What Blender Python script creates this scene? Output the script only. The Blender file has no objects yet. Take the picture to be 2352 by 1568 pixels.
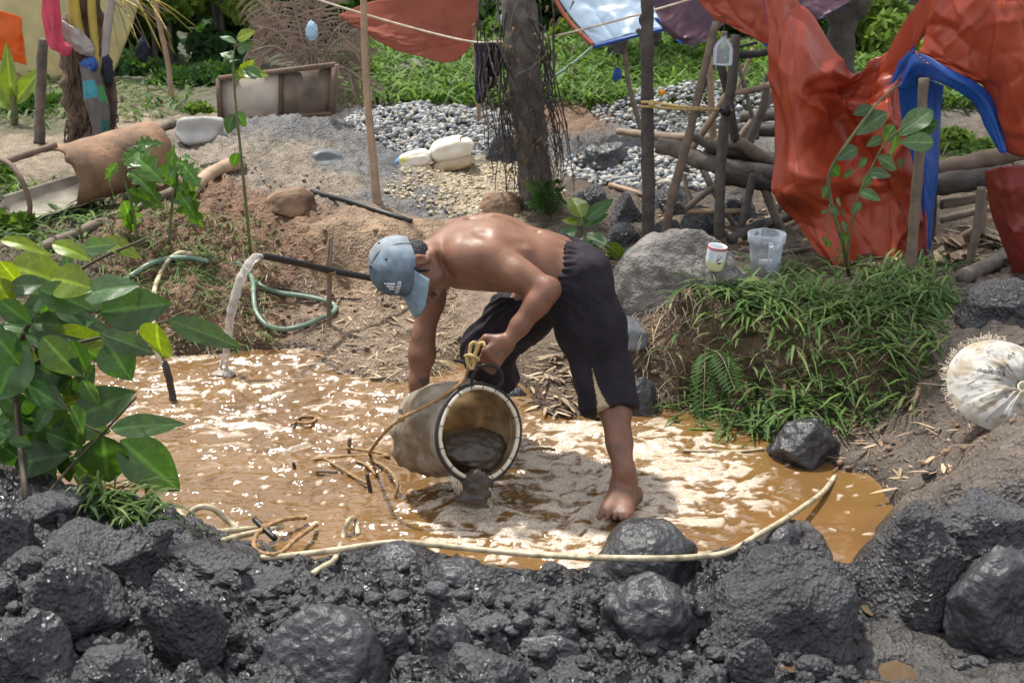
import bpy, math, random
import numpy as np
from mathutils import Vector, Matrix
R = math.radians
sc = bpy.context.scene
# ------------------------------------------------------------------ camera, sky, sun, exposure
CAMH, PITCH, FPX = 1.95, R(18.0), 2940.0          # FPX: focal length in units of a 2352 px wide frame
cam_d = bpy.data.cameras.new('camera'); cam = bpy.data.objects.new('camera', cam_d)
sc.collection.objects.link(cam); sc.camera = cam
cam_d.sensor_width = 36.0; cam_d.lens = 36.0 * FPX / 2352.0
cam_d.clip_start = 0.05; cam_d.clip_end = 500
cam.location = (0, 0, CAMH); cam.rotation_euler = (R(90) - PITCH, 0, 0)
cam_d.dof.use_dof = True; cam_d.dof.focus_distance = 4.55; cam_d.dof.aperture_fstop = 6.3
SUN_EL, SUN_AZ = R(64), R(-38)                     # azimuth from +Y, clockwise seen from above
world = bpy.data.worlds.new('World'); sc.world = world; world.use_nodes = True
wn, wl = world.node_tree.nodes, world.node_tree.links
wn.clear()
wo = wn.new('ShaderNodeOutputWorld'); bg = wn.new('ShaderNodeBackground'); sky = wn.new('ShaderNodeTexSky')
sky.sky_type = 'NISHITA'; sky.sun_disc = False; sky.sun_elevation = SUN_EL; sky.sun_rotation = SUN_AZ
sky.altitude = 0; sky.air_density = 1.0; sky.dust_density = 3.0; sky.ozone_density = 1.0
# hazy white cloud cover over the blue, the same in every direction
tc = wn.new('ShaderNodeTexCoord'); cn = wn.new('ShaderNodeTexNoise'); cr = wn.new('ShaderNodeValToRGB')
cn.inputs['Scale'].default_value = 2.2; cn.inputs['Detail'].default_value = 6; cn.inputs['Roughness'].default_value = .55
cr.color_ramp.elements[0].position = .36; cr.color_ramp.elements[1].position = .56
cmix = wn.new('ShaderNodeMix'); cmix.data_type = 'RGBA'
cmix.inputs['B'].default_value = (9.0, 9.0, 9.4, 1)
wl.new(tc.outputs['Generated'], cn.inputs['Vector']); wl.new(cn.outputs['Fac'], cr.inputs['Fac'])
wl.new(cr.outputs['Color'], cmix.inputs['Factor']); wl.new(sky.outputs['Color'], cmix.inputs['A'])
wl.new(cmix.outputs['Result'], bg.inputs['Color']); bg.inputs['Strength'].default_value = 0.10
wl.new(bg.outputs['Background'], wo.inputs['Surface'])
sun_d = bpy.data.lights.new('sun', 'SUN'); sun = bpy.data.objects.new('sun', sun_d); sc.collection.objects.link(sun)
sun_d.energy = 4.2; sun_d.angle = R(3); sun_d.color = (1.0, .95, .86)
sun_dir = Vector((math.sin(SUN_AZ) * math.cos(SUN_EL), math.cos(SUN_AZ) * math.cos(SUN_EL), math.sin(SUN_EL)))
sun.rotation_euler = sun_dir.to_track_quat('Z', 'Y').to_euler(); sun.location = sun_dir * 30
vs = sc.view_settings
vs.view_transform = 'Standard'; vs.look = 'None'; vs.exposure = 0.52; vs.gamma = 1.0; vs.use_curve_mapping = False
sc.render.engine = 'CYCLES'
cy = sc.cycles
cy.use_denoising = True; cy.max_bounces = 8; cy.diffuse_bounces = 3; cy.glossy_bounces = 3
cy.transmission_bounces = 6; cy.transparent_max_bounces = 8; cy.caustics_reflective = False; cy.caustics_refractive = False
cy.sample_clamp_indirect = 6

# ------------------------------------------------------------------ pixel <-> place helpers (2352 x 1568 frame)
cs, sn = math.cos(PITCH), math.sin(PITCH)
def ray(u, v):
    x = (u - 1176) / FPX; y = -(v - 784) / FPX
    return np.array([x, cs + y * sn, -sn + y * cs])
def P(u, v, Y):
    d = ray(u, v); t = Y / d[1]
    return np.array([d[0] * t, Y, CAMH + d[2] * t])
def G(u, v, z=0.0):
    d = ray(u, v); t = (z - CAMH) / d[2]
    return np.array([d[0] * t, d[1] * t, z])
def proj(V):
    r = np.asarray(V) - [0, 0, CAMH]; d = r[:, 1] * cs - r[:, 2] * sn
    return 1176 + FPX * r[:, 0] / d, 784 - FPX * (r[:, 1] * sn + r[:, 2] * cs) / d
def mpp(Y):                                         # metres per pixel at depth Y
    return Y * 1.05 / FPX
# ------------------------------------------------------------------ numpy noise
_rs = np.random.RandomState(7)
_perm = np.concatenate([_rs.permutation(256)] * 3)
_grad = _rs.normal(size=(256, 3)); _grad /= np.linalg.norm(_grad, axis=1)[:, None]
def perlin(p):
    p = np.asarray(p, float)
    i = np.floor(p).astype(np.int64); f = p - i; i &= 255
    w = f * f * f * (f * (f * 6 - 15) + 10)
    out = np.zeros(len(p))
    for dx in (0, 1):
        for dy in (0, 1):
            for dz in (0, 1):
                h = _perm[_perm[_perm[(i[:, 0] + dx)] + (i[:, 1] + dy)] + (i[:, 2] + dz)]
                g = _grad[h]
                d = (g[:, 0] * (f[:, 0] - dx) + g[:, 1] * (f[:, 1] - dy) + g[:, 2] * (f[:, 2] - dz))
                ww = (w[:, 0] if dx else 1 - w[:, 0]) * (w[:, 1] if dy else 1 - w[:, 1]) * (w[:, 2] if dz else 1 - w[:, 2])
                out += ww * d
    return out * 1.5
def fbm(p, oct=4, lac=2.03, gain=.5, ridge=False):
    p = np.asarray(p, float); out = np.zeros(len(p)); a = 1.0
    for o in range(oct):
        n = perlin(p * lac ** o + 17.3 * o)
        out += a * ((1 - 2 * np.abs(n)) if ridge else n); a *= gain
    return out
def ss(a, b, x):
    t = np.clip((x - a) / (b - a), 0, 1); return t * t * (3 - 2 * t)
def lin(r, g, b):                                   # 0-255 display colour to linear
    f = lambda c: ((c / 255 + .055) / 1.055) ** 2.4 if c > 10 else c / 255 / 12.92
    return (f(r), f(g), f(b))
# ------------------------------------------------------------------ objects
COL = sc.collection
def setp(o, label=None, cat=None, group=None, kind=None):
    if label: o['label'] = label
    if cat: o['category'] = cat
    if group: o['group'] = group
    if kind: o['kind'] = kind
    return o
def thing(name, label, cat, loc=(0, 0, 0), group=None):
    o = bpy.data.objects.new(name, None); COL.objects.link(o)
    o.location = [float(c) for c in loc]; o.empty_display_size = .1
    return setp(o, label, cat, group)
def wloc(o):
    v = np.zeros(3)
    while o is not None:
        v = v + np.array(o.location); o = o.parent
    return v
def mesh_np(name, V, F, cols=None, smooth=True, fmat=None, uv=None):
    """V (n,3); F list of index arrays, each (m,3) or (m,4)"""
    me = bpy.data.meshes.new(name)
    V = np.asarray(V, np.float32)
    if not isinstance(F, (list, tuple)): F = [F]
    F = [np.asarray(f, np.int32) for f in F if len(f)]
    nl = sum(f.size for f in F); nf = sum(len(f) for f in F)
    me.vertices.add(len(V)); me.vertices.foreach_set('co', V.ravel())
    me.loops.add(nl); me.loops.foreach_set('vertex_index', np.concatenate([f.ravel() for f in F]))
    ls = []; k = 0
    for f in F:
        ls.append(k + np.arange(len(f)) * f.shape[1]); k += f.size
    me.polygons.add(nf); me.polygons.foreach_set('loop_start', np.concatenate(ls).astype(np.int32))
    if smooth: me.polygons.foreach_set('use_smooth', np.ones(nf, bool))
    if fmat is not None: me.polygons.foreach_set('material_index', np.asarray(fmat, np.int32))
    me.update(calc_edges=True); me.validate()
    if cols is not None:
        for nm, c in cols.items():
            c = np.asarray(c, np.float32)
            if c.ndim == 1:
                a = me.attributes.new(nm, 'FLOAT', 'POINT'); a.data.foreach_set('value', c)
            else:
                a = me.attributes.new(nm, 'FLOAT_COLOR', 'POINT')
                a.data.foreach_set('color', np.concatenate([c[:, :3], np.ones((len(c), 1), np.float32)], 1).ravel())
    return me
def add(name, V, F, mat, parent=None, cols=None, smooth=True, label=None, cat=None, group=None, kind=None, fmat=None):
    """mesh object from world-space vertices; its origin sits at its base unless it has a parent"""
    V = np.asarray(V, float)
    if parent is not None: off = wloc(parent); loc = (0, 0, 0)
    elif kind in ('structure', 'stuff'): off = np.zeros(3); loc = (0, 0, 0)
    else:
        off = np.array([(V[:, 0].min() + V[:, 0].max()) / 2, (V[:, 1].min() + V[:, 1].max()) / 2, V[:, 2].min()]); loc = off
    me = mesh_np(name, V - off, F, cols, smooth, fmat)
    for m in (mat if isinstance(mat, (list, tuple)) else [mat]): me.materials.append(m)
    o = bpy.data.objects.new(name, me); COL.objects.link(o)
    if parent is not None: o.parent = parent
    o.location = [float(c) for c in loc]
    return setp(o, label, cat, group, kind)
# ------------------------------------------------------------------ geometry makers (return V, F)
def join(parts):
    V, F3, F4, n = [], [], [], 0
    for v, f in parts:
        for ff in (f if isinstance(f, (list, tuple)) else [f]):
            ff = np.asarray(ff)
            if len(ff) == 0: continue
            (F4 if ff.shape[1] == 4 else F3).append(ff + n)
        V.append(v); n += len(v)
    return np.concatenate(V), [np.concatenate(x) for x in (F3, F4) if x]
def catmull(pts, n):
    pts = np.asarray(pts, float)
    if len(pts) == 2:
        t = np.linspace(0, 1, n)[:, None]; return pts[0] * (1 - t) + pts[1] * t
    q = np.vstack([2 * pts[0] - pts[1], pts, 2 * pts[-1] - pts[-2]])
    s = np.linspace(0, len(pts) - 1 - 1e-9, n); i = s.astype(int); t = (s - i)[:, None]
    a, b, c, d = q[i], q[i + 1], q[i + 2], q[i + 3]
    return .5 * (2 * b + (c - a) * t + (2 * a - 5 * b + 4 * c - d) * t ** 2 + (3 * b - a - 3 * c + d) * t ** 3)
def frames(p):
    t = np.gradient(p, axis=0); t /= np.linalg.norm(t, axis=1)[:, None] + 1e-12
    n = np.cross(t[0], [0, 0, 1.0]);
    if np.linalg.norm(n) < .1: n = np.cross(t[0], [0, 1.0, 0])
    N = []
    for i in range(len(p)):
        n = n - t[i] * np.dot(n, t[i]); n = n / (np.linalg.norm(n) + 1e-12); N.append(n)
    N = np.array(N); return t, N, np.cross(t, N)
def tube(pts, rad, n=24, seg=8, rough=0.0, rs=14.0, seed=0, twist=None, cap=True):
    p = catmull(pts, n); rad = np.asarray(rad, float).ravel()
    r = np.interp(np.linspace(0, 1, n), np.linspace(0, 1, len(rad)), rad)
    t, N, B = frames(p)
    a = np.linspace(0, 2 * np.pi, seg, endpoint=False)
    if twist is not None:                             # laid rope: three strands
        lobes, turns = twist
        rr = r[:, None] * (1 + .22 * np.cos(lobes * a[None] + np.linspace(0, 2 * np.pi * turns, n)[:, None]))
    else: rr = np.repeat(r[:, None], seg, 1)
    V = p[:, None] + (N[:, None] * np.cos(a)[None, :, None] + B[:, None] * np.sin(a)[None, :, None]) * rr[..., None]
    if rough:
        d = V - p[:, None]; nn = fbm(V.reshape(-1, 3) * rs + seed * 3.7, 3).reshape(n, seg)
        V = p[:, None] + d * (1 + rough * nn[..., None])
    V = V.reshape(-1, 3)
    i = np.arange(n - 1)[:, None] * seg; j = np.arange(seg)[None]; j2 = (j + 1) % seg
    F = np.stack([i + j, i + j2, i + seg + j2, i + seg + j], -1).reshape(-1, 4)
    F = [F]
    if cap:
        V = np.vstack([V, p[0], p[-1]]); c0, c1 = n * seg, n * seg + 1; k = np.arange(seg); k2 = (k + 1) % seg
        F.append(np.vstack([np.stack([k2, k, np.full(seg, c0)], 1), np.stack([(n - 1) * seg + k, (n - 1) * seg + k2, np.full(seg, c1)], 1)]))
    return V, F
def icos(sub):
    import bmesh
    bm = bmesh.new(); bmesh.ops.create_icosphere(bm, subdivisions=sub, radius=1)
    V = np.array([v.co[:] for v in bm.verts]); F = np.array([[v.index for v in f.verts] for f in bm.faces]); bm.free()
    return V, F
ICO = {k: icos(k) for k in (1, 2, 3, 4, 5)}
def rock(c, rad, sub=4, seed=0, cuts=9, rough=.10, fine=.035, rot=0.0, cutmin=.62, lump=1.6, skirt=.35, crag=0.0, soft=.06):
    """rounded chunk with broken facets and a pitted skin"""
    V, F = ICO[sub]; rs = np.random.RandomState(seed); D = V.copy()
    r = np.ones(len(D))
    for k in range(cuts):                             # soft plane cuts
        n = rs.normal(size=3); n /= np.linalg.norm(n); off = rs.uniform(cutmin, .95)
        dn = np.clip(D @ n, 1e-3, None); lim = np.where(D @ n > .05, off / dn, 9)
        hgh = soft; h = np.clip(.5 + .5 * (lim - r) / hgh, 0, 1); r = lim * (1 - h) + r * h - hgh * h * (1 - h)
    s = seed * 5.13
    r = r * (1 + rough * fbm(D * lump + s, 3))
    r = r + crag * np.clip(fbm(D * 3.2 + s + 50, 3, ridge=True, gain=.55), -.9, .7)
    r = r + fine * fbm(D * 6 + s, 4, gain=.6) + fine * .5 * np.clip(fbm(D * 13 + s, 2, ridge=True), -1, .6)
    rad = np.asarray(rad, float) * np.ones(3)
    Q = D * r[:, None] * rad
    Q[:, :2] *= (1 + skirt * (1 - ss(-.75, .15, D[:, 2])))[:, None]
    cr_, sr = math.cos(rot), math.sin(rot)
    Q = np.stack([Q[:, 0] * cr_ - Q[:, 1] * sr, Q[:, 0] * sr + Q[:, 1] * cr_, Q[:, 2]], 1)
    return Q + np.asarray(c), F
def lathe(profile, n=40, axis_pt=(0, 0, 0)):
    pr = np.asarray(profile, float); a = np.linspace(0, 2 * np.pi, n, endpoint=False)
    V = np.stack([pr[:, None, 0] * np.cos(a)[None], pr[:, None, 0] * np.sin(a)[None], np.repeat(pr[:, 1:2], n, 1)], -1).reshape(-1, 3)
    m = len(pr); i = np.arange(m - 1)[:, None] * n; j = np.arange(n)[None]; j2 = (j + 1) % n
    F = np.stack([i + j, i + j2, i + n + j2, i + n + j], -1).reshape(-1, 4)
    return V + np.asarray(axis_pt), F
def box(c, s, rot=None, bev=0.0):
    c = np.asarray(c, float); s = np.asarray(s, float) / 2
    import bmesh
    bm = bmesh.new(); bmesh.ops.create_cube(bm, size=2)
    for v in bm.verts: v.co = Vector((v.co.x * s[0], v.co.y * s[1], v.co.z * s[2]))
    if bev: bmesh.ops.bevel(bm, geom=list(bm.edges), offset=bev, segments=2, affect='EDGES', profile=.5)
    bm.verts.index_update()
    V = np.array([v.co[:] for v in bm.verts]); F3 = np.array([[v.index for v in f.verts] for f in bm.faces if len(f.verts) == 3]).reshape(-1, 3)
    F4 = np.array([[v.index for v in f.verts] for f in bm.faces if len(f.verts) == 4]).reshape(-1, 4); bm.free()
    if rot is not None: V = V @ np.array(rot.to_3x3()).T
    return V + c, [f.astype(int) for f in (F3, F4) if len(f)]
def gridF(nu, nv):
    i = np.arange(nu - 1)[:, None] * nv; j = np.arange(nv - 1)[None]
    return np.stack([i + j, i + nv + j, i + nv + j + 1, i + j + 1], -1).reshape(-1, 4)
def normals(V, F):
    N = np.zeros_like(V)
    for f in (F if isinstance(F, (list, tuple)) else [F]):
        n = np.cross(V[f[:, 1]] - V[f[:, 0]], V[f[:, 2]] - V[f[:, 0]])
        for k in range(f.shape[1]): np.add.at(N, f[:, k], n)
    return N / (np.linalg.norm(N, axis=1)[:, None] + 1e-12)
def smooth_mesh(V, F, it=2, lam=.5):
    E = np.concatenate([np.stack([f[:, k], f[:, (k + 1) % f.shape[1]]], 1) for f in F for k in range(f.shape[1])])
    cnt = np.zeros(len(V)); np.add.at(cnt, E[:, 0], 1); np.add.at(cnt, E[:, 1], 1)
    for _ in range(it):
        S = np.stack([np.bincount(E[:, 0], V[E[:, 1], k], len(V)) + np.bincount(E[:, 1], V[E[:, 0], k], len(V)) for k in range(3)], 1)
        V = V + lam * (S / cnt[:, None] - V)
    return V
# ------------------------------------------------------------------ signed-distance modelling (one continuous skin)
class SDF:
    def __init__(s, lo, hi, h):
        s.lo = np.asarray(lo, float); s.h = h
        s.n = (np.ceil((np.asarray(hi) - s.lo) / h).astype(int) + 1)
        s.f = np.full(s.n, .12, np.float32)
    def _box(s, lo, hi, pad):
        a = np.clip(np.floor((np.asarray(lo) - pad - s.lo) / s.h).astype(int), 0, s.n); b = np.clip(np.ceil((np.asarray(hi) + pad - s.lo) / s.h).astype(int) + 1, 0, s.n)
        if np.any(b <= a): return None
        ax = [s.lo[k] + s.h * np.arange(a[k], b[k]) for k in range(3)]
        X = np.stack(np.meshgrid(*ax, indexing='ij'), -1).astype(np.float32)
        return tuple(slice(a[k], b[k]) for k in range(3)), X
    def _op(s, sl, d, k, op):
        f = s.f[sl]
        if op == 'add':
            h = np.clip(.5 + .5 * (f - d) / k, 0, 1); s.f[sl] = f * (1 - h) + d * h - k * h * (1 - h)
        elif op == 'sub':
            h = np.clip(.5 - .5 * (f + d) / k, 0, 1); s.f[sl] = f * (1 - h) + (-d) * h + k * h * (1 - h)
        elif op == 'int':
            s.f[sl] = np.maximum(f, d)
    def cone(s, a, b, ra, rb, k=.02, op='add'):
        a = np.asarray(a, np.float32); b = np.asarray(b, np.float32); m = max(ra, rb)
        r = s._box(np.minimum(a, b) - m, np.maximum(a, b) + m, k + .03)
        if r is None: return
        sl, X = r; ba = b - a; L = float(ba @ ba) + 1e-9
        t = np.clip(((X - a) @ ba) / L, 0, 1)
        d = np.linalg.norm(X - a - t[..., None] * ba, axis=-1) - (ra + (rb - ra) * t)
        s._op(sl, d, k, op)
    def ell(s, c, rad, axes=None, k=.02, op='add'):
        c = np.asarray(c, np.float32); rad = np.asarray(rad, np.float32); m = rad.max()
        r = s._box(c - m, c + m, k + .03)
        if r is None: return
        sl, X = r; q = X - c
        if axes is not None: q = q @ np.asarray(axes, np.float32).T
        k0 = np.linalg.norm(q / rad, axis=-1); k1 = np.linalg.norm(q / rad ** 2, axis=-1)
        s._op(sl, k0 * (k0 - 1) / (k1 + 1e-9), k, op)
    def chain(s, pts, rad, k=.02, op='add'):
        for i in range(len(pts) - 1): s.cone(pts[i], pts[i + 1], rad[i], rad[i + 1], k, op)
    def plane(s, c, n):
        n = np.asarray(n, np.float32); n /= np.linalg.norm(n)
        return c, n
    def mesh(s, smooth=2):
        f = s.f; ins = f < 0
        cnt = np.zeros(s.n - 1, np.uint8); N = s.n
        for dx in (0, 1):
            for dy in (0, 1):
                for dz in (0, 1): cnt += ins[dx:N[0] - 1 + dx, dy:N[1] - 1 + dy, dz:N[2] - 1 + dz]
        mixed = (cnt > 0) & (cnt < 8); idx = np.argwhere(mixed)
        vid = np.full(s.n - 1, -1, np.int32); vid[mixed] = np.arange(len(idx))
        co = np.array([[i, j, k] for i in (0, 1) for j in (0, 1) for k in (0, 1)])
        Fv = np.stack([f[tuple((idx + c).T)] for c in co], 1)
        acc = np.zeros((len(idx), 3)); n = np.zeros(len(idx))
        for a in range(8):
            for b in range(a + 1, 8):
                if np.abs(co[a] - co[b]).sum() != 1: continue
                fa, fb = Fv[:, a], Fv[:, b]; cx = (fa < 0) != (fb < 0)
                t = np.where(cx, fa / np.where(cx, fa - fb, 1), 0)
                acc += np.where(cx[:, None], co[a] + t[:, None] * (co[b] - co[a]), 0); n += cx
        V = s.lo + s.h * (idx + acc / n[:, None])
        Q = []
        for ax in range(3):
            o1, o2 = [(1, 2), (2, 0), (0, 1)][ax]
            e = [slice(None)] * 3; g = [slice(None)] * 3; e[ax] = slice(0, -1); g[ax] = slice(1, None)
            cross = ins[tuple(e)] != ins[tuple(g)]; ii = np.argwhere(cross)
            ii = ii[(ii[:, o1] > 0) & (ii[:, o2] > 0) & (ii[:, o1] < s.n[o1] - 1) & (ii[:, o2] < s.n[o2] - 1)]
            s0 = ins[tuple(ii.T)]
            d1 = np.eye(3, dtype=int)[o1]; d2 = np.eye(3, dtype=int)[o2]
            q = np.stack([vid[tuple((ii - d1 - d2).T)], vid[tuple((ii - d2).T)], vid[tuple(ii.T)], vid[tuple((ii - d1).T)]], 1)
            q[~s0] = q[~s0][:, ::-1]; Q.append(q)
        F = [np.concatenate(Q)]
        return smooth_mesh(V, F, smooth, .5), F
# ------------------------------------------------------------------ materials
def pm(name, base=(.5, .5, .5), rough=.6, var=.25, vscale=8.0, bump=.3, bscale=60.0, bdist=.01, attr=False, trans=0.0, tcol=None,
       spec=.5, sss=0.0, rvar=0.0, wet=False, coat=0.0, info=0.0, bump2=None, ior=1.5, metal=0.0, vdetail=4):
    m = bpy.data.materials.new(name); m.use_nodes = True
    n, l = m.node_tree.nodes, m.node_tree.links; n.clear()
    out = n.new('ShaderNodeOutputMaterial'); b = n.new('ShaderNodeBsdfPrincipled')
    tc = n.new('ShaderNodeTexCoord')
    if attr:
        a = n.new('ShaderNodeAttribute'); a.attribute_name = 'col'; col = a.outputs['Color']
    else:
        c = n.new('ShaderNodeRGB'); c.outputs[0].default_value = (*base, 1); col = c.outputs[0]
    if var:
        nz = n.new('ShaderNodeTexNoise'); nz.inputs['Scale'].default_value = vscale; nz.inputs['Detail'].default_value = vdetail
        l.new(tc.outputs['Object'], nz.inputs['Vector'])
        mr = n.new('ShaderNodeMapRange'); mr.inputs['From Min'].default_value = .28; mr.inputs['From Max'].default_value = .72
        mr.inputs['To Min'].default_value = 1 - var; mr.inputs['To Max'].default_value = 1 + var
        l.new(nz.outputs['Fac'], mr.inputs['Value'])
        vm = n.new('ShaderNodeVectorMath'); vm.operation = 'SCALE'
        l.new(col, vm.inputs[0]); l.new(mr.outputs['Result'], vm.inputs['Scale']); col = vm.outputs[0]
    if info:
        oi = n.new('ShaderNodeObjectInfo'); hs = n.new('ShaderNodeHueSaturation')
        mv = n.new('ShaderNodeMapRange'); mv.inputs['To Min'].default_value = 1 - info; mv.inputs['To Max'].default_value = 1 + info
        l.new(oi.outputs['Random'], mv.inputs['Value']); l.new(mv.outputs['Result'], hs.inputs['Value']); l.new(col, hs.inputs['Color']); col = hs.outputs['Color']
    l.new(col, b.inputs['Base Color'])
    b.inputs['Roughness'].default_value = rough; b.inputs['Specular IOR Level'].default_value = spec
    b.inputs['IOR'].default_value = ior; b.inputs['Metallic'].default_value = metal
    if sss:
        b.inputs['Subsurface Weight'].default_value = sss; b.inputs['Subsurface Radius'].default_value = (1, .35, .2); b.inputs['Subsurface Scale'].default_value = .012
    if coat: b.inputs['Coat Weight'].default_value = coat; b.inputs['Coat Roughness'].default_value = .12
    if rvar or wet:
        n2 = n.new('ShaderNodeTexNoise'); n2.inputs['Scale'].default_value = vscale * 1.7; n2.inputs['Detail'].default_value = 5
        l.new(tc.outputs['Object'], n2.inputs['Vector'])
        m2 = n.new('ShaderNodeMapRange'); m2.inputs['From Min'].default_value = .35; m2.inputs['From Max'].default_value = .65
        m2.inputs['To Min'].default_value = max(.04, rough - rvar); m2.inputs['To Max'].default_value = min(1, rough + rvar)
        l.new(n2.outputs['Fac'], m2.inputs['Value']); rr = m2.outputs['Result']
        if wet:
            wa = n.new('ShaderNodeAttribute'); wa.attribute_name = 'wet'
            mx = n.new('ShaderNodeMix'); mx.data_type = 'FLOAT'; l.new(wa.outputs['Fac'], mx.inputs['Factor']); l.new(rr, mx.inputs['A'])
            m3 = n.new('ShaderNodeMapRange'); m3.inputs['From Min'].default_value = .4; m3.inputs['From Max'].default_value = .62
            m3.inputs['To Min'].default_value = .10; m3.inputs['To Max'].default_value = .55
            l.new(n2.outputs['Fac'], m3.inputs['Value']); l.new(m3.outputs['Result'], mx.inputs['B']); rr = mx.outputs['Result']
        l.new(rr, b.inputs['Roughness'])
    if bump:
        nb = n.new('ShaderNodeTexNoise'); nb.inputs['Scale'].default_value = bscale; nb.inputs['Detail'].default_value = 6; nb.inputs['Roughness'].default_value = .62
        l.new(tc.outputs['Object'], nb.inputs['Vector'])
        bp = n.new('ShaderNodeBump'); bp.inputs['Strength'].default_value = bump; bp.inputs['Distance'].default_value = bdist
        l.new(nb.outputs['Fac'], bp.inputs['Height'])
        if bump2:                                     # (scale, strength): cracks and pits
            vo = n.new('ShaderNodeTexVoronoi'); vo.inputs['Scale'].default_value = bump2[0]; vo.feature = 'F1'
            l.new(tc.outputs['Object'], vo.inputs['Vector'])
            b2 = n.new('ShaderNodeBump'); b2.inputs['Strength'].default_value = bump2[1]; b2.inputs['Distance'].default_value = bdist
            l.new(vo.outputs['Distance'], b2.inputs['Height']); l.new(bp.outputs['Normal'], b2.inputs['Normal']); bp = b2
        l.new(bp.outputs['Normal'], b.inputs['Normal'])
    sh = b.outputs['BSDF']
    if trans:
        tr = n.new('ShaderNodeBsdfTranslucent'); ms = n.new('ShaderNodeMixShader'); ms.inputs['Fac'].default_value = trans
        if tcol is None: l.new(col, tr.inputs['Color'])
        else:
            mm = n.new('ShaderNodeMix'); mm.data_type = 'RGBA'; mm.blend_type = 'MULTIPLY'; mm.inputs['Factor'].default_value = 1
            l.new(col, mm.inputs['A']); mm.inputs['B'].default_value = (*tcol, 1); l.new(mm.outputs['Result'], tr.inputs['Color'])
        l.new(sh, ms.inputs[1]); l.new(tr.outputs[0], ms.inputs[2]); sh = ms.outputs[0]
    l.new(sh, out.inputs['Surface'])
    return m
M = {}
M['ground'] = pm('ground_earth', attr=True, rough=.75, rvar=.12, var=.38, vscale=14, bump=1.0, bscale=30, bdist=.03, wet=True, bump2=(70, .5))
M['mud'] = pm('dark_mud', (.060, .061, .067), rough=.42, rvar=.30, var=.6, vscale=3.2, bump=.9, bscale=34, bdist=.03, bump2=(70, .45), spec=.55)
M['mudwet'] = pm('wet_dark_mud', (.046, .048, .053), rough=.28, rvar=.18, var=.4, vscale=6, bump=.7, bscale=26, bdist=.02, bump2=(45, .25), spec=.6)
M['sandrock'] = pm('sandy_grey_rock', (.17, .16, .148), rough=.85, var=.6, vscale=9, bump=1.0, bscale=40, bdist=.02, bump2=(70, .4))
M['whitestone'] = pm('pale_stone', (.42, .42, .40), rough=.75, var=.25, vscale=8, bump=.3, bscale=40)
M['hump'] = pm('tan_earth', (.30, .21, .13), rough=.85, var=.3, vscale=6, bump=.5, bscale=30, bdist=.02)
M['brownrock'] = pm('brown_stone', (.20, .125, .075), rough=.75, var=.45, vscale=9, bump=.6, bscale=50)
M['bluerock'] = pm('blue_grey_stone', (.13, .145, .155), rough=.5, var=.3, vscale=12, bump=.3, bscale=40)
M['gravel'] = pm('gravel_stones', attr=True, rough=.7, var=.15, vscale=60, bump=.2, bscale=150)
M['leaf'] = pm('leaf', attr=True, rough=.6, var=.15, vscale=30, bump=0, trans=.40, tcol=(1.3, 1.45, .5), spec=.15)
M['grass'] = pm('grass_blade', attr=True, rough=.55, var=.1, vscale=20, bump=0, trans=.35, tcol=(1.25, 1.4, .5), spec=.2)
M['straw'] = pm('dry_straw', attr=True, rough=.7, var=.2, vscale=30, bump=0)
M['bark'] = pm('grey_bark', (.13, .11, .09), rough=.85, var=.45, vscale=18, bump=.7, bscale=50, bdist=.01, info=.2)
M['barkdark'] = pm('dark_bark', (.065, .055, .048), rough=.8, var=.5, vscale=14, bump=.8, bscale=45, bdist=.012)
M['pole'] = pm('weathered_pole', (.20, .155, .115), rough=.8, var=.35, vscale=14, bump=.4, bscale=60, info=.25)
M['bamboo'] = pm('dry_pole_tan', (.33, .23, .15), rough=.65, var=.3, vscale=12, bump=.3, bscale=60, info=.12)

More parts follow.
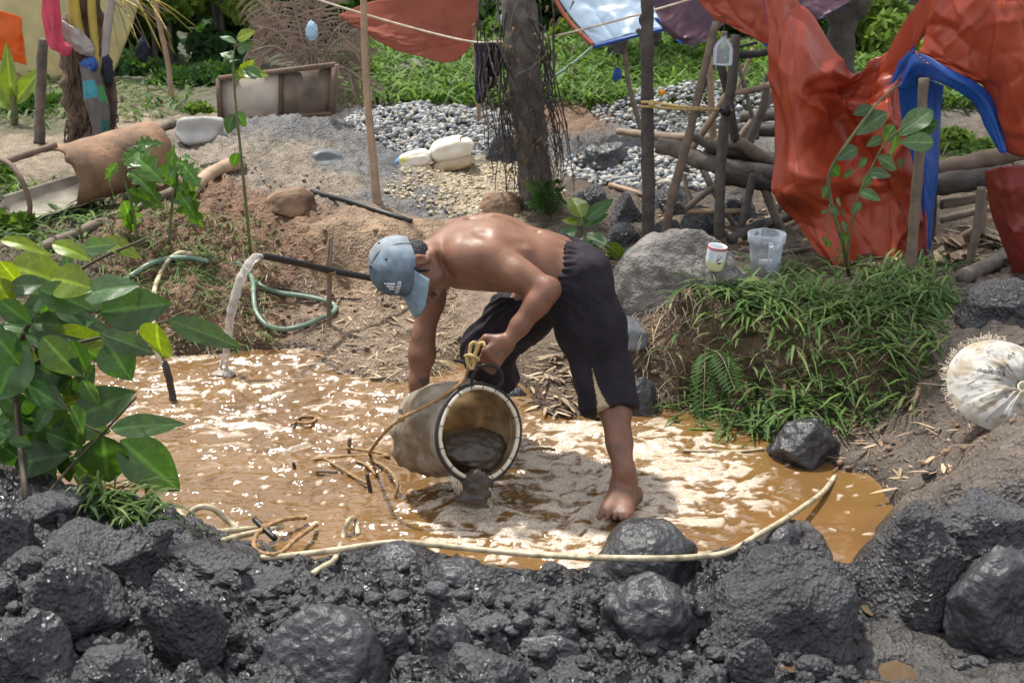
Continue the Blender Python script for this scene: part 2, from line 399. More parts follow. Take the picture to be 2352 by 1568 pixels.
# ------------------------------------------------------------------ the lie of the land: measured points (u, v, z, soil)
CP = '''300 800 .02 clay;480 800 .03 clay;640 790 .03 clay;730 780 .04 flat;380 690 .22 clay;560 680 .2 clay;660 700 .1 flat;740 740 .07 flat
620 640 .22 clay;560 590 .3 clay;450 590 .32 clay;300 620 .3 clay;200 640 .3 litter;60 640 .32 litter;700 580 .3 clay;800 650 .15 tan;900 700 .1 flat;820 760 .06 flat
1000 780 .05 flat;950 660 .15 tan;1050 700 .12 flat;860 830 .03 flat;960 850 .025 flat;560 500 .42 clay;470 480 .48 clay;640 480 .45 clay;760 520 .42 tan;880 540 .38 tan;980 530 .37 tan;700 560 .34 clay
300 540 .42 clay;150 560 .4 litter;0 560 .4 litter;200 480 .45 litter;60 500 .42 litter;330 430 .5 clay;480 420 .55 clay
680 268 .75 sand;560 275 .72 sand;450 300 .66 sandl;820 300 .62 sand;900 360 .5 sand;860 380 .5 sand;700 350 .58 sandl;600 380 .55 sandl;1000 440 .42 sand;1000 480 .4 sand;900 450 .44 sand;780 430 .47 sandl;520 350 .62 sandl;650 420 .5 sandl
960 280 .6 sand;900 275 .6 sand;1060 305 .55 sand;1110 315 .52 mud;1160 340 .5 mud;1060 440 .4 ygrav;1130 400 .42 ygrav;1040 390 .44 ygrav;1150 480 .38 ygrav;1090 470 .39 ygrav
1230 450 .4 litter;1330 330 .5 mud;1330 275 .56 clay;1450 340 .5 sand;1420 370 .47 mud;1500 270 .6 sand;1600 260 .6 sand;1350 420 .43 litter;1450 400 .45 sand;1480 560 .36 litter;1350 560 .3 litter;1300 480 .38 litter;1420 480 .4 litter
1560 620 .38 litter;1680 640 .38 slope;1760 648 .39 slope;1900 620 .4 litter;2050 600 .42 litter;2200 600 .42 litter;2330 580 .45 litter;2100 500 .45 litter;2200 450 .48 litter;2300 400 .5 litter;1700 480 .4 litter;1850 480 .42 litter;1600 460 .4 litter
1450 690 .32 slope;1420 780 .25 bank;1500 800 .22 bank;1440 925 .02 bank;1560 925 .02 bank;1640 940 .02 bank;1760 980 .03 slope;1600 760 .3 bank;1750 780 .29 bank;1900 800 .29 bank;2050 800 .31 bank;2150 760 .36 slope
1600 870 .1 bank;1760 890 .12 bank;1950 920 .12 bank;2050 920 .14 slope;1900 1000 .04 slope;2000 1040 .05 slope;2080 1085 .06 slope;2100 1000 .12 slope;2200 950 .24 slope;2200 1040 .2 slope;2300 1000 .33 slope;2340 1080 .33 slope;2200 780 .4 slope;2330 700 .48 mud;2150 1100 .12 slope
100 1190 .2 mud;-80 1160 .22 mud;300 1230 .17 mud;450 1240 .12 mud;600 1330 .09 mud;700 1345 .07 mud;900 1300 .05 mud;1000 1340 .07 mud;1200 1345 .07 mud;1350 1355 .07 mud;1600 1325 .07 mud;1700 1300 .09 mud;1850 1290 .1 mud
1950 1400 .04 mud;2050 1400 .05 slick;2050 1330 .14 mud;2200 1200 .22 mud;2300 1150 .27 mud;2300 1350 .2 mud;2150 1450 .03 slick;2250 1480 .05 slick;2100 1550 .03 slick;2340 1450 .1 slick;2060 1470 .04 slick;2180 1540 .03 slick;2300 1540 .06 slick
0 1500 .25 mud;300 1500 .2 mud;600 1500 .14 mud;900 1500 .12 mud;1200 1450 .11 mud;1200 1560 .12 mud;1500 1450 .1 mud;1500 1560 .1 mud;1800 1450 .1 mud;1800 1560 .08 mud;2000 1560 .05 mud
230 360 .47 path;60 330 .5 path;380 290 .56 path;-150 400 .5 path;120 290 .53 grass;480 250 .58 grass;300 260 .58 path;-100 640 .34 litter;-200 800 .3 litter;-150 1000 .2 litter;2450 900 .42 slope;2500 600 .5 litter'''
cps, zone = [], []
for ln in CP.replace('\n', ';').split(';'):
    a = ln.split()
    if len(a) == 4: cps.append(G(float(a[0]), float(a[1]), float(a[2]))); zone.append(a[3])
for x, y, z, q in [(-6, 11, .62, 'grass'), (-2, 11, .66, 'grass'), (2, 11, .66, 'grass'), (6, 11, .68, 'litter'), (-8, 14, .8, 'grass'), (0, 14, .9, 'grass'), (8, 14, .9, 'grass'),
                   (-4, 8, .5, 'path'), (5, 8, .5, 'litter'), (-4, 5, .35, 'litter'), (4, 5, .5, 'litter'), (-3, 2.5, .3, 'mud'), (3, 2.5, .25, 'mud'), (-1.5, 1.2, .25, 'mud'), (1.5, 1.2, .2, 'mud'), (0, 0, .3, 'mud'), (0, -2, .35, 'mud'), (-4, 0, .4, 'mud'), (4, 0, .4, 'mud')]:
    cps.append(np.array([x, y, z])); zone.append(q)
cps = np.array(cps)
SOIL = {'slick': ((.085, .08, .076), 1.0, .012), 'mud': ((.055, .055, .059), .85, .085), 'flat': ((.22, .155, .105), .75, .014), 'clay': ((.175, .098, .056), .05, .062), 'tan': ((.29, .20, .125), .1, .014),
        'sand': ((.125, .125, .128), .15, .048), 'sandl': ((.235, .195, .15), .05, .05), 'ygrav': ((.40, .33, .22), .3, .012), 'litter': ((.085, .06, .04), .0, .028),
        'bank': ((.125, .08, .045), .2, .018), 'slope': ((.125, .10, .08), .35, .022), 'grass': ((.10, .095, .05), 0, .02), 'path': ((.26, .205, .145), 0, .02)}
soil_c = np.array([SOIL[z][0] for z in zone]); soil_w = np.array([SOIL[z][1] for z in zone]); soil_a = np.array([SOIL[z][2] for z in zone])
_D = np.linalg.norm(cps[:, None, :2] - cps[None, :, :2], axis=2)
_n = len(cps); _A = np.zeros((_n + 1, _n + 1)); _A[:_n, :_n] = -_D - np.eye(_n) * .03; _A[:_n, _n] = 1; _A[_n, :_n] = 1
_w = np.linalg.solve(_A, np.append(cps[:, 2], 0))
POOL = '-160,900 60,860 200,836 300,822 390,816 480,813 600,803 700,800 742,803 748,838 770,856 820,862 842,872 900,876 960,874 1010,850 1035,828 1070,815 1120,820 1180,860 1215,905 1225,935 1290,962 1345,958 1400,950 1450,955 1500,942 1560,940 1640,958 1700,985 1760,1005 1820,1010 1935,1085 1995,1090 2030,1120 2042,1160 2020,1210 1985,1262 1955,1312 1938,1322 1915,1280 1870,1225 1800,1210 1720,1268 1680,1300 1600,1306 1500,1296 1400,1318 1340,1322 1240,1318 1110,1318 1060,1296 980,1270 900,1262 820,1276 740,1298 700,1302 600,1290 540,1256 470,1226 380,1192 300,1186 200,1176 60,1120 -160,1080'
pool = np.array([G(float(a), float(b), 0)[:2] for a, b in (q.split(',') for q in POOL.split())])
def poly_sd(xy):
    a = pool; b = np.roll(pool, -1, 0); d = np.full(len(xy), 9.0); ins = np.zeros(len(xy), bool)
    for p, q in zip(a, b):
        e = q - p; w = xy - p; t = np.clip((w @ e) / (e @ e), 0, 1)
        d = np.minimum(d, np.hypot(w[:, 0] - t * e[0], w[:, 1] - t * e[1]))
        c = (p[1] > xy[:, 1]) != (q[1] > xy[:, 1])
        if c.any(): ins ^= c & (xy[:, 0] < (q[0] - p[0]) * (xy[:, 1] - p[1]) / (q[1] - p[1] + 1e-12) + p[0])
    return np.where(ins, -d, d)
PUD = []; PEN = G(880, 820)
def land(xy, full=False):
    xy = np.atleast_2d(np.asarray(xy, float)); n = len(xy)
    p3 = np.column_stack([xy, np.zeros(n)])
    wx = xy + .03 * np.column_stack([perlin(p3 * 6), perlin(p3 * 6 + 40)])
    z = np.zeros(n); W = np.zeros(n); C = np.zeros((n, 3)); wet = np.zeros(n); am = np.zeros(n)
    wz = xy + .10 * np.column_stack([fbm(p3 * 3.1 + 5, 3), fbm(p3 * 3.1 + 90, 3)])
    for i in range(_n):
        r = np.hypot(xy[:, 0] - cps[i, 0], xy[:, 1] - cps[i, 1]); z -= _w[i] * r
        r2 = (wz[:, 0] - cps[i, 0]) ** 2 + (wz[:, 1] - cps[i, 1]) ** 2
        k = 1 / (r2 + .004) ** 2.2; W += k; C += k[:, None] * soil_c[i]; wet += k * soil_w[i]; am += k * soil_a[i]
    z += _w[_n]; C /= W[:, None]; wet /= W; am /= W
    y = xy[:, 1]; far = ss(10.5, 14, y); z = z * (1 - far) + (.62 + .045 * (y - 10)) * far
    z = np.clip(z, -.3, 8)
    n1 = fbm(p3 * 4.5, 4, gain=.55); n2 = fbm(p3 * 17 + 9, 3, gain=.6); n3 = np.clip(fbm(p3 * 9 + 31, 2, ridge=True), -.6, 1)
    sd = poly_sd(wx)
    sh = ss(0, .12, sd)
    z = z + sh * am * (.8 * n1 + .55 * n2 - .35 * n3)
    out = np.maximum(z, .004 + .05 * np.clip(sd, 0, .4) + .006 * n2 * ss(0, .03, sd))
    k = np.exp(-((xy[:, 0] - PEN[0]) ** 2 + (xy[:, 1] - PEN[1]) ** 2) / .55 ** 2); slope = 1.5 * (1 - k) + .12 * k
    out = np.minimum(out, .004 + slope * np.clip(sd, 0, 9) + .8 * np.clip(sd - .25, 0, 9) + .5 * am * n2 * ss(0, .1, sd))
    z = np.where(sd > 0, out, -.010 - np.clip(-sd * .6, 0, .14))
    z = z + .020 * ss(.06, .24, sd) * (1 - ss(3.75, 4.3, xy[:, 1])) * (1 - k)
    for c, rx, ry, lv in PUD:
        q = np.hypot((xy[:, 0] - c[0]) / rx, (xy[:, 1] - c[1]) / ry) * (1 + .15 * n1); t = ss(.75, 1.4, q); z = z * t + (lv - .014) * (1 - t)
    if full:
        fr_ = ss(10.5, 13, y)[:, None]; C = C * (1 - fr_) + np.array([.05, .065, .025]) * fr_
        wet = np.clip(wet + .5 * (1 - ss(.02, .14, sd)), 0, 1)
        C = C * (1 - .45 * (1 - ss(0, .07, sd)))[:, None] * (1 + .18 * n1 + .12 * n2)[:, None]
        return z, C, wet, sd
    return z
def H(x, y): return float(land([[x, y]])[0])
from mathutils.bvhtree import BVHTree
SOLID = []
def T(u, v, lift=0.0):                                # where a pixel's ray meets the land or a lump on it
    p = T0(u, v, lift)
    d = Vector(ray(u, v)).normalized(); o = Vector((0, 0, CAMH)); best = (Vector(p) - o).length
    for b in SOLID:
        h = b.ray_cast(o, d, best)
        if h[0] is not None and h[3] < best: best = h[3]; p = np.array(h[0]); p[2] += lift
    return p
def T0(u, v, lift=0.0):
    d = ray(u, v); t = np.concatenate([np.arange(2.2, 9, .03), np.arange(9, 30, .12)])
    q = np.array([0, 0, CAMH]) + t[:, None] * d; h = land(q[:, :2]); k = np.argmax(q[:, 2] < h)
    if k == 0: return q[-1]
    a = q[k - 1, 2] - h[k - 1]; b = h[k] - q[k, 2]; f = a / (a + b + 1e-9); p = q[k - 1] * (1 - f) + q[k] * f
    p[2] += lift; return p
def ground_pt(x, y, lift=0.0): return np.array([x, y, H(x, y) + lift])

_pd = [(2062, 1532, 92, 56), (2010, 1382, 55, 40), (1816, 1522, 44, 18), (1640, 1485, 30, 18), (1995, 1562, 80, 26), (1480, 1480, 60, 26), (905, 838, 70, 16), (830, 806, 50, 13), (935, 768, 56, 14), (1010, 815, 60, 12)]
_pl = []
for u, v, w, h in _pd:
    c = T(u, v); s_ = mpp(c[1]); el = h / w / math.sin(math.atan2(CAMH - c[2], c[1])); _pl.append((c, w / 2 * s_, w / 2 * s_ * el, float(land([c[:2]])[0]) - .008))
PUD.extend(_pl)
for c, rx, ry, lv in PUD:
    a = np.linspace(0, 2 * np.pi, 40, endpoint=False); V = np.vstack([np.column_stack([c[0] + 1.2 * rx * np.cos(a), c[1] + 1.2 * ry * np.sin(a), np.full(40, lv - .006)]), [c[0], c[1], lv - .006]]); k = np.arange(40)
    _pl.append((V, np.stack([k, (k + 1) % 40, np.full(40, 40)], 1)))
rows = list(np.arange(-3, 1.8, .12)); yy = 1.8
while yy < 6.6: rows.append(yy); yy += .0115
dy = .0115
while yy < 110: rows.append(yy); dy *= 1.021; yy += dy
rows = np.array(rows); NC = 560
tt = np.linspace(-1, 1, NC); tt = .62 * tt + .1 * tt ** 3 + .12 * tt ** 9
XY = np.stack([tt[None] * (np.maximum(rows, 1.5) + .6)[:, None], np.repeat(rows[:, None], NC, 1)], -1).reshape(-1, 2)
z, C, wet, sd = land(XY, True)
add('ground', np.column_stack([XY, z]), gridF(len(rows), NC)[:, ::-1], M['ground'], cols={'col': C, 'wet': wet}, kind='structure')

# ------------------------------------------------------------------ muddy water
def water_mat():
    m = bpy.data.materials.new('muddy_water'); m.use_nodes = True
    n, l = m.node_tree.nodes, m.node_tree.links; b = n['Principled BSDF']
    a = n.new('ShaderNodeAttribute'); a.attribute_name = 'foam'; tc = n.new('ShaderNodeTexCoord')
    vo = n.new('ShaderNodeTexVoronoi'); vo.inputs['Scale'].default_value = 130; l.new(tc.outputs['Object'], vo.inputs['Vector'])
    nz = n.new('ShaderNodeTexNoise'); nz.inputs['Scale'].default_value = 2.5; nz.inputs['Detail'].default_value = 5; l.new(tc.outputs['Object'], nz.inputs['Vector'])
    cr = n.new('ShaderNodeValToRGB'); cr.color_ramp.elements[0].color = (.150, .080, .027, 1); cr.color_ramp.elements[1].color = (.205, .114, .041, 1)
    cr.color_ramp.elements[0].position = .35; cr.color_ramp.elements[1].position = .65; l.new(nz.outputs['Fac'], cr.inputs['Fac'])
    fc = n.new('ShaderNodeMix'); fc.data_type = 'RGBA'; fc.inputs['A'].default_value = (.74, .66, .55, 1); fc.inputs['B'].default_value = (.45, .34, .23, 1)
    l.new(vo.outputs['Distance'], fc.inputs['Factor'])
    mx = n.new('ShaderNodeMix'); mx.data_type = 'RGBA'; l.new(a.outputs['Fac'], mx.inputs['Factor']); l.new(cr.outputs['Color'], mx.inputs['A']); l.new(fc.outputs['Result'], mx.inputs['B'])
    l.new(mx.outputs['Result'], b.inputs['Base Color'])
    rr = n.new('ShaderNodeMapRange'); rr.inputs['To Min'].default_value = .07; rr.inputs['To Max'].default_value = .30; l.new(a.outputs['Fac'], rr.inputs['Value']); l.new(rr.outputs['Result'], b.inputs['Roughness'])
    b.inputs['IOR'].default_value = 1.75
    nb = n.new('ShaderNodeTexNoise'); nb.inputs['Scale'].default_value = 11; nb.inputs['Detail'].default_value = 2; nb.inputs['Distortion'].default_value = 1.6; l.new(tc.outputs['Object'], nb.inputs['Vector'])
    bw = n.new('ShaderNodeAttribute'); bw.attribute_name = 'rip'
    bp = n.new('ShaderNodeBump'); bp.inputs['Distance'].default_value = .012; l.new(nb.outputs['Fac'], bp.inputs['Height'])
    mu = n.new('ShaderNodeMath'); mu.operation = 'MULTIPLY'; mu.inputs[1].default_value = .75; l.new(bw.outputs['Fac'], mu.inputs[0]); l.new(mu.outputs[0], bp.inputs['Strength'])
    b2 = n.new('ShaderNodeBump'); b2.inputs['Distance'].default_value = .004; b2.invert = True; l.new(vo.outputs['Distance'], b2.inputs['Height']); l.new(bp.outputs['Normal'], b2.inputs['Normal'])
    m2 = n.new('ShaderNodeMath'); m2.operation = 'MULTIPLY'; m2.inputs[1].default_value = .7; l.new(a.outputs['Fac'], m2.inputs[0]); l.new(m2.outputs[0], b2.inputs['Strength'])
    l.new(b2.outputs['Normal'], b.inputs['Normal'])
    return m
M['water'] = water_mat(); M['puddle'] = pm('puddle_water', (.10, .068, .040), rough=.06, var=.15, vscale=6, bump=.1, bscale=14, spec=.5, ior=1.33)
wx = np.arange(pool[:, 0].min() - .12, pool[:, 0].max() + .12, .0072); wy = np.arange(pool[:, 1].min() - .1, pool[:, 1].max() + .1, .0072)
WX, WY = np.meshgrid(wx, wy, indexing='ij'); W2 = np.stack([WX, WY], -1).reshape(-1, 2); W3 = np.column_stack([W2, np.zeros(len(W2))])
def near(u, v, r): q = G(u, v)[:2]; return np.exp(-((W2[:, 0] - q[0]) ** 2 + (W2[:, 1] - q[1]) ** 2) / r ** 2)
warp = .12 * np.column_stack([fbm(W3 * 2.6 + 3, 3), fbm(W3 * 2.6 + 60, 3), np.zeros(len(W3))])
flow = np.column_stack([W3[:, 0] * .8 + W3[:, 1] * .35, W3[:, 1] * 1.5 - W3[:, 0] * .35, W3[:, 2]]) + warp
f1 = fbm(flow * 7, 4, gain=.55); f2 = fbm(flow * 18 + 8, 3, gain=.6); bub = perlin(W3 * 26 + 3)
zf = np.clip(near(1500, 1040, .34) + near(1330, 1120, .30) + near(1600, 1130, .22) + near(1250, 1000, .2) + near(1150, 1200, .3) + .8 * near(1450, 1250, .22) + .7 * near(1290, 1250, .2), 0, 1)   # froth churned up round the bag and foot
zs = np.clip(near(420, 860, .55) + near(640, 900, .5) + .6 * near(800, 960, .5), 0, 1)                                          # froth streaks by the falling water, with white sky reflection painted in
zr = np.clip(near(1850, 1150, .6) + near(1650, 1000, .3), 0, 1)                                                               # scattered bubbles on the calm side
foam = ss(.05, .5, zf) * ss(-.04, .16, f1 * .9 + f2 * .7 + (zf - .66) * .6)
foam = np.maximum(foam, ss(.20, .34, f1 * .7 + f2 * .5) * zs * .95)
foam = np.maximum(foam, ss(.44, .54, bub) * zr * .9); foam = np.maximum(foam, ss(.50, .58, bub) * .8)
foam *= .72 + .28 * np.clip(perlin(W3 * 60) + .6, 0, 1)
rip = np.clip(.55 + .6 * zs + .55 * near(700, 1050, .8) + .4 * zf - .55 * near(1850, 1180, .55) - .35 * near(330, 1000, .4), .06, 1.3)
fall = G(514, 858)[:2]; dd = np.hypot(W2[:, 0] - fall[0], W2[:, 1] - fall[1])
wz_ = rip * (.013 * fbm(flow * 5.5, 3) + .0075 * fbm(flow * 14 + 4, 3)) + .006 * np.sin(dd * 70) * np.exp(-dd * 4.5) + .012 * np.exp(-(dd / .045) ** 2)
wz_ += foam * .004 + zf * .010 * fbm(W3 * 9 + 77, 3)
bagp = G(1075, 1165)[:2]; db = np.hypot(W2[:, 0] - bagp[0], W2[:, 1] - bagp[1]); wz_ += .035 * np.exp(-(db / .09) ** 2) * (1 + .4 * f2)
fp = G(1400, 1195)[:2]; df = np.hypot(W2[:, 0] - fp[0], W2[:, 1] - fp[1]); wz_ += .012 * np.cos(df * 55) * np.exp(-df * 9)
sdw = poly_sd(W2); keep = (sdw < .09).reshape(len(wx), len(wy))
Fw = gridF(len(wx), len(wy)); kf = keep.ravel()[Fw].all(1); Fw = Fw[kf]; used = np.unique(Fw); mp = np.full(len(W2), -1); mp[used] = np.arange(len(used))
wz_ = wz_ * ss(.06, -.12, sdw) if False else wz_ * (1 - ss(-.10, .03, sdw) * .85)
add('water', np.column_stack([W2, wz_])[used], mp[Fw], M['water'], cols={'foam': np.clip(foam, 0, 1)[used], 'rip': rip[used]}, kind='structure')
for V, F in _pl[len(PUD):]: add('puddle', V, F, M['puddle'], cols={'foam': np.zeros(len(V)), 'rip': np.full(len(V), .15)}, kind='structure')
# ------------------------------------------------------------------ mud lumps and stones
BV = []
def lump(u0, u1, v0, v1, label, name='mud_boulder', cat='mud boulder', mat='mud', sub=5, sink=.25, deep=.8, seed=0, base=None, group=None, **kw):
    """a lump filling the pixel box; its foot rests where the lower part of the box meets the land"""
    um, w, h = (u0 + u1) / 2, u1 - u0, v1 - v0
    g = T0(um, v0 + h * (.80 if base is None else base)); s = mpp(g[1]); el = math.atan2(CAMH - g[2], g[1])
    rx = w / 2 * s; ry = rx * deep
    rz = math.sqrt(max((h * .62 * s) ** 2 - (ry * math.sin(el)) ** 2 * .6, (h * .25 * s) ** 2)) / math.cos(el)
    top = P(um, v0, g[1] + ry * .35)[2]; c = np.array([g[0], g[1] + ry * .45, 0]); c[2] = top - rz * .97
    V, F = rock(c, (rx * 1.16, ry * 1.16, rz * 1.04), sub=sub, seed=seed, **kw)
    pu, pv = proj(V); vis = V[:, 2] > c[2] - rz * .35; kx = w * 1.06 / (pu[vis].max() - pu[vis].min()); V[:, 0] = c[0] + (V[:, 0] - c[0]) * kx
    V[:, 2] -= (v0 - pv.min()) * s / math.cos(el)
    BV.append(BVHTree.FromPolygons(V.tolist(), F.tolist()))
    return add(name, V, F, M[mat], label=label, cat=cat, group=group)
for a in [
 (-10, 192, 1122, 1222, 'flat topped grey mud slab below the big leafy plant', 11, 'mud', {'cuts': 20, 'soft': .02, 'cutmin': .5, 'crag': .02}),
 (-40, 80, 1150, 1280, 'cracked mud boulder against the left picture edge, under the flat slab', 12, 'mud', {}),
 (80, 346, 1186, 1332, 'broad rounded mud boulder right of the flat slab', 13, 'mud', {}),
 (308, 438, 1194, 1275, 'small rounded mud boulder beside the coiled cream hose', 14, 'mud', {}),
 (346, 584, 1240, 1320, 'long low mud boulder just below the cream hose coil', 15, 'mud', {}),
 (-10, 136, 1252, 1345, 'dark angular mud boulder at left edge in second row from water', 16, 'mud', {}),
 (-40, 42, 1318, 1400, 'half visible mud lump cut by the left picture edge', 17, 'mud', {}),
 (40, 292, 1262, 1490, 'huge sloping mud boulder on the lower left', 18, 'mud', {'cuts': 20, 'soft': .025, 'cutmin': .55, 'crag': .025}),
 (-30, 168, 1395, 1600, 'pale speckled mud boulder in the bottom left corner', 19, 'mud', {}),
 (342, 520, 1302, 1545, 'tall split mud boulder with a flat scraped face', 20, 'mud', {'cuts': 22, 'soft': .02, 'cutmin': .55, 'crag': .03}),
 (474, 706, 1290, 1382, 'low lumpy mud boulder under the rope loop and toggle', 21, 'mud', {}),
 (582, 890, 1385, 1620, 'largest round wet mud boulder at the bottom, left of centre', 22, 'mudwet', {'cuts': 5, 'rough': .06}),
 (150, 346, 1478, 1600, 'crumbly mud lump on the bottom edge beside the corner boulder', 23, 'mud', {}),
 (1366, 1616, 1188, 1345, 'big smooth wet black boulder in front of the foot, hose across it', 24, 'mudwet', {'cuts': 6, 'rough': .05}),
 (1229, 1309, 1288, 1348, 'small jagged dark mud clod on the water edge', 25, 'mud', {'sub': 4}),
 (845, 975, 1240, 1290, 'smooth low mud hump where the cream hose touches the bank', 26, 'mudwet', {'sub': 4}),
 (978, 1118, 1280, 1332, 'flat smooth mud hump at the waterline in front of the bag', 27, 'mudwet', {'sub': 4}),
 (864, 936, 1318, 1374, 'fist sized mud clod on the bank below the smooth hump', 28, 'mud', {'sub': 4}),
 (836, 940, 1396, 1545, 'upright pitted mud block right of the largest round boulder', 29, 'mud', {}),
 (968, 1086, 1410, 1532, 'shiny wet mud block with sloping top at bottom centre', 30, 'mudwet', {}),
 (992, 1204, 1474, 1600, 'round mud boulder on the bottom edge at picture centre', 31, 'mud', {}),
 (1182, 1356, 1436, 1514, 'black flat sided slab wedged into the bottom centre mud', 32, 'mudwet', {'cuts': 22, 'soft': .02, 'cutmin': .5}),
 (1222, 1410, 1504, 1600, 'rough mud lump on the bottom edge under the black slab', 33, 'mud', {}),
 (1375, 1610, 1312, 1480, 'glistening slumped mud mound under the big wet boulder', 34, 'mudwet', {'cuts': 3, 'rough': .14}),
 (1170, 1258, 1368, 1430, 'small flat faced mud lump in the middle of the bank', 35, 'mud', {'sub': 4}),
 (1769, 1937, 956, 1106, 'square cut black mud block standing in the water on the right', 36, 'mudwet', {'cuts': 24, 'deep': .95, 'soft': .02, 'cutmin': .5}),
 (1732, 1856, 1200, 1258, 'small mud lump in the water under the cream hose', 37, 'mudwet', {'sub': 4}),
 (1612, 2012, 1246, 1530, 'large rough mud mound on the near bank, right of centre', 38, 'mud', {'rough': .13, 'fine': .05}),
 (1978, 2232, 1150, 1420, 'tall mud boulder with black scraped oval face on the right', 39, 'mud', {'cuts': 20, 'soft': .025, 'cutmin': .55, 'crag': .03}),
 (2136, 2400, 1120, 1300, 'cracked mud boulder on the right edge below the white sack', 40, 'mud', {'cuts': 20, 'soft': .025, 'cutmin': .5, 'crag': .03}),
 (2172, 2400, 1250, 1465, 'dark bulging mud boulder on the right edge, lowest big one', 41, 'mudwet', {}),
 (1942, 2022, 1300, 1380, 'round mud clod beside the narrow water inlet', 42, 'mud', {'sub': 4}),
 (2120, 2152, 1070, 1098, 'tiny black stone on the wet slope right of the mud block', 43, 'mudwet', {'sub': 3}),
 (1652, 1778, 1464, 1600, 'heap shaped mud clod on the bottom edge right of centre', 44, 'mud', {}),
 (1826, 1900, 1502, 1558, 'small mud clod beside the round brown puddle', 45, 'mud', {'sub': 4}),
 (2290, 2380, 1436, 1505, 'rough mud clod near the lower right corner', 46, 'mud', {'sub': 4}),
 (2220, 2420, 636, 748, 'large grey mud boulder at right edge above the white sack', 47, 'mud', {}),
 (1420, 1512, 864, 962, 'grey shiny mud lump in the bank hollow behind the knee', 49, 'mudwet', {}),
 (1136, 1216, 878, 950, 'wet grey mud lump behind the bag rim under the shorts', 50, 'mudwet', {'sub': 4}),
]:
    kw = {'cuts': 9, 'crag': .05 if a[6] == 'mud' else .02, 'fine': .045 if a[6] == 'mud' else .03}; kw.update(a[7]); lump(*a[:4], a[4], mat=a[6], seed=a[5], **kw)
lump(1388, 1492, 724, 788, 'smooth rounded blue grey stone on the right bank edge', 'stone', 'stone', 'bluerock', seed=48, cuts=3, rough=.04, fine=.006)
lump(608, 722, 428, 494, 'brown rounded river stone lying on the reddish earth', 'stone', 'stone', 'brownrock', seed=51, cuts=6, rough=.05, fine=.008)
lump(698, 786, 340, 372, 'slim blue grey stone on the sand heap', 'stone', 'stone', 'bluerock', sub=4, seed=52, cuts=6, rough=.05, fine=.01)
if False: lump(660, 990, 488, 560, 'long pale brown earth hump behind the cap', 'earth_hump', 'earth hump', 'hump', seed=53, cuts=0, rough=.10, fine=.02, deep=.5, skirt=.8)
lump(870, 1000, 134, 190, 'grey boulder half hidden in the grass under the red tarp', 'boulder', 'boulder', 'sandrock', sub=4, seed=54)
lump(1100, 1200, 440, 500, 'brown gritty mound beside the vine covered trunk', 'earth_hump', 'earth hump', 'brownrock', seed=55, cuts=3)
for k, a in enumerate([(1310, 1400, 420, 490), (1400, 1480, 440, 520), (1500, 1600, 420, 500), (1390, 1470, 510, 570), (1560, 1660, 470, 540), (1630, 1740, 440, 520), (1500, 1570, 500, 560)]):
    lump(*a, ['dark earth clod right of the vine trunk foot', 'dark earth clod left of the thick post', 'dark earth clod under the pale log', 'dark earth clod near the fern', 'dark earth clod behind the sand mound',
              'dark earth clod beneath the lashed poles', 'dark earth clod just right of the thick post'][k], 'earth_clod', 'earth clod', 'mud', sub=4, seed=60 + k, group='dark clods under the pole frame')
lump(1110, 1190, 305, 372, 'black mud heap behind the sandbags', 'mud_heap', 'mud heap', 'mud', seed=70, fine=.06, rough=.15)
lump(1335, 1445, 325, 395, 'black wet mud heap in front of the gravel', 'mud_heap', 'mud heap', 'mudwet', seed=71, fine=.06, rough=.18)
lump(1410, 1716, 524, 716, 'pale grey sandy mound under the mug and jug', 'sand_mound', 'sand mound', 'sandrock', seed=72, cuts=4, rough=.10, fine=.045, deep=.55, base=.70, skirt=.2, crag=.05)
# white chalky block by the trunk
lump(408, 522, 268, 330, 'pale whitish stone slab on the path by the palm', 'stone_slab', 'stone slab', 'whitestone', sub=4, seed=73, cuts=22, rough=.03, fine=.012, soft=.015, cutmin=.5)
# clods too many to count, strewn over the banks
def strewn(name, n, area, size, mat, label, cat, cols=None, sub=1, seed=0, flat=.7, sink=.3):
    rs = np.random.RandomState(seed); V0, F0 = ICO[sub]; Vs, Fs, Cs = [], [], []
    pts = area(rs, n); zz = land(pts[:, :2]); k = 0
    for p, z in zip(pts, zz):
        s = size[0] * (size[1] / size[0]) ** (rs.rand() ** 1.8); sc_ = s * np.array([rs.uniform(.7, 1.3), rs.uniform(.7, 1.3), flat * rs.uniform(.7, 1.2)])
        a = rs.uniform(0, 6.28); V = V0 * (1 + rs.uniform(-.22, .22, (len(V0), 1))) * sc_
        V = np.stack([V[:, 0] * math.cos(a) - V[:, 1] * math.sin(a), V[:, 0] * math.sin(a) + V[:, 1] * math.cos(a), V[:, 2]], 1)
        lift = p[2] if len(p) > 2 else 0
        Vs.append(V + [p[0], p[1], z + lift + sc_[2] * (1 - sink * 2)]); Fs.append(F0 + k); k += len(V0)
        if cols is not None: c = np.array(cols[rs.randint(len(cols))]) * rs.uniform(.75, 1.2); Cs.append(np.repeat(c[None], len(V0), 0))
    add(name, np.concatenate(Vs), np.concatenate(Fs), M[mat], cols={'col': np.concatenate(Cs)} if cols else None, smooth=sub > 1, label=label, cat=cat, kind='stuff')
def px_area(boxes, z=0.1):
    def f(rs, n):
        out = []
        w = np.array([b[4] if len(b) > 4 else 1 for b in boxes], float); w /= w.sum()
        for _ in range(n):
            b = boxes[rs.choice(len(boxes), p=w)]; zz = b[5] if len(b) > 5 else z
            out.append(G(rs.uniform(b[0], b[1]), rs.uniform(b[2], b[3]), zz)[:2])
        return np.array(out)
    return f
SOLID.extend(BV)
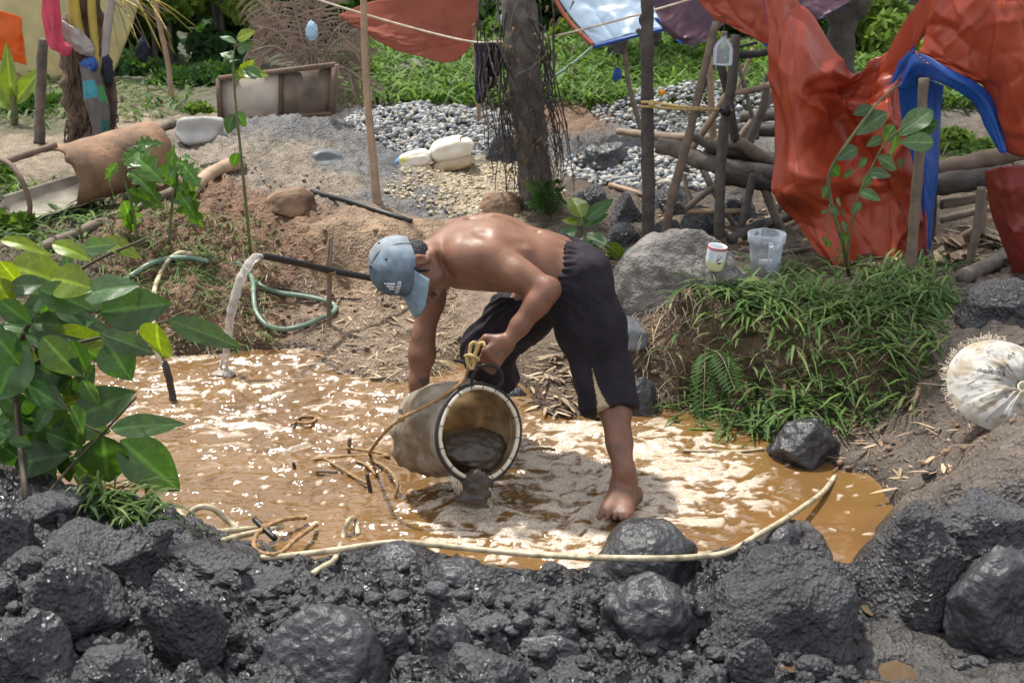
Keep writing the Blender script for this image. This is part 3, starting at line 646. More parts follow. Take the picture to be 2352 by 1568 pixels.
strewn('mud_clods', 380, px_area([(0, 1960, 1340, 1568, 3), (400, 1400, 1330, 1500, 2), (1600, 1960, 1330, 1568, 1)], .14), (.012, .036), 'mud', 'dark mud clods filling the gaps between the near boulders', 'mud clods', sub=3, seed=31, sink=.4)
strewn('mud_crumbs', 1500, px_area([(0, 1980, 1330, 1568, 3), (1300, 1980, 1310, 1568, 2), (400, 1400, 1330, 1500, 2), (2200, 2352, 1400, 1480, .3)], .12), (.004, .028), 'mud', 'small dark mud crumbs strewn over the near bank', 'mud crumbs', sub=2, seed=3)
strewn('earth_crumbs', 900, px_area([(420, 760, 450, 660, 3, .35), (1900, 2352, 960, 1120, 2, .12), (1450, 2100, 860, 960, 2, .08), (760, 1060, 640, 860, 1, .08)]), (.004, .02), 'brownrock', 'small brown earth crumbs on the banks', 'earth crumbs', sub=1, seed=4)
GC = [(.34, .36, .37), (.24, .26, .28), (.46, .46, .45), (.16, .18, .20), (.40, .37, .31)]
def heap(c, rx, ry, h, n):
    def f(rs, _):
        r = np.sqrt(rs.rand(n)); a = rs.uniform(0, 6.28, n)
        x = c[0] + rx * r * np.cos(a); y = c[1] + ry * r * np.sin(a); return np.column_stack([x, y, h * (1 - r ** 1.5) * (1 + .15 * rs.randn(n) * .3)])
    return f
g0 = T(985, 318)
strewn('gravel_heap', 3600, heap(g0 + [0, .45, 0], .62, .75, .10, 5200), (.011, .024), 'gravel', 'heap of pale grey gravel behind the sandbags', 'gravel', GC, 1, 5, .75)
g1 = T(1500, 400)
strewn('gravel_spread', 2600, heap(g1 + [.15, .15, 0], .75, .55, .03, 2600), (.011, .032), 'gravel', 'grey gravel spread behind the thick post', 'gravel', GC, 1, 6, .75)
g2 = T(1560, 290)
strewn('gravel_pile', 2000, heap(g2 + [.25, .5, 0], .85, .8, .18, 2000), (.011, .028), 'gravel', 'gravel pile in front of the far grass, between the poles', 'gravel', GC, 1, 7, .75)
g3 = T(1090, 440)
strewn('pale_pebbles', 1500, heap(g3 + [0, .0, 0], .55, .7, .0, 1500), (.008, .02), 'gravel', 'pale yellow pebbles on the ground left of the vine trunk', 'pebbles', [(.46, .38, .26), (.36, .29, .19), (.52, .46, .35)], 1, 8, .6)
# ------------------------------------------------------------------ the man
M['skin'] = pm('skin', attr=True, rough=.52, rvar=.10, var=.22, vscale=14, bump=.22, bscale=110, bdist=.004, sss=.12, spec=.5)
M['shorts'] = pm('dark_shorts', (.018, .0145, .020), rough=.8, var=.5, vscale=11, bump=.35, bscale=26, bdist=.012, spec=.25)
M['panel'] = pm('beige_panel', (.45, .36, .22), rough=.85, var=.3, vscale=20, bump=.2, bscale=80)
M['cap'] = pm('faded_denim', attr=True, rough=.9, var=.22, vscale=26, bump=.25, bscale=180, bdist=.003, spec=.2)
M['hair'] = pm('black_hair', (.010, .009, .010), rough=.5, var=.3, vscale=40, bump=.5, bscale=120)
M['print'] = pm('white_print', (.72, .74, .80), rough=.8, var=.1, vscale=60, bump=0)
M['black'] = pm('black_rubber', (.012, .012, .013), rough=.45, var=.2, vscale=20, bump=.15, bscale=60)
A3 = np.array
nrm = lambda v: np.asarray(v, float) / np.linalg.norm(v)
YT = 4.50
# joints (pixel + depth)
pel = P(1292, 636, 4.52); waist = P(1232, 600, YT); chest = P(1128, 572, YT); upper = P(1068, 568, YT); neck0 = P(1026, 572, 4.46)
hipL, kneeL, ankL = P(1325, 640, 4.42), P(1384, 868, 4.34), P(1434, 1104, 4.13)
hipR, kneeR, ankR = P(1275, 645, 4.62), P(1118, 805, 4.72), P(1138, 985, 4.80)
shL, elL, wrL = P(1110, 590, 4.335), P(1258, 664, 4.215), P(1168, 782, 4.16)
shR, elR, wrR = P(1008, 612, 4.665), P(972, 770, 4.60), P(958, 925, 4.53)
hu = nrm([-.88, -.466, .10]); hf = nrm([.20, -.515, -.833]); hf = nrm(hf - hu * np.dot(hf, hu)); hl = np.cross(hu, hf)   # head up / forward / left
HC = P(941, 621, 4.31)                               # centre of the skull
HB = np.stack([hf, hl, hu])                           # rows: forward, left, up
hp = lambda f, l, u: HC + f * hf + l * hl + u * hu
S = SDF((-.62, 3.80, -.06), (.62, 5.0, 1.08), .0042)
X3 = A3([1., 0, 0]); Y3 = A3([0, 1., 0]); Z3 = A3([0, 0, 1.])
# trunk: two side columns and a spine column, so the back is broad and flat
for sgn in (-1, 1):
    o = lambda k: A3([0, sgn * k, 0])
    S.chain([pel + o(.075), waist + o(.075) + [0, 0, -.005], chest + o(.088) + [0, 0, -.012], upper + o(.09) + [0, 0, -.012]], [.098, .092, .104, .088], .06)
    S.cone(upper + o(.06), upper + o(.165) + [.0, 0, -.004], .075, .058, .05)        # shoulder girdle
    S.ell(chest + o(.082) + [-.012, 0, .056], (.085, .060, .046), None, .030)        # shoulder blade
    S.ell(chest + o(.125) + [.04, 0, .01], (.11, .045, .075), None, .04)             # lat
    S.ell(upper + o(.075) + [-.005, 0, -.085], (.085, .075, .045), None, .04)        # pectoral
    S.ell(waist + o(.045) + [.0, 0, .070], (.12, .03, .022), None, .03)              # back muscle
    S.cone(neck0 + o(.03), upper + o(.14) + [0, 0, .02], .048, .045, .05)            # trapezius
S.chain([pel, waist + [0, 0, -.01], chest, upper, neck0], [.105, .098, .11, .09, .062], .05)
S.chain([waist + [0, 0, .112], chest + [.03, 0, .124], upper + [.02, 0, .112]], [.010, .010, .010], .03, 'sub')   # spine furrow
S.ell(waist + [0, 0, -.055], (.10, .09, .06), None, .04)
for k in range(4):                                    # ribs on the near flank
    S.cone(chest + [.02 + .035 * k, -.178 + .006 * k, .03], chest + [-.01 + .035 * k, -.165, -.06], .010, .010, .03)
# neck and head
S.chain([neck0 + [.01, 0, .01], hp(-.060, 0, -.10), hp(-.045, 0, -.04)], [.060, .049, .052], .022)
S.cone(upper + [-.02, -.075, -.045], hp(-.045, .052, -.075), .015, .016, .02)        # neck cord
S.ell(hp(-.012, 0, .022), (.096, .075, .090), HB, .02)                                # skull
S.ell(hp(.030, 0, -.055), (.062, .060, .075), HB, .03)                                # face
S.cone(hp(.045, 0, -.115), hp(.060, 0, -.118), .026, .020, .03)                       # chin
S.cone(hp(.035, .045, -.085), hp(-.03, .062, -.055), .018, .018, .014); S.cone(hp(.035, -.045, -.085), hp(-.03, -.062, -.055), .018, .018, .03)  # jaw
S.cone(hp(.092, 0, -.008), hp(.110, 0, -.044), .008, .013, .012)                      # nose
S.ell(hp(.106, .012, -.046), (.009, .008, .008), HB, .008); S.ell(hp(.106, -.012, -.046), (.009, .008, .008), HB, .008)
for sgn in (-1, 1):
    S.ell(hp(.070, sgn * .042, -.030), (.020, .022, .018), HB, .02)                   # cheek bone
    S.ell(hp(.088, sgn * .031, -.004), (.016, .014, .010), HB, .010, 'sub')           # eye socket
    S.ell(hp(.076, sgn * .031, -.004), (.013, .013, .013), HB, .004)                  # eyeball with lids
    S.cone(hp(.087, sgn * .014, .012), hp(.078, sgn * .048, .012), .008, .007, .012)  # brow
    S.ell(hp(-.012, sgn * .076, -.012), (.020, .010, .034), HB, .008)                 # ear
    S.ell(hp(-.006, sgn * .083, -.010), (.010, .007, .020), HB, .006, 'sub')
    S.ell(hp(-.008, sgn * .079, -.034), (.010, .007, .011), HB, .006)                 # lobe
S.cone(hp(.094, .020, -.076), hp(.094, -.020, -.076), .0075, .0075, .008); S.cone(hp(.092, .016, -.087), hp(.092, -.016, -.087), .0085, .0085, .006)  # lips
S.cone(hp(.104, .022, -.0815), hp(.104, -.022, -.0815), .0025, .0025, .004, 'sub')
# near arm
S.chain([P(1098, 520, 4.36), P(1125, 566, 4.30), P(1168, 616, 4.29)], [.010, .014, .010], .03, 'sub')
S.ell(shL + [.012, -.012, .0], (.070, .056, .060), None, .04)
S.chain([shL, shL * .45 + elL * .55, elL], [.053, .047, .039], .03)
S.cone(shL * .7 + elL * .3 + [.0, .0, -.022], shL * .3 + elL * .7 + [0, 0, -.014], .030, .026, .03)      # biceps
S.cone(shL * .7 + elL * .3 + [.02, .0, .016], shL * .3 + elL * .7 + [.012, 0, .012], .030, .026, .03)    # triceps
S.ell(elL + [.016, 0, -.004], (.024, .026, .026), None, .02)
S.chain([elL, elL * .72 + wrL * .28, elL * .3 + wrL * .7, wrL], [.038, .041, .031, .0255], .025)
S.cone(elL * .9 + wrL * .1 + [.01, -.02, 0], elL * .55 + wrL * .45, .024, .02, .03)
# near hand closed on the loop handle
hd = nrm(P(1112, 832, 4.13) - wrL)                    # along the back of the hand
hn = nrm(np.cross(hd, [.35, 0.05, -.95])); hn = hn if hn[1] < 0 else -hn   # back of the hand, towards the camera
hs = np.cross(hn, hd); hs = hs if hs[2] < 0 else -hs  # little-finger side: down and right
pc = wrL + hd * .045
kn = [wrL + hd * .082 + hs * (-.030 + .021 * i) + hn * .006 for i in range(4)]
for i in range(4): S.cone(wrL + hd * .012 + hs * (-.016 + .011 * i), kn[i], .018, .0135, .014)
S.ell(pc, (.046, .030, .015), np.stack([hd, hs, hn]), .012)
GRIP = []
for i in range(4):                                    # each finger bends twice round the handle
    ln = [.043, .047, .044, .036][i]; a = kn[i]; down = nrm(hd * .55 + hs * .35 + hn * -.30)
    b = a + nrm(hd * .78 + hs * .42 - hn * .35) * ln; c = b + nrm(-hd * .15 + hs * .22 - hn * 1.0) * ln * .62; d_ = c + nrm(-hd * .95 - hn * .15) * ln * .5
    S.cone(a, b, .0118, .0102, .006); S.cone(b, c, .0102, .0092, .005); S.cone(c, d_, .0092, .0080, .005); GRIP.append((b + c) / 2 - hd * .012)
    S.ell(a, (.0135, .0125, .0125), None, .008)
th0 = wrL + hd * .022 - hs * .024 - hn * .004; th1 = th0 + nrm(hd * .62 - hs * .62 - hn * .35) * .045; th2 = th1 + nrm(hd * .95 + hs * .15 - hn * .3) * .034; th3 = th2 + nrm(hd * .6 + hs * .8 - hn * .3) * .026
S.cone(th0, th1, .019, .0145, .014); S.cone(th1, th2, .0140, .0122, .006); S.cone(th2, th3, .0120, .0095, .006)
# far arm, straight down to the bottom of the bag
S.ell(shR, (.06, .055, .058), None, .04)
S.chain([shR, shR * .5 + elR * .5, elR], [.054, .049, .041], .03)
S.chain([elR, elR * .7 + wrR * .3, elR * .3 + wrR * .7, wrR], [.040, .045, .034, .027], .025)
S.ell(elR + [.0, -.012, -.06], (.04, .028, .06), None, .03)
rd = nrm(P(962, 985, 4.50) - wrR)
for i in range(4):
    s_ = A3([.021 * (i - 1.5), 0, 0]); a = wrR + rd * .085 + s_ * 1.1; b = a + nrm(rd + A3([.0, .35, 0])) * .042; c = b + nrm(rd * .6 + A3([0, .8, 0])) * .03; d_ = c + nrm(rd * .2 + A3([0, 1, 0])) * .02
    S.cone(wrR + s_ * .5 + rd * .01, a, .019, .014, .012); S.cone(a, b, .0115, .010, .005); S.cone(b, c, .010, .0092, .005); S.cone(c, d_, .0092, .008, .005)
S.cone(wrR + rd * .02 + [.022, -.01, 0], wrR + rd * .06 + [.048, -.012, 0], .018, .0135, .012); S.cone(wrR + rd * .06 + [.048, -.012, 0], wrR + rd * .09 + [.056, -.008, 0], .013, .010, .006)
# legs
for hip, kn_, an in ((hipL, kneeL, ankL), (hipR, kneeR, ankR)):
    S.cone(pel, hip, .10, .095, .05); S.chain([hip, hip * .5 + kn_ * .5, kn_], [.088, .076, .056], .04)
    S.ell(kn_ + [-.012, -.012, 0], (.05, .05, .055), None, .03)
    bk = A3([.022, .022, 0])
    S.chain([kn_, kn_ * .68 + an * .32 + bk, kn_ * .35 + an * .65 + bk * .5, an + [0, 0, .035], an], [.050, .056, .043, .034, .036], .03)
    S.cone(kn_ * .9 + an * .1 + A3([-.012, -.022, 0]), kn_ * .15 + an * .85 + A3([-.006, -.016, 0]), .022, .014, .03)       # shin bone
# near foot: heel up on the mud, toes towards the camera
heel = P(1452, 1138, 4.17); ball = P(1418, 1176, 4.00); toe = P(1398, 1200, 3.935)
fd = nrm(ball - heel); fl = nrm(np.cross(fd, Z3)); fl = fl if fl[0] > 0 else -fl
S.chain([ankL, ankL + [.006, .02, -.05], heel + [0, 0, .005]], [.038, .036, .030], .025)
for k, (w0, w1) in enumerate([(-.026, -.042), (-.012, -.020), (.002, .002), (.014, .022), (.024, .038)]):
    S.cone(ankL + fd * .02 + [0, 0, -.028] + fl * w0 * .6, ball + fl * w1 + [0, 0, .004 - .002 * k], .032 - .003 * k, .019 - .0012 * k, .02)
    tl = [.050, .042, .037, .032, .027][k]; t0 = ball + fl * w1 + fd * .004; t1 = t0 + nrm(fd * .9 + fl * w1 * 3 + Z3 * .12) * tl * .55; t2 = t1 + nrm(fd + Z3 * -.55 + fl * w1 * 2) * tl * .5
    S.cone(t0, t1, .0135 - .001 * k, .0108 - .001 * k, .006); S.cone(t1, t2, [.0125, .0100, .0096, .0090, .0085][k], [.0105, .0085, .008, .0075, .007][k], .004)
S.cone(heel, ball + fl * .03, .028, .018, .03); S.cone(heel, ball - fl * .03, .028, .018, .03)
S.ell(ankL + [-.032, -.006, .004], (.013, .013, .014), None, .02); S.ell(ankL + [.034, .004, -.004], (.012, .013, .014), None, .02)   # ankle bones
# far foot under the muddy water
S.cone(ankR, ankR + [-.10, -.10, -.02], .036, .024, .03)
V, F = S.mesh(2)
# skin colour: sun-darkened arms and face, mud and tattoo on the limbs
base = np.repeat(A3([[.205, .095, .054]]), len(V), 0)
def tint(mask, col): 
    global base
    base = base * (1 - mask[:, None]) + A3(col) * mask[:, None]
def seg_d(a, b): 
    ba = b - a; t = np.clip(((V - a) @ ba) / (ba @ ba), 0, 1); return np.linalg.norm(V - a - t[:, None] * ba, axis=1)
arm = np.maximum(1 - ss(.05, .09, seg_d(elL, wrL + hd * .1)), 1 - ss(.05, .09, seg_d(elR, wrR + rd * .1)))
tint(arm * .55, (.165, .070, .040)); tint((1 - ss(.09, .15, np.linalg.norm(V - hp(.05, 0, -.06), axis=1))) * .5, (.165, .070, .04))
tint((1 - ss(.06, .10, seg_d(kneeL, ankL))) * .45, (.165, .08, .05))
mudn = fbm(V * 30, 3)
tint(np.clip((1 - ss(.0, .13, V[:, 2] - .02)) * ss(-.15, .25, mudn + .1) * (V[:, 1] < 4.4), 0, 1) * .55, (.12, .075, .05))
tint((1 - ss(.03, .06, np.linalg.norm(V - (kneeL * .28 + ankL * .72), axis=1))) * ss(.0, .2, mudn) * .8, (.06, .05, .045))
tt_ = elR * .25 + wrR * .75
tint((1 - ss(.022, .034, np.linalg.norm(V - (tt_ + [.02, -.03, .02]), axis=1))) * ss(-.05, .05, fbm(V * 45 + 3, 2)) * .75, (.035, .035, .045))
tint((1 - ss(.015, .028, np.linalg.norm(V - (pc + hn * .02 + hs * .012), axis=1))) * ss(-.1, .2, mudn) * .5, (.06, .045, .04))
lp = np.linalg.norm((V - hp(.098, 0, -.082)) @ HB.T / A3([.02, .024, .014]), axis=1); tint((1 - ss(.7, 1.1, lp)) * .6, (.20, .075, .06))
bd = np.minimum(seg_d(hp(.10, .024, -.066), hp(.10, -.024, -.066)), seg_d(hp(.085, .015, -.112), hp(.085, -.015, -.112))); tint((1 - ss(.006, .016, bd)) * .8, (.03, .02, .018))
eb = np.minimum(seg_d(hp(.092, .014, .014), hp(.082, .048, .013)), seg_d(hp(.092, -.014, .014), hp(.082, -.048, .013))); tint((1 - ss(.005, .010, eb)) * .85, (.02, .015, .012))
man = thing('person', 'shirtless person in cap and dark shorts bending to tip a wet bag', 'person', (.2, 4.45, 0))
add('body', V, F, M['skin'], man, {'col': base})
# hair below the cap
S2 = SDF(HC - .16, HC + .16, .004)
S2.ell(hp(-.018, 0, .02), (.096, .080, .092), HB, .01)
S2.ell(hp(-.055, 0, -.03), (.052, .066, .05), HB, .02)
S2.cone(hp(.022, .074, .02), hp(.028, .073, -.035), .010, .006, .01); S2.cone(hp(.022, -.074, .02), hp(.028, -.073, -.035), .010, .006, .01)
S2.ell(hp(.085, 0, -.03), (.085, .09, .075), HB, .006, 'sub'); S2.ell(hp(-.005, .080, -.016), (.024, .020, .042), HB, .006, 'sub'); S2.ell(hp(-.005, -.080, -.016), (.024, .020, .042), HB, .006, 'sub')
hv, hF = S2.mesh(1); hv = hv + normals(hv, hF) * (.0022 * fbm(hv * 140, 2))[:, None]
add('hair', hv, hF, M['hair'], man)
# cap: crown, brim, button, eyelets, seams, print
capb = lambda f, l, u: hp(f - .018, l, u + .066)
def crown_pt(az, el):                                  # az 0 = front
    r = A3([.108, .092, .104]); ce = math.cos(el)
    fac = 1 + .016 * math.cos(6 * az) * ce * -1
    return capb(r[0] * math.cos(az) * ce ** .8 * fac, r[1] * math.sin(az) * ce ** .8 * fac, r[2] * math.sin(el) - .028)
na, ne = 72, 22; els = np.linspace(-.22, math.pi / 2 - .02, ne); azs = np.linspace(0, 2 * math.pi, na, endpoint=False)
cv = A3([crown_pt(a, e) for e in els for a in azs]); i = np.arange(ne - 1)[:, None] * na; j = np.arange(na)[None]; j2 = (j + 1) % na
cf = np.stack([i + j, i + j2, i + na + j2, i + na + j], -1).reshape(-1, 4)
cn_ = normals(cv, cf); cn_ = cn_ if ((cv - HC) * cn_).sum() > 0 else -cn_
cv2 = cv + cn_ * (.004 * fbm(cv * 16 + 4, 3))[:, None]
azv = np.tile(azs, ne); elv = np.repeat(els, na)
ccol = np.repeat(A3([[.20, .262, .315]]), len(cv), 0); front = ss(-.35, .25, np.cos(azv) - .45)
ccol = ccol * (1 - .45 * front[:, None]) * (1 + .28 * fbm(cv * 22, 3))[:, None]  # dark front panels, paler back: light from behind painted into the cloth
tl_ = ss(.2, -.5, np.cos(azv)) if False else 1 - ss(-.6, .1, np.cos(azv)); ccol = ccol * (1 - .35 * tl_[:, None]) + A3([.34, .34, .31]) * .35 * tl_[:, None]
inner = cv - cn_ * .004
capo = thing('cap', 'faded blue denim baseball cap with white printed mark, worn on the bent head', 'cap', HC)
add('crown', np.vstack([cv2, inner]), [cf if ((cv[0] - HC) @ cn_[0]) > 0 else cf[:, ::-1], cf[:, ::-1] + len(cv)], M['cap'], capo, {'col': np.vstack([ccol, ccol * .5])})
br = []; nb_, nw = 33, 12
for q in range(nw):
    t = q / (nw - 1)
    for k in range(nb_):
        a = (k / (nb_ - 1) - .5) * 2; az = a * 1.12
        e = crown_pt(az, -.20); out = hf * math.cos(az * .55) + hl * math.sin(az * .55)
        L = .082 * (1 - .55 * abs(a) ** 3.2) * t
        br.append(e + hf * L + hl * (math.sin(az) * .010 * t) - hu * (.026 * a * a * t + .022 * t - .004) )
br = A3(br); bf = gridF(nw, nb_); bn = normals(br, bf); th_ = .0032
bc = np.repeat(A3([[.20, .27, .325]]), len(br), 0) * (1 + .2 * fbm(br * 30, 3))[:, None]
rim = []
idx = np.arange(nw * nb_).reshape(nw, nb_); loop = np.concatenate([idx[0, :-1], idx[:-1, -1], idx[-1, :0:-1], idx[:0:-1, 0]])
l2 = np.roll(loop, -1); nB = len(br)
add('brim', np.vstack([br, br - bn * th_]), [np.vstack([bf, bf[:, ::-1] + nB, np.stack([loop, l2, l2 + nB, loop + nB], 1)])], M['cap'], capo, {'col': np.vstack([bc, bc * .7])})
V_, F_ = rock(crown_pt(0, math.pi / 2), .008, sub=2, seed=3, skirt=0); add('button', V_, F_, M['black'], capo)
for a in (30, 90, 150, 210, 270, 330):
    c = crown_pt(R(a), .80); V_, F_ = rock(c, .0045, sub=2, seed=2, cuts=0, skirt=0); add('eyelet', V_, F_, M['black'], capo)
for a in (0, 60, 120, 180, 240, 300):
    V_, F_ = tube([crown_pt(R(a), e) for e in np.linspace(-.2, 1.5, 9)], .0016, 26, 5); add('seam', V_, F_, M['cap'], capo, {'col': np.repeat(A3([[.13, .16, .19]]), len(V_), 0)})
V_, F_ = tube([crown_pt(a, -.17) for a in np.linspace(-1.15, 1.15, 17)], .0018, 34, 5); add('seam', V_, F_, M['cap'], capo, {'col': np.repeat(A3([[.17, .21, .25]]), len(V_), 0)})
# printed mark: a three-bar triangle over the word, laid on the front panels
def on_crown(x, y, lift=.0055):                        # x to the wearer's left (viewer's right), y up
    az = x / .085; el = .46 + y / .085; p = crown_pt(az, el); return p + nrm(p - capb(0, 0, -.028)) * lift
def stroke(pts, w):
    pts = A3(pts); V, F = [], []
    for k in range(len(pts) - 1):
        a, b = pts[k], pts[k + 1]; n = max(2, int(np.linalg.norm(b - a) / .002) + 1); d = nrm(b - a); o = A3([-d[1], d[0]]) * w / 2
        a = a - d * w * .35; b = b + d * w * .35
        c = len(V)
        for q in np.linspace(0, 1, n): m = a + (b - a) * q; V += [on_crown(*(m - o)), on_crown(*(m + o))]
        for q in range(n - 1): F.append([c + 2 * q, c + 2 * q + 2, c + 2 * q + 3, c + 2 * q + 1])
    return A3(V), A3(F)
MX = .042; my = .002
bars = [(-.0165, .008, .0065), (-.0055, .017, .0065), (.0055, .026, .0065)]
parts_ = []
for x0, h_, w_ in bars:
    parts_.append(stroke([(MX + x0 + .006, my + .001), (MX + x0 + .006 - h_ * .42, my + .001 + h_)], w_))
sx, sy, cw = MX - .026, my - .0165, .0092
LET = {'a': [[(.8, .9), (.2, .9), (0, .6), (0, .3), (.25, 0), (.8, 0)], [(.8, .95), (.8, 0)]], 'd': [[(.8, 1.5), (.8, 0)], [(.8, .9), (.2, .9), (0, .6), (0, .3), (.25, 0), (.8, 0)]],
       'i': [[(.3, .9), (.3, 0)], [(.3, 1.3), (.3, 1.45)]], 's': [[(.75, .9), (.15, .85), (.1, .5), (.7, .42), (.7, .05), (.05, 0)]]}
for ch in 'adidas':
    for st in LET[ch]: parts_.append(stroke([(sx + x * .0078, sy + y * .0085) for x, y in st], .0023))
    sx += .0052 if ch == 'i' else cw
V_, F_ = join(parts_); add('printed_mark', V_, F_, M['print'], capo, smooth=False)
# shorts
K = SDF((-.36, 3.95, .18), (.62, 5.0, .98), .0048)
sp = pel + [.01, 0, 0]; wb = P(1262, 615, 4.51)
for sgn in (-1, 1): K.cone(wb + [0, sgn * .062, .006], sp + [.02, sgn * .075, -.01], .109, .118, .05)
hemL = kneeL * .72 + ankL * .28 + A3([.0, .0, .0]); hemR = kneeR * .60 + ankR * .40
K.ell(sp + [.055, -.06, .02], (.085, .09, .10), None, .05); K.ell(sp + [.055, .07, .01], (.085, .09, .10), None, .05)
K.chain([hipL + [.01, 0, 0], hipL * .5 + kneeL * .5 + [.008, .01, 0], kneeL + [.002, .012, 0], hemL * 1.0 + [.006, .01, -.02], hemL + [.008, .01, -.12]], [.113, .112, .097, .088, .090], .05)
K.chain([hipR, hipR * .5 + kneeR * .5, kneeR + [.004, 0, 0], hemR + [.012, 0, 0], hemR + [.02, 0, -.12]], [.118, .108, .094, .092, .094], .05)
K.cone(sp + [-.02, 0, -.06], hipL * .6 + kneeL * .4 + [-.02, .05, 0], .08, .06, .05)
ax = [K.lo[k] + K.h * np.arange(K.n[k]) for k in range(3)]; GX, GY, GZ = np.meshgrid(*ax, indexing='ij')
wn_ = nrm(wb - sp + A3([-.10, 0, .02])); wc = P(1268, 628, 4.5)
K.f = np.maximum(K.f, np.minimum((.030 - 0 * GZ + GZ - .645).astype(np.float32), ((GX - wc[0]) * wn_[0] + (GY - wc[1]) * wn_[1] + (GZ - wc[2]) * wn_[2]).astype(np.float32)))
# hems: cut across each leg
for kn_, an, hm, side, tilt in ((kneeL, ankL, P(1392, 944, 4.28), 1, A3([-.10, 0, 0])), (kneeR, ankR, P(1130, 885, 4.74), -1, A3([.06, 0, 0]))):
    d = nrm(nrm(an - kn_) + tilt); pl = ((GX - hm[0]) * d[0] + (GY - hm[1]) * d[1] + (GZ - hm[2]) * d[2]).astype(np.float32)
    q = np.abs(GX - hm[0]) + 0 * GX; sel = (GX > .17) if side == 1 else (GX <= .17)
    K.f = np.where(sel, np.maximum(K.f, pl), K.f)
kv, kF = K.mesh(2); kn2 = normals(kv, kF)
tL = np.clip(((kv - hipL) @ (kneeL - hipL)) / ((kneeL - hipL) @ (kneeL - hipL)), 0, 1.5)
fold = .010 * fbm(kv * A3([7, 7, 3.0]) + 2, 3) + .006 * np.clip(fbm(np.column_stack([kv[:, 0] * 9 + kv[:, 2] * 9, kv[:, 1] * 9, kv[:, 2] * 4 - kv[:, 0] * 5]) + 7, 2, ridge=True), -.5, 1)
wd = (kv - wc) @ wn_; gat = (1 - ss(.0, .05, -wd)) * .0035 * np.sin(np.arctan2(kv[:, 1] - 4.5, kv[:, 2] - .74) * 46)
kv = kv + kn2 * (fold + gat)[:, None]
# beige gusset on the near leg: its own piece, split off by place
slit_u = lambda v: np.interp(v, [830, 880, 920, 950], [1357, 1364, 1374, 1376]); slit_w = lambda v: np.interp(v, [830, 880, 920, 936, 950], [0, 9, 20, 30, 34])
rel = kv - A3([0, 0, CAMH]); dep = rel[:, 1] * cs - rel[:, 2] * sn; pu = 1176 + FPX * rel[:, 0] / dep; pv = 784 - FPX * (rel[:, 1] * sn + rel[:, 2] * cs) / dep
inside = (pv > 830) & (np.abs(pu - slit_u(pv) - slit_w(pv) * .35) < slit_w(pv) * .55) & (kv[:, 1] < 4.34)
q4 = kF[0]; fin = inside[q4].sum(1) >= 3
def sub(V, F, sel):
    f = F[sel]; u = np.unique(f); m = np.full(len(V), -1); m[u] = np.arange(len(u)); return V[u], m[f]
shorts = thing('shorts', 'dark knee length shorts with a beige slit panel, worn by the bending person', 'shorts', pel - [0, 0, .35])
a_, b_ = sub(kv, q4, ~fin); add('shorts_cloth', a_, b_, M['shorts'], shorts)
if fin.any(): a_, b_ = sub(kv - kn2 * .003, q4, fin); add('slit_panel', a_, b_, M['panel'], shorts)
rg = [wc + A3([0, math.sin(t) * .155, 0]) + nrm(np.cross(wn_, Y3)) * math.cos(t) * .112 - wn_ * .004 for t in np.linspace(0, 2 * np.pi, 40)]
V_, F_ = tube(rg, .007, 160, 6, rough=.5, rs=60); add('waistband_cord', V_, F_, M['shorts'], shorts)
for o in (capo, shorts):                               # clothing belongs to the wearer
    pl = A3(o.location) - A3(man.location); o.parent = man; o.location = pl
    for k in ('category',):
        if k in o: del o[k]
# ------------------------------------------------------------------ the tipped bag, ropes, hoses, jug, mug, sacks
def uvw(pts): return A3([P(*p) for p in pts])
def on_water(pts, lift=.008): return A3([G(u, v, 0) + [0, 0, lift] for u, v in pts])
def on_land(pts, lift=.012): 
    out = []
    for u, v in pts: q = T(u, v); out.append([q[0], q[1], max(q[2], 0) + lift])
    return A3(out)
M['bag'] = pm('muddy_white_cloth', attr=True, rough=.8, var=.2, vscale=14, bump=.35, bscale=90, bdist=.006, spec=.3, trans=.6)
M['lip'] = pm('cream_rim', (.62, .54, .42), rough=.7, var=.3, vscale=24, bump=.25, bscale=90)
M['rope'] = pm('brown_rope', (.30, .185, .085), rough=.85, var=.3, vscale=40, bump=.5, bscale=220, bdist=.004)
M['ropey'] = pm('yellow_rope', (.50, .36, .14), rough=.8, var=.25, vscale=40, bump=.4, bscale=220, bdist=.004)
M['hosec'] = pm('cream_hose', (.46, .40, .27), rough=.45, var=.5, vscale=26, bump=.12, bscale=120, attr=False)
M['hoseg'] = pm('green_hose', (.16, .24, .18), rough=.38, var=.3, vscale=8, bump=.12, bscale=90)
M['stick'] = pm('dark_stick', (.05, .038, .03), rough=.6, var=.4, vscale=30, bump=.5, bscale=80)
M['slurry'] = pm('mud_slurry', (.055, .043, .033), rough=.18, rvar=.1, var=.4, vscale=14, bump=.5, bscale=24, bdist=.02)
M['sack'] = pm('woven_sack', attr=True, rough=.75, var=.18, vscale=10, bump=.35, bscale=150, bdist=.004)
def clear(name, col, alpha, rough=.08, trans=.0):
    m = bpy.data.materials.new(name); m.use_nodes = True; b = m.node_tree.nodes['Principled BSDF']; n, l = m.node_tree.nodes, m.node_tree.links
    b.inputs['Base Color'].default_value = (*col, 1); b.inputs['Roughness'].default_value = rough; b.inputs['Transmission Weight'].default_value = trans; b.inputs['IOR'].default_value = 1.33 if trans else 1.45
    fr = n.new('ShaderNodeFresnel'); ad = n.new('ShaderNodeMath'); ad.operation = 'ADD'; ad.inputs[1].default_value = alpha; ad.use_clamp = True
    l.new(fr.outputs[0], ad.inputs[0]); l.new(ad.outputs[0], b.inputs['Alpha']); return m
M['jug'] = clear('clear_plastic', (.80, .86, .94), .13, .10); M['jugwater'] = clear('clear_water', (.62, .68, .72), .16, .02); M['stream'] = clear('falling_water', (.78, .74, .70), .30, .04)
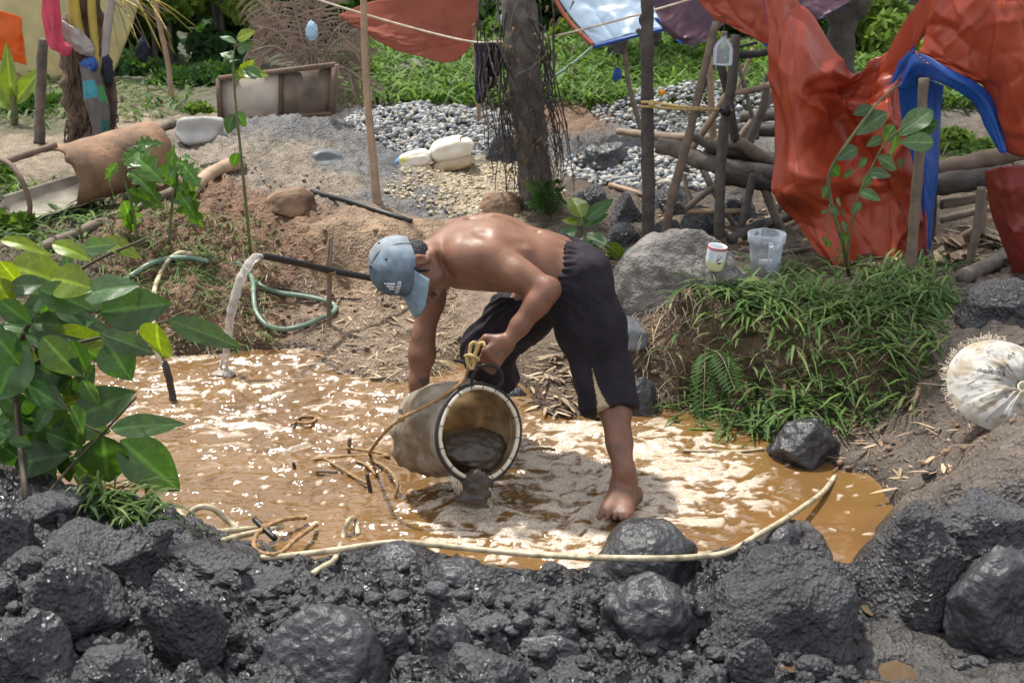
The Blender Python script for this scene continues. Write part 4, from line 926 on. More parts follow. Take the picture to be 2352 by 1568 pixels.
toC = nrm(A3([0, 0, CAMH]) - P(1100, 995, 4.08)); up_ = nrm(Z3 - toC * toC[2]); rt_ = np.cross(up_, toC)
n_ = nrm(toC * math.cos(R(33)) + rt_ * math.sin(R(33))); e1 = nrm(up_ + rt_ * .12); e1 = nrm(e1 - n_ * np.dot(e1, n_)); e2 = np.cross(e1, n_); e2 = e2 if e2[0] > 0 else -e2
Cb = P(1100, 995, 4.08); RR = .166
rimp = lambda a, r=RR, off=0: Cb + e1 * math.sin(a) * r + e2 * math.cos(a) * r * (1 + .03 * math.sin(2 * a)) + n_ * off
bag = thing('bag_bucket', 'wet white cloth bag bucket on a black rim, tipped by the person', 'bag', (Cb[0] - .1, Cb[1] + .1, 0))
nu_, nv_ = 40, 72
path = catmull(A3([Cb, Cb + [-.075, .095, -.018], Cb + [-.150, .19, -.052], Cb + [-.195, .255, -.08], Cb + [-.215, .285, -.09]]), nu_)
rad_ = np.interp(np.linspace(0, 1, nu_), [0, .2, .5, .75, .9, .97, 1], [RR, .170, .172, .150, .105, .05, .004])
Vb = []
for i in range(nu_):
    t = i / (nu_ - 1); ax1 = nrm(e1 * (1 - t) + A3([.1, .2, 1.]) * t); ax2 = e2 * (1 - t) + nrm(A3([.75, .62, 0.])) * t; ax2 = nrm(ax2)
    for k in range(nv_):
        a = 2 * np.pi * k / nv_; Vb.append(path[i] + (ax1 * math.sin(a) * (1 - .10 * math.sin(np.pi * t)) + ax2 * math.cos(a)) * rad_[i])
Vb = A3(Vb); ii = np.arange(nu_ - 1)[:, None] * nv_; jj = np.arange(nv_)[None]; jn = (jj + 1) % nv_
Fb = np.stack([ii + jj, ii + nv_ + jj, ii + nv_ + jn, ii + jn], -1).reshape(-1, 4); Nb = normals(Vb, Fb)
if ((Vb - path.repeat(nv_, 0)) * Nb).sum() < 0: Fb = Fb[:, ::-1]; Nb = -Nb
tcol = np.repeat(np.linspace(0, 1, nu_), nv_); aa = np.tile(np.linspace(0, 2 * np.pi, nv_, endpoint=False), nu_)
wr = ss(.05, .3, tcol) * (.022 * fbm(np.column_stack([np.cos(aa) * 1.7, np.sin(aa) * 1.7, tcol * 2.2]) + 5, 3) + .012 * np.clip(fbm(np.column_stack([np.cos(aa) * 2.5 + tcol * 1.2, np.sin(aa) * 2.5, tcol * 1.0]) + 15, 2, ridge=True), -.6, 1))
Vo = Vb + Nb * wr[:, None]; Vi = Vb - Nb * (.006 - wr * .6)[:, None]
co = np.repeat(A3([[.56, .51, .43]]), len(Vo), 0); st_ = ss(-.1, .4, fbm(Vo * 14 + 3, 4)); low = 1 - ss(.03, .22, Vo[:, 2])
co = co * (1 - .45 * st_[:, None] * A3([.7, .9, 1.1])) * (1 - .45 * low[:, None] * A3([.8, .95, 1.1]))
ci = np.repeat(A3([[.60, .47, .30]]), len(Vi), 0) * (1 + .35 * fbm(Vi * 18, 3))[:, None]
ci *= (1 - .35 * ((np.abs(np.sin(aa * 14 + tcol * 2)) < .13) | (np.abs(np.sin(tcol * 60)) < .16)))[:, None]
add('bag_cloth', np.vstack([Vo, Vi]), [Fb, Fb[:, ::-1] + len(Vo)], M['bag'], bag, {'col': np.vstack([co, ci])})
V_, F_ = tube([rimp(a, RR + .005, .002) for a in np.linspace(0, 2 * np.pi, 60)], .0062, 90, 8, cap=False); add('rim_hoop', V_, F_, M['black'], bag)
V_, F_ = tube([rimp(a, RR - .008, .005) for a in np.linspace(0, 2 * np.pi, 60)], .0078, 90, 8, rough=.2, rs=60, cap=False); add('rolled_edge', V_, F_, M['lip'], bag)
for k in range(16):
    a = 2 * np.pi * (k + .3 * math.sin(k * 7)) / 16; V_, F_ = tube([rimp(a, RR - .02, .0), rimp(a, RR - .010, .014), rimp(a, RR + .003, .010), rimp(a, RR + .012, 0)], .0015, 8, 5); add('lashing', V_, F_, M['stick'], bag)
hpts = uvw([(1083, 884, 4.12), (1086, 864, 4.12), (1098, 846, 4.115), (1118, 838, 4.11), (1142, 843, 4.11), (1153, 860, 4.115), (1152, 878, 4.12), (1142, 890, 4.13)])
V_, F_ = tube(hpts, .0058, 40, 8); add('loop_handle', V_, F_, M['black'], bag)
rs = np.random.RandomState(4); fr = []
for k in range(70):
    a = R(rs.uniform(238, 292)); q = rimp(a, RR + .004, -.006); L = rs.uniform(.03, .075); d = nrm(A3([rs.uniform(-.25, .35), -.25, -1.0]))
    fr.append(tube([q, q + d * L * .5 + [0, -.012, 0], q + d * L + [rs.uniform(-.01, .02), -.004, -.01]], [.0012, .0007], 6, 4))
V_, F_ = join(fr); add('frayed_fringe', V_, F_, M['lip'], bag, kind='stuff')
# load of wet mud inside and the pour over the lip
V_, F_ = rock(Cb + [-.050, .070, -.095] - n_ * .015, (.145, .12, .085), sub=5, seed=91, cuts=5, rough=.12, fine=.05, skirt=0); 
cl = np.linalg.norm((V_ - Cb) - ((V_ - Cb) @ n_)[:, None] * n_, axis=1); 
add('mud_load', V_, F_, M['slurry'], label='dark wet mud load sliding inside the tipped bag', cat='mud')
pr = [rimp(R(272), RR - .03, -.01), rimp(R(268), RR - .005, .016), rimp(R(267), RR + .025, .014), rimp(R(267), RR + .06, .006), rimp(R(267), RR + .085, .004)]
V_, F_ = tube(pr, [.03, .045, .05, .054, .06], 22, 20, rough=.45, rs=34); V_ = A3(pr).mean(0) + (V_ - A3(pr).mean(0)) * [1.0, .55, 1]
add('pouring_slurry', V_, F_, M['slurry'], label='muddy slurry pouring over the lower lip of the bag', cat='slurry')
# ropes on the bag
def rope(name, pts, r, mat='rope', label=None, cat=None, parent=None, turns=None, n=None, group=None):
    L = np.linalg.norm(np.diff(pts, axis=0), axis=1).sum(); n = n or max(16, int(L / .006)); turns = turns or L / (r * 7)
    V, F = tube(pts, r, n, 9, twist=(3, turns)); return add(name, V, F, M[mat], parent, label=label, cat=cat, group=group)
rp = thing('rope', 'brown rope knotted to a toggle at the hand and running past the bag', 'rope', G(906, 1144))
main = uvw([(1078, 838, 4.12), (1070, 858, 4.12), (1056, 882, 4.10), (1015, 911, 4.08), (968, 937, 4.06), (920, 962, 4.06), (889, 987, 4.06)])
main = np.vstack([main, [P(861, 1021, 4.14), G(849, 1043, .012), G(858, 1058, .012), G(884, 1072, .02), P(906, 1094, 4.26), P(913, 1116, 4.20), G(906, 1146, .0)]])
rope('line', main, .0062, parent=rp)
for lp in ([(1084, 838, 4.09), (1078, 815, 4.09), (1082, 792, 4.09), (1090, 786, 4.09), (1096, 796, 4.09), (1088, 818, 4.085), (1080, 832, 4.085)], [(1090, 836, 4.09), (1092, 812, 4.10), (1100, 792, 4.11), (1110, 787, 4.11), (1114, 797, 4.10)],
           [(1068, 818, 4.085), (1078, 815, 4.075), (1092, 820, 4.075), (1098, 826, 4.085), (1086, 828, 4.095), (1070, 822, 4.10)], [(1072, 820, 4.08), (1074, 835, 4.075), (1082, 846, 4.08), (1088, 838, 4.085), (1086, 822, 4.075)]):
    rope('rope_loop', uvw(lp), .0060, 'ropey', parent=rp)
V_, F_ = tube(uvw([(1042, 826, 4.10), (1105, 842, 4.10)]), .0065, 12, 10, rough=.1); add('toggle_stick', V_, F_, M['black'], rp)
V_, F_ = rock(P(921, 961, 4.06), .013, 3, 5, 0, .1, .05, skirt=0); add('knot', V_, F_, M['rope'], rp)
V_, F_ = tube(uvw([(919, 940, 4.09), (923, 956, 4.07)]), .006, 8, 8); add('toggle_stick', V_, F_, M['stick'], rp)
for pts, lb in [([(718, 1061), (790, 1053), (846, 1051), (896, 1053)], 'long brown rope lying straight on the water left of the bag'), ([(746, 1059), (785, 1082), (821, 1104), (851, 1119)], 'brown rope slanting down to the upright peg left of the bag'),
                ([(796, 1034), (832, 1039), (875, 1046), (894, 1052)], 'short brown rope from the upper peg to the bag'), ([(804, 1060), (838, 1071), (855, 1085), (864, 1096)], 'thin curved rope end floating by the bag'),
                ([(681, 970), (690, 963), (710, 961), (726, 964), (718, 974), (697, 977), (682, 974), (670, 980)], 'small floating rope ring in the middle of the pool'), ([(1196, 1042), (1225, 1036), (1255, 1035), (1275, 1038)], 'pale rope end in the froth right of the bag')]:
    rope('rope', on_water(pts, .010), .0055, label=lb, cat='rope')
for (a, b), lb, m in [(((803, 1006), (800, 1033)), 'upright brown peg in the water with rope at its foot', 'pole'), (((843, 1088), (853, 1126)), 'short dark peg leaning in the water beside the bag', 'stick'),
                   (((674, 1062), (681, 1074)), 'dark peg stub floating alone left of the ropes', 'stick')]:
    q = G(*b); V_, F_ = tube([P(a[0], a[1], q[1]), q + [0, 0, -.03]], .0075, 10, 9, rough=.2); add('peg', V_, F_, M[m], label=lb, cat='peg')
V_, F_ = tube(on_water([(727, 1086), (752, 1087), (775, 1088)], .008), .007, 10, 9, rough=.2); add('peg', V_, F_, M['pole'], label='brown peg floating flat on the water', cat='peg')
tg = thing('rope', 'brown rope loop with black toggle on the near water edge', 'rope', G(605, 1235))
rope('line', A3([G(612, 1209, .05), G(655, 1192, .05), G(702, 1188, .02)]), .0075, parent=tg); rope('rope_loop', A3([G(u, v, z) for u, v, z in [(618, 1206, .05), (600, 1216, .06), (584, 1238, .08), (588, 1263, .10), (621, 1273, .11), (650, 1265, .10), (679, 1238, .06), (727, 1204, .02)]]), .0075, parent=tg)
V_, F_ = rock(G(609, 1212, .06), .016, 3, 6, 0, .1, .06, skirt=0); add('knot', V_, F_, M['rope'], tg)
V_, F_ = tube(A3([G(584, 1192, .07), G(632, 1237, .05)]), .010, 10, 10); add('toggle_stick', V_, F_, M['black'], tg)
# cream hoses
def hose(pts, r, mat, label, cat='hose', name='hose', n=160): V, F = tube(pts, r, n, 12); return add(name, V, F, M[mat], label=label, cat=cat)
lh = A3([G(u, v, z) for u, v, z in [(580, 1281, .10), (640, 1278, .10), (704, 1271, .085), (781, 1261, .08), (840, 1252, .08)]])
lh2 = [G(u, v, z) for u, v, z in [(888, 1246, .085), (941, 1245, .085), (1000, 1251, .07), (1066, 1258, .055), (1208, 1272, .05), (1300, 1277, .075)]] + [G(1350, 1279, .12), G(1420, 1281, .165), G(1490, 1282, .17), G(1560, 1281, .14), G(1614, 1277, .10), G(1662, 1271, .10), G(1699, 1254, .10), G(1740, 1229, .10), G(1790, 1200, .085), G(1840, 1167, .05), G(1890, 1130, .02), G(1918, 1094, .0)]
hose(np.vstack([lh, lh2]), .0098, 'hosec', 'long cream hose stretched across the pool and over the wet boulder', n=260)
hose(A3([G(u, v, z) for u, v, z in [(346, 1192, .05), (352, 1178, .09), (365, 1166, .12), (389, 1162, .12), (414, 1180, .10), (439, 1209, .08), (476, 1223, .07), (538, 1217, .05), (596, 1213, .03)]]), .0105, 'hosec', 'cream hose coil arching up at the left water edge')
hose(A3([G(u, v, z) for u, v, z in [(446, 1212, .06), (436, 1195, .08), (437, 1178, .11), (458, 1164, .13), (489, 1167, .12), (518, 1190, .08), (545, 1214, .05)]]), .0105, 'hosec', 'raised middle loop of cream hose beside the coil')
hose(A3([G(u, v, z) for u, v, z in [(512, 1241, .09), (559, 1228, .06), (621, 1215, .04), (650, 1208, .03)]]), .0100, 'hosec', 'straight cream hose end under the rope loop')
hose(np.vstack([A3([G(716, 1318, .10), G(740, 1302, .09), G(768, 1284, .08)]), A3([P(784, 1246, 3.86), P(798, 1200, 3.92), P(808, 1190, 3.95), P(817, 1196, 3.97)]), [G(823, 1228, .0)]]), .009, 'hosec', 'short bent cream hose sticking out of the water at bottom left of centre')
hose(on_water([(1568, 1036), (1640, 1038), (1700, 1038), (1755, 1033)], .004), .005, 'hosec', 'thin white stick floating right of the leg', 'stick', 'floating_stick', 30)
# green hose
gl = on_land([(190, 713), (246, 677), (299, 646), (345, 618), (387, 605), (436, 603), (480, 612)], .025)
hose(gl, .0135, 'hoseg', 'green hose curving over the left bank behind the leaves')
hose(np.vstack([on_land([(440, 596), (415, 594), (388, 611), (366, 650), (355, 690)], .03), [P(352, 760, 5.75), G(362, 815, .03), G(372, 842, -.02)]]), .0130, 'hosec', 'muddy tan hose bending down the bank into the pool')
hose(on_land([(545, 612), (570, 632), (581, 655), (583, 690), (590, 728), (616, 757), (654, 765), (695, 757), (737, 740), (766, 725), (769, 710), (742, 698), (695, 688), (643, 681), (608, 669), (588, 655)], .02), .0125, 'hoseg', 'green hose loop lying on the bank around the stake foot', n=220)
pipe = uvw([(601, 587, 5.70), (680, 603, 5.87), (757, 621, 6.05), (862, 641, 6.20), (1010, 676, 6.42)])
V_, F_ = tube(pipe, .0165, 40, 16, cap=False); V2, F2 = tube(pipe, .0135, 40, 16, cap=False); ring0 = np.arange(16)
Vp = np.vstack([V_, V2]); Fp = [np.vstack([F_[0], F2[0][:, ::-1] + len(V_), np.stack([ring0, ring0 + len(V_), (ring0 + 1) % 16 + len(V_), (ring0 + 1) % 16], 1)])]
add('pipe', Vp, Fp, M['black'], label='black outlet pipe held on a forked stake, pouring water', cat='pipe')
st = A3([P(603, 588, 5.705), P(592, 589, 5.69), P(577, 601, 5.66), P(556, 636, 5.62), P(539, 685, 5.58), P(528, 734, 5.56), P(523, 777, 5.55), P(518, 830, 5.54), G(515, 858, -.01)])
V_, F_ = tube(st, [.0135, .016, .019, .019, .019, .018, .018, .017, .022], 70, 14, rough=.5, rs=22); add('water_stream', V_, F_, M['stream'], label='stream of water falling from the black pipe into the pool', cat='water stream')
V_, F_ = rock(G(515, 858, .0), (.05, .05, .018), 4, 8, 0, .2, .12, skirt=0); add('splash', V_, F_, M['stream'], label='small splash where the water stream hits the pool', cat='splash')
sk = thing('forked_stake', 'thin forked stake propping the black pipe on the bank', 'stake', T(755, 746))
b0 = T(755, 746); V_, F_ = tube([b0 + [0, 0, -.04], P(756, 690, b0[1]), P(757, 630, b0[1]), P(756, 590, b0[1]), P(759, 545, b0[1])], [.0125, .012, .012, .010, .004], 26, 9, rough=.2); add('stem', V_, F_, M['pole'], sk)
V_, F_ = tube([P(757, 622, b0[1] - .02), P(762, 560, b0[1] - .02), P(767, 516, b0[1])], [.008, .006, .002], 14, 7, rough=.2); add('prong', V_, F_, M['pole'], sk)
for dv in (0, 5): rope('tie', A3([P(757, 622 + dv, b0[1]) + [.03 * math.cos(t), .03 * math.sin(t), .006 * math.sin(t * 2)] for t in np.linspace(0, 6.28, 14)]), .004, parent=sk)
sp_ = thing('stake', 'black charred stake standing in the pool by the yellow leaf', 'stake', G(398, 916)); b0 = G(398, 916)
V_, F_ = tube([b0 + [0, 0, -.06], P(391, 880, b0[1]), P(381, 842, b0[1]), P(378, 826, b0[1])], [.017, .0165, .015, .007], 22, 10, rough=.35, rs=24); add('shaft', V_, F_, M['barkdark'], sp_)
hose(A3([T0(u, v) + [0, 0, .01] for u, v in [(716, 444), (800, 466), (880, 492), (946, 513)]]), .015, 'black', 'black pipe lying half buried on the sand slope', 'pipe', 'pipe', 40)
q0, q1 = P(228, 634, 6.35), P(150, 650, 6.5)
V_, F_ = tube([q0, q1], .030, 10, 24, cap=False); V2, F2 = tube([q0, q1], .026, 10, 24, cap=False); r0 = np.arange(24)
add('pipe_stub', np.vstack([V_, V2]), [np.vstack([F_[0], F2[0][:, ::-1] + len(V_), np.stack([r0, r0 + len(V_), (r0 + 1) % 24 + len(V_), (r0 + 1) % 24], 1)])], M['black'], label='open black pipe end poking out beside the leaves', cat='pipe')
hose(on_land([(640, 664), (690, 675), (730, 688), (800, 690), (830, 690)], .01), .004, 'black', 'thin black cable on the bank under the pipe', 'cable', 'cable', 40)
# jug
jb = T(1755, 644); jb = A3([jb[0], jb[1], jb[2]]); ms = mpp(jb[1])
jug = thing('water_jug', 'clear plastic measuring jug half full of water on the right bank', 'jug', jb)
h_, r0_, r1_ = .228, .064, .079
prof = [(0.001, 0.004), (r0_ - .006, .003), (r0_, .008), (r0_ + (r1_ - r0_) * .55, h_ * .55), (r1_, h_ * .80), (r1_ + .006, h_ * .81), (r1_ + .008, h_ * .815), (r1_ + .009, h_ - .002), (r1_ + .007, h_), (r1_ + .005, h_ - .002), (r1_ + .003, h_ * .83), (r1_ - .004, h_ * .80), (r0_ + (r1_ - r0_) * .55 - .004, h_ * .55), (r0_ - .004, .014), (0.001, .012)]
V_, F_ = lathe(prof, 56); a_ = np.arctan2(V_[:, 1], V_[:, 0]); lip = np.exp(-((a_ - np.pi / 2) / .16) ** 2) * (V_[:, 2] > h_ * .81)
V_[:, :2] *= (1 + .0055 * np.sign(np.cos(a_ * 14)) * (V_[:, 2] < h_ * .8) + .14 * lip)[:, None]; add('vessel', V_ + jb, F_, M['jug'], jug)
V_, F_ = lathe([(.001, .0135), (r0_ - .006, .0135), (r0_ + (r1_ - r0_) * .40 - .007, h_ * .42), (.001, h_ * .42)], 48); add('water_fill', V_ + jb, F_, M['jugwater'], jug)
V_, F_ = tube(A3([[.0, -r1_ - .004, h_ * .86], [0, -r1_ - .035, h_ * .84], [0, -r1_ - .042, h_ * .72], [0, -r1_ - .036, h_ * .5], [0, -r1_ - .022, h_ * .34], [0, -r0_ - .004, h_ * .32]]) + jb, .0085, 40, 10)
V_ = jb + (V_ - jb) * [1.5, 1, 1]; add('handle', V_, F_, M['jug'], jug)
# mug
mg0 = T(1641, 614) + [0, .015, -.012]
mug = thing('mug', 'white mug with red rim and leaf pattern standing on the sandy mound', 'mug', mg0)
M['mugglaze'] = pm('mug_glaze', attr=True, rough=.25, var=.08, vscale=30, bump=0)
h2, rm = .108, .043
pf = []; 
for q in np.linspace(0, 1, 14): pf.append((rm * (.86 + .14 * min(1, q * 3.2)), h2 * q))
pf = [(.001, .001)] + pf + [(rm - .003, h2 + .001)] + [(rm - .006, h2 * q) for q in np.linspace(.98, .08, 8)] + [(.001, h2 * .07)]
V_, F_ = lathe(pf, 44); rr_ = np.hypot(V_[:, 0], V_[:, 1]); zf_ = V_[:, 2] / h2
mc = np.repeat(A3([[.70, .74, .76]]), len(V_), 0); outer = np.arange(len(V_)) < 15 * 44
mc = np.where((outer & (zf_ < .40))[:, None], A3([.62, .64, .36]) * ss(.45, .15, 1 - zf_)[:, None] ** 0 * 1.0, mc); mc = np.where((outer & (zf_ > .86))[:, None], A3([.40, .10, .11]), mc)
blob = np.exp(-(((np.arctan2(V_[:, 1], V_[:, 0]) + 2.3) / .35) ** 2 + ((zf_ - .6) / .2) ** 2)); mc = mc * (1 - .6 * blob[:, None]) + A3([.25, .5, .68]) * .6 * blob[:, None]
tl = Matrix.Rotation(R(6), 4, 'Y') @ Matrix.Rotation(R(5), 4, 'X'); tm = A3(tl.to_3x3())
add('cup', V_ @ tm.T + mg0, F_, M['mugglaze'], mug, {'col': mc})
M['ink'] = pm('dark_paint', (.035, .045, .05), rough=.4, var=.1, bump=0)
for (a0, z0, a1, z1, w) in [(-1.62, .42, -1.15, .72, .008), (-1.70, .50, -1.45, .80, .007), (-1.60, .38, -1.05, .40, .008), (-1.75, .45, -1.3, .60, .005)]:
    q = []; nn = 7
    for k in range(nn):
        t = k / (nn - 1); a = a0 + (a1 - a0) * t; z = z0 + (z1 - z0) * t; ww = w * math.sin(math.pi * min(.97, max(.05, t))) / h2
        for s in (-1, 1): q.append([(rm + .0012) * math.cos(a), (rm + .0012) * math.sin(a), h2 * (z + s * ww * .5)])
    q = A3(q) @ tm.T + mg0; add('leaf_motif', q, A3([[2 * k, 2 * k + 2, 2 * k + 3, 2 * k + 1] for k in range(nn - 1)]), M['ink'], mug)
# white sack with a gathered neck
sc0 = P(2296, 884, 4.22); sn_ = nrm(A3([-.10, -.62, .78])); s1 = nrm(np.cross(sn_, [0, .2, 1.]) * -1); s1 = s1 if s1[0] > 0 else -s1; s2 = np.cross(sn_, s1); s2 = s2 if s2[2] > 0 else -s2
gx, gy = .072, -.034; nr, nt = 60, 200; Vs = []; rr_ = np.linspace(0, 1, nr); th = np.linspace(0, 2 * np.pi, nt, endpoint=False)
RAD, TH = np.meshgrid(rr_, th, indexing='ij'); px = gx * (1 - RAD) + .180 * RAD * np.cos(TH); py = gy * (1 - RAD) + .190 * RAD * np.sin(TH)
pn = np.column_stack([np.cos(TH).ravel() * 2.3, np.sin(TH).ravel() * 2.3, RAD.ravel() * .6])
ht = .070 * (1 - RAD ** 3.2) - .050 * np.exp(-(RAD / .16) ** 2) + (.020 * np.exp(-RAD * 1.6) * fbm(pn * 2.0 + 8, 3, gain=.6).reshape(nr, nt) + .007 * np.sin(TH * 11 + 2.5 * np.sin(TH * 3)) * np.exp(-RAD * 2.2)) * ss(.03, .2, RAD) * (1 - ss(.75, 1, RAD)) + .024 * fbm(np.column_stack([px.ravel() * 11, py.ravel() * 11, px.ravel() * 0]), 3).reshape(nr, nt) * (1 - RAD)
top = sc0 + px[..., None] * s1 + py[..., None] * s2 + ht[..., None] * sn_; bot = sc0 + px[..., None] * s1 + py[..., None] * s2 - (.06 * (1 - RAD ** 2.5))[..., None] * sn_
Vt = top.reshape(-1, 3); Fq = np.stack([(np.arange(nr - 1)[:, None] * nt + np.arange(nt)[None]), (np.arange(nr - 1)[:, None] * nt + (np.arange(nt)[None] + 1) % nt), ((np.arange(nr - 1)[:, None] + 1) * nt + (np.arange(nt)[None] + 1) % nt), ((np.arange(nr - 1)[:, None] + 1) * nt + np.arange(nt)[None])], -1).reshape(-1, 4)
if normals(Vt, Fq).mean(0) @ sn_ < 0: Fq = Fq[:, ::-1]
scol = np.repeat(A3([[.40, .39, .36]]), len(Vt), 0); dn = ss(-.05, .45, fbm(Vt * 13 + 2, 4)); scol *= (1 - dn[:, None] * A3([.22, .32, .46])); scol *= (1 - .5 * ss(.30, .55, fbm(Vt * 42 + 9, 2)))[:, None]
sack = thing('sack', 'white woven sack with a tied gathered neck on the right slope', 'sack', sc0 - [0, 0, .1])
add('sack_cloth', np.vstack([Vt, bot.reshape(-1, 3)]), [Fq, Fq[:, ::-1] + len(Vt)], M['sack'], sack, {'col': np.vstack([scol, scol * .8])})
gp = sc0 + gx * s1 + gy * s2 + .03 * sn_; fr = []
for k in range(4): V_, F_ = tube([gp + sn_ * (.004 * k) + (s1 * math.cos(t) + s2 * math.sin(t)) * (.017 + .002 * k % 3) for t in np.linspace(0, 6.4, 14)], .0042, 24, 6); add('tie', V_, F_, M['lip'], sack)
V_, F_ = rock(gp + s1 * .045 - s2 * .02 + sn_ * .01, (.045, .03, .03), 4, 33, 0, .3, .1, skirt=0); add('gathered_neck', V_, F_, M['sack'], sack, {'col': np.repeat(A3([[.55, .53, .49]]), len(V_), 0)})
rs = np.random.RandomState(9)
for k in range(150):
    a = rs.uniform(R(75), R(215)); e = sc0 + .180 * math.cos(a) * s1 + .190 * math.sin(a) * s2; o = math.cos(a) * s1 + math.sin(a) * s2
    fr.append(tube([e, e + o * rs.uniform(.006, .016) + rs.normal(size=3) * .004, e + o * rs.uniform(.008, .02) + rs.normal(size=3) * .008], [.0013, .0008], 5, 4))
V_, F_ = join(fr); add('frayed_edge', V_, F_, M['lip'], sack, kind='stuff')
def srf(x, y):
    d = np.hypot(px - x, py - y); k = np.unravel_index(d.argmin(), d.shape); return top[k] + sn_ * .004
def on_sack(strokes, ox, oy, s, rot=0):
    pp = []
    for st_ in strokes:
        q = [srf(ox + s * (x * math.cos(rot) - y * math.sin(rot)), oy + s * (x * math.sin(rot) + y * math.cos(rot))) for x, y in st_]; pp.append(tube(q, .0010, 10, 4))
    return pp
OO = [[(.5 + .5 * math.cos(t), .7 + .7 * math.sin(t)) for t in np.linspace(0, 6.28, 9)]]; NN = [[(0, 0), (0, 1.4), (.9, 0), (.9, 1.4)]]; EE = [[(.8, 1.4), (0, 1.4), (0, 0), (.8, 0)], [(0, .7), (.6, .7)]]; FF_ = [[(.8, 1.4), (0, 1.4), (0, 0)], [(0, .7), (.6, .7)]]; MM = [[(0, 0), (0, 1.4), (.5, .7), (1, 1.4), (1, 0)]]
pp = []
for st_, x, y in [(OO, -.062, .008), (MM, -.045, .020), (FF_, -.036, .002), (OO, -.022, .014), (NN, -.012, .0), (EE, .0, -.006), (OO, .03, .075), (FF_, .045, .082)]: pp += on_sack(st_, x, y, .008, .5)
pp += on_sack([[(0, 0), (4, 1.7), (8, 4.2), (11, 5.0)]], -.125, -.028, .008); pp += on_sack([[(0, 0), (1.5, 1.2), (2, 3)]], .0, .02, .008)
V_, F_ = join(pp); add('printed_letters', V_, F_, M['ink'], sack, kind='stuff')
# sandbags by the gravel
def pillow(c, size, yaw, seed, pitch=0.0):
    V, F = ICO[4]; D = V.copy(); q = np.sign(D) * np.abs(D) ** A3([.62, .62, .8]); q /= np.abs(q).max()
    q[:, 2] *= (1 - .45 * np.abs(q[:, 0]) ** 4); q *= (1 + .07 * fbm(D * 2.2 + seed * 9, 3)[:, None]); Q = q * A3(size) / 2
    m = A3((Matrix.Rotation(yaw, 3, 'Z') @ Matrix.Rotation(pitch, 3, 'Y'))); return Q @ m.T + A3(c), F
b1 = T(1010, 385); Yb = b1[1]
for (u, v, sx, sy, sz, yaw, pit, lab, colr, sd_, dY) in [(1036, 343, .30, .22, .155, .10, -.24, 'fat white sandbag on top of the row by the gravel', (.74, .70, .60), 1, .04), (1040, 375, .28, .2, .085, .12, -.22, 'flat tan sandbag under the fat white one', (.46, .36, .24), 2, 0),
                                     (950, 368, .26, .18, .12, -.05, -.25, 'white sandbag with blue and yellow print at the left of the row', (.70, .66, .58), 3, 0), (968, 392, .14, .13, .08, .3, -.2, 'small tan sandbag stuffed below the printed one', (.52, .42, .29), 4, -.05), (944, 408, .10, .10, .06, 0, 0, 'smallest crumpled tan sandbag at the foot of the row', (.50, .41, .28), 5, -.08)]:
    V_, F_ = pillow(P(u, v, Yb + dY), (sx, sy, sz), yaw, sd_, pit); cc = np.repeat(A3([colr]), len(V_), 0) * (1 + .12 * fbm(V_ * 20, 2))[:, None]
    if sd_ == 3:
        bx = V_[:, 0] - V_[:, 0].min(); cc = np.where(((bx < .05) & (fbm(V_ * 22, 2) > -.1))[:, None], A3([.10, .28, .50]), cc); cc = np.where(((bx > .045) & (bx < .085) & (fbm(V_ * 25 + 5, 2) > 0))[:, None], A3([.62, .52, .12]), cc)
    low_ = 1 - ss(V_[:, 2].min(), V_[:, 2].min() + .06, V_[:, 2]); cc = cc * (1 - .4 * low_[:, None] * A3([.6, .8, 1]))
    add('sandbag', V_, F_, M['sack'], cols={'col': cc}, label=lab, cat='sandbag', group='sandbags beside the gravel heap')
# ------------------------------------------------------------------ plants
def leaf_mesh(name, L=1.0, W=.5, n=14, m=13, curl=.25, fold=.25, wave=.03, lobes=0.0, seed=0, col=(.05, .12, .02), vein=.55, tip=1.25, side=12):
    rs = np.random.RandomState(seed); V, C = [], []
    for i in range(n):
        t = i / (n - 1); w = W * (math.sin(math.pi * t ** .85) ** .8) * (1 - .25 * t) if 0 < t < 1 else .004
        if lobes: w *= 1 - lobes * (.5 + .5 * math.cos(t * 6.28 * 4.5)) * (1 if t < .95 else 0)
        for j in range(m):
            s = (j / (m - 1) - .5) * 2
            x = t * L; y = s * w / 2; z = fold * abs(y) * (1.0) - curl * t * t * L + wave * L * math.sin(t * side + abs(s) * 2.2) * abs(s) * .5
            V.append((x, y, z)); mid = max(0, 1 - abs(s) * 11); sv = max(0, 1 - abs(((t * 9 - abs(s) * .9) % 1) - .5) * 9) * .55 * (abs(s) < .95)
            c = np.array(col) * (1 + vein * max(mid * 2.0, sv)) * (.92 + .16 * rs.rand()); C.append(c)
    me = mesh_np(name, np.array(V), gridF(n, m), {'col': np.array(C)}); me.materials.append(M['bigleaf']); return me
M['bigleaf'] = pm('glossy_leaf', attr=True, rough=.30, rvar=.08, var=.18, vscale=18, bump=.15, bscale=40, bdist=.01, trans=.38, tcol=(1.9, 1.75, .35), spec=.55, info=.28)
def put_leaf(me, base, tip, parent, n_hint=(0, -.45, .9), width=1.0, roll=0.0, name='leaf'):
    base, tip = np.asarray(base, float), np.asarray(tip, float); t = tip - base; L = np.linalg.norm(t); t = t / L
    n = np.asarray(n_hint, float); n = n - t * np.dot(n, t); n /= np.linalg.norm(n) + 1e-9; b = np.cross(n, t)
    if roll: n, b = n * math.cos(roll) + b * math.sin(roll), b * math.cos(roll) - n * math.sin(roll)
    o = bpy.data.objects.new(name, me); COL.objects.link(o); off = wloc(parent); o.parent = parent
    mm = np.eye(4); mm[:3, 0] = t * L; mm[:3, 1] = b * L * width; mm[:3, 2] = n * L; mm[:3, 3] = base - off
    o.matrix_local = Matrix(mm.tolist()); return o
rs = np.random.RandomState(21)
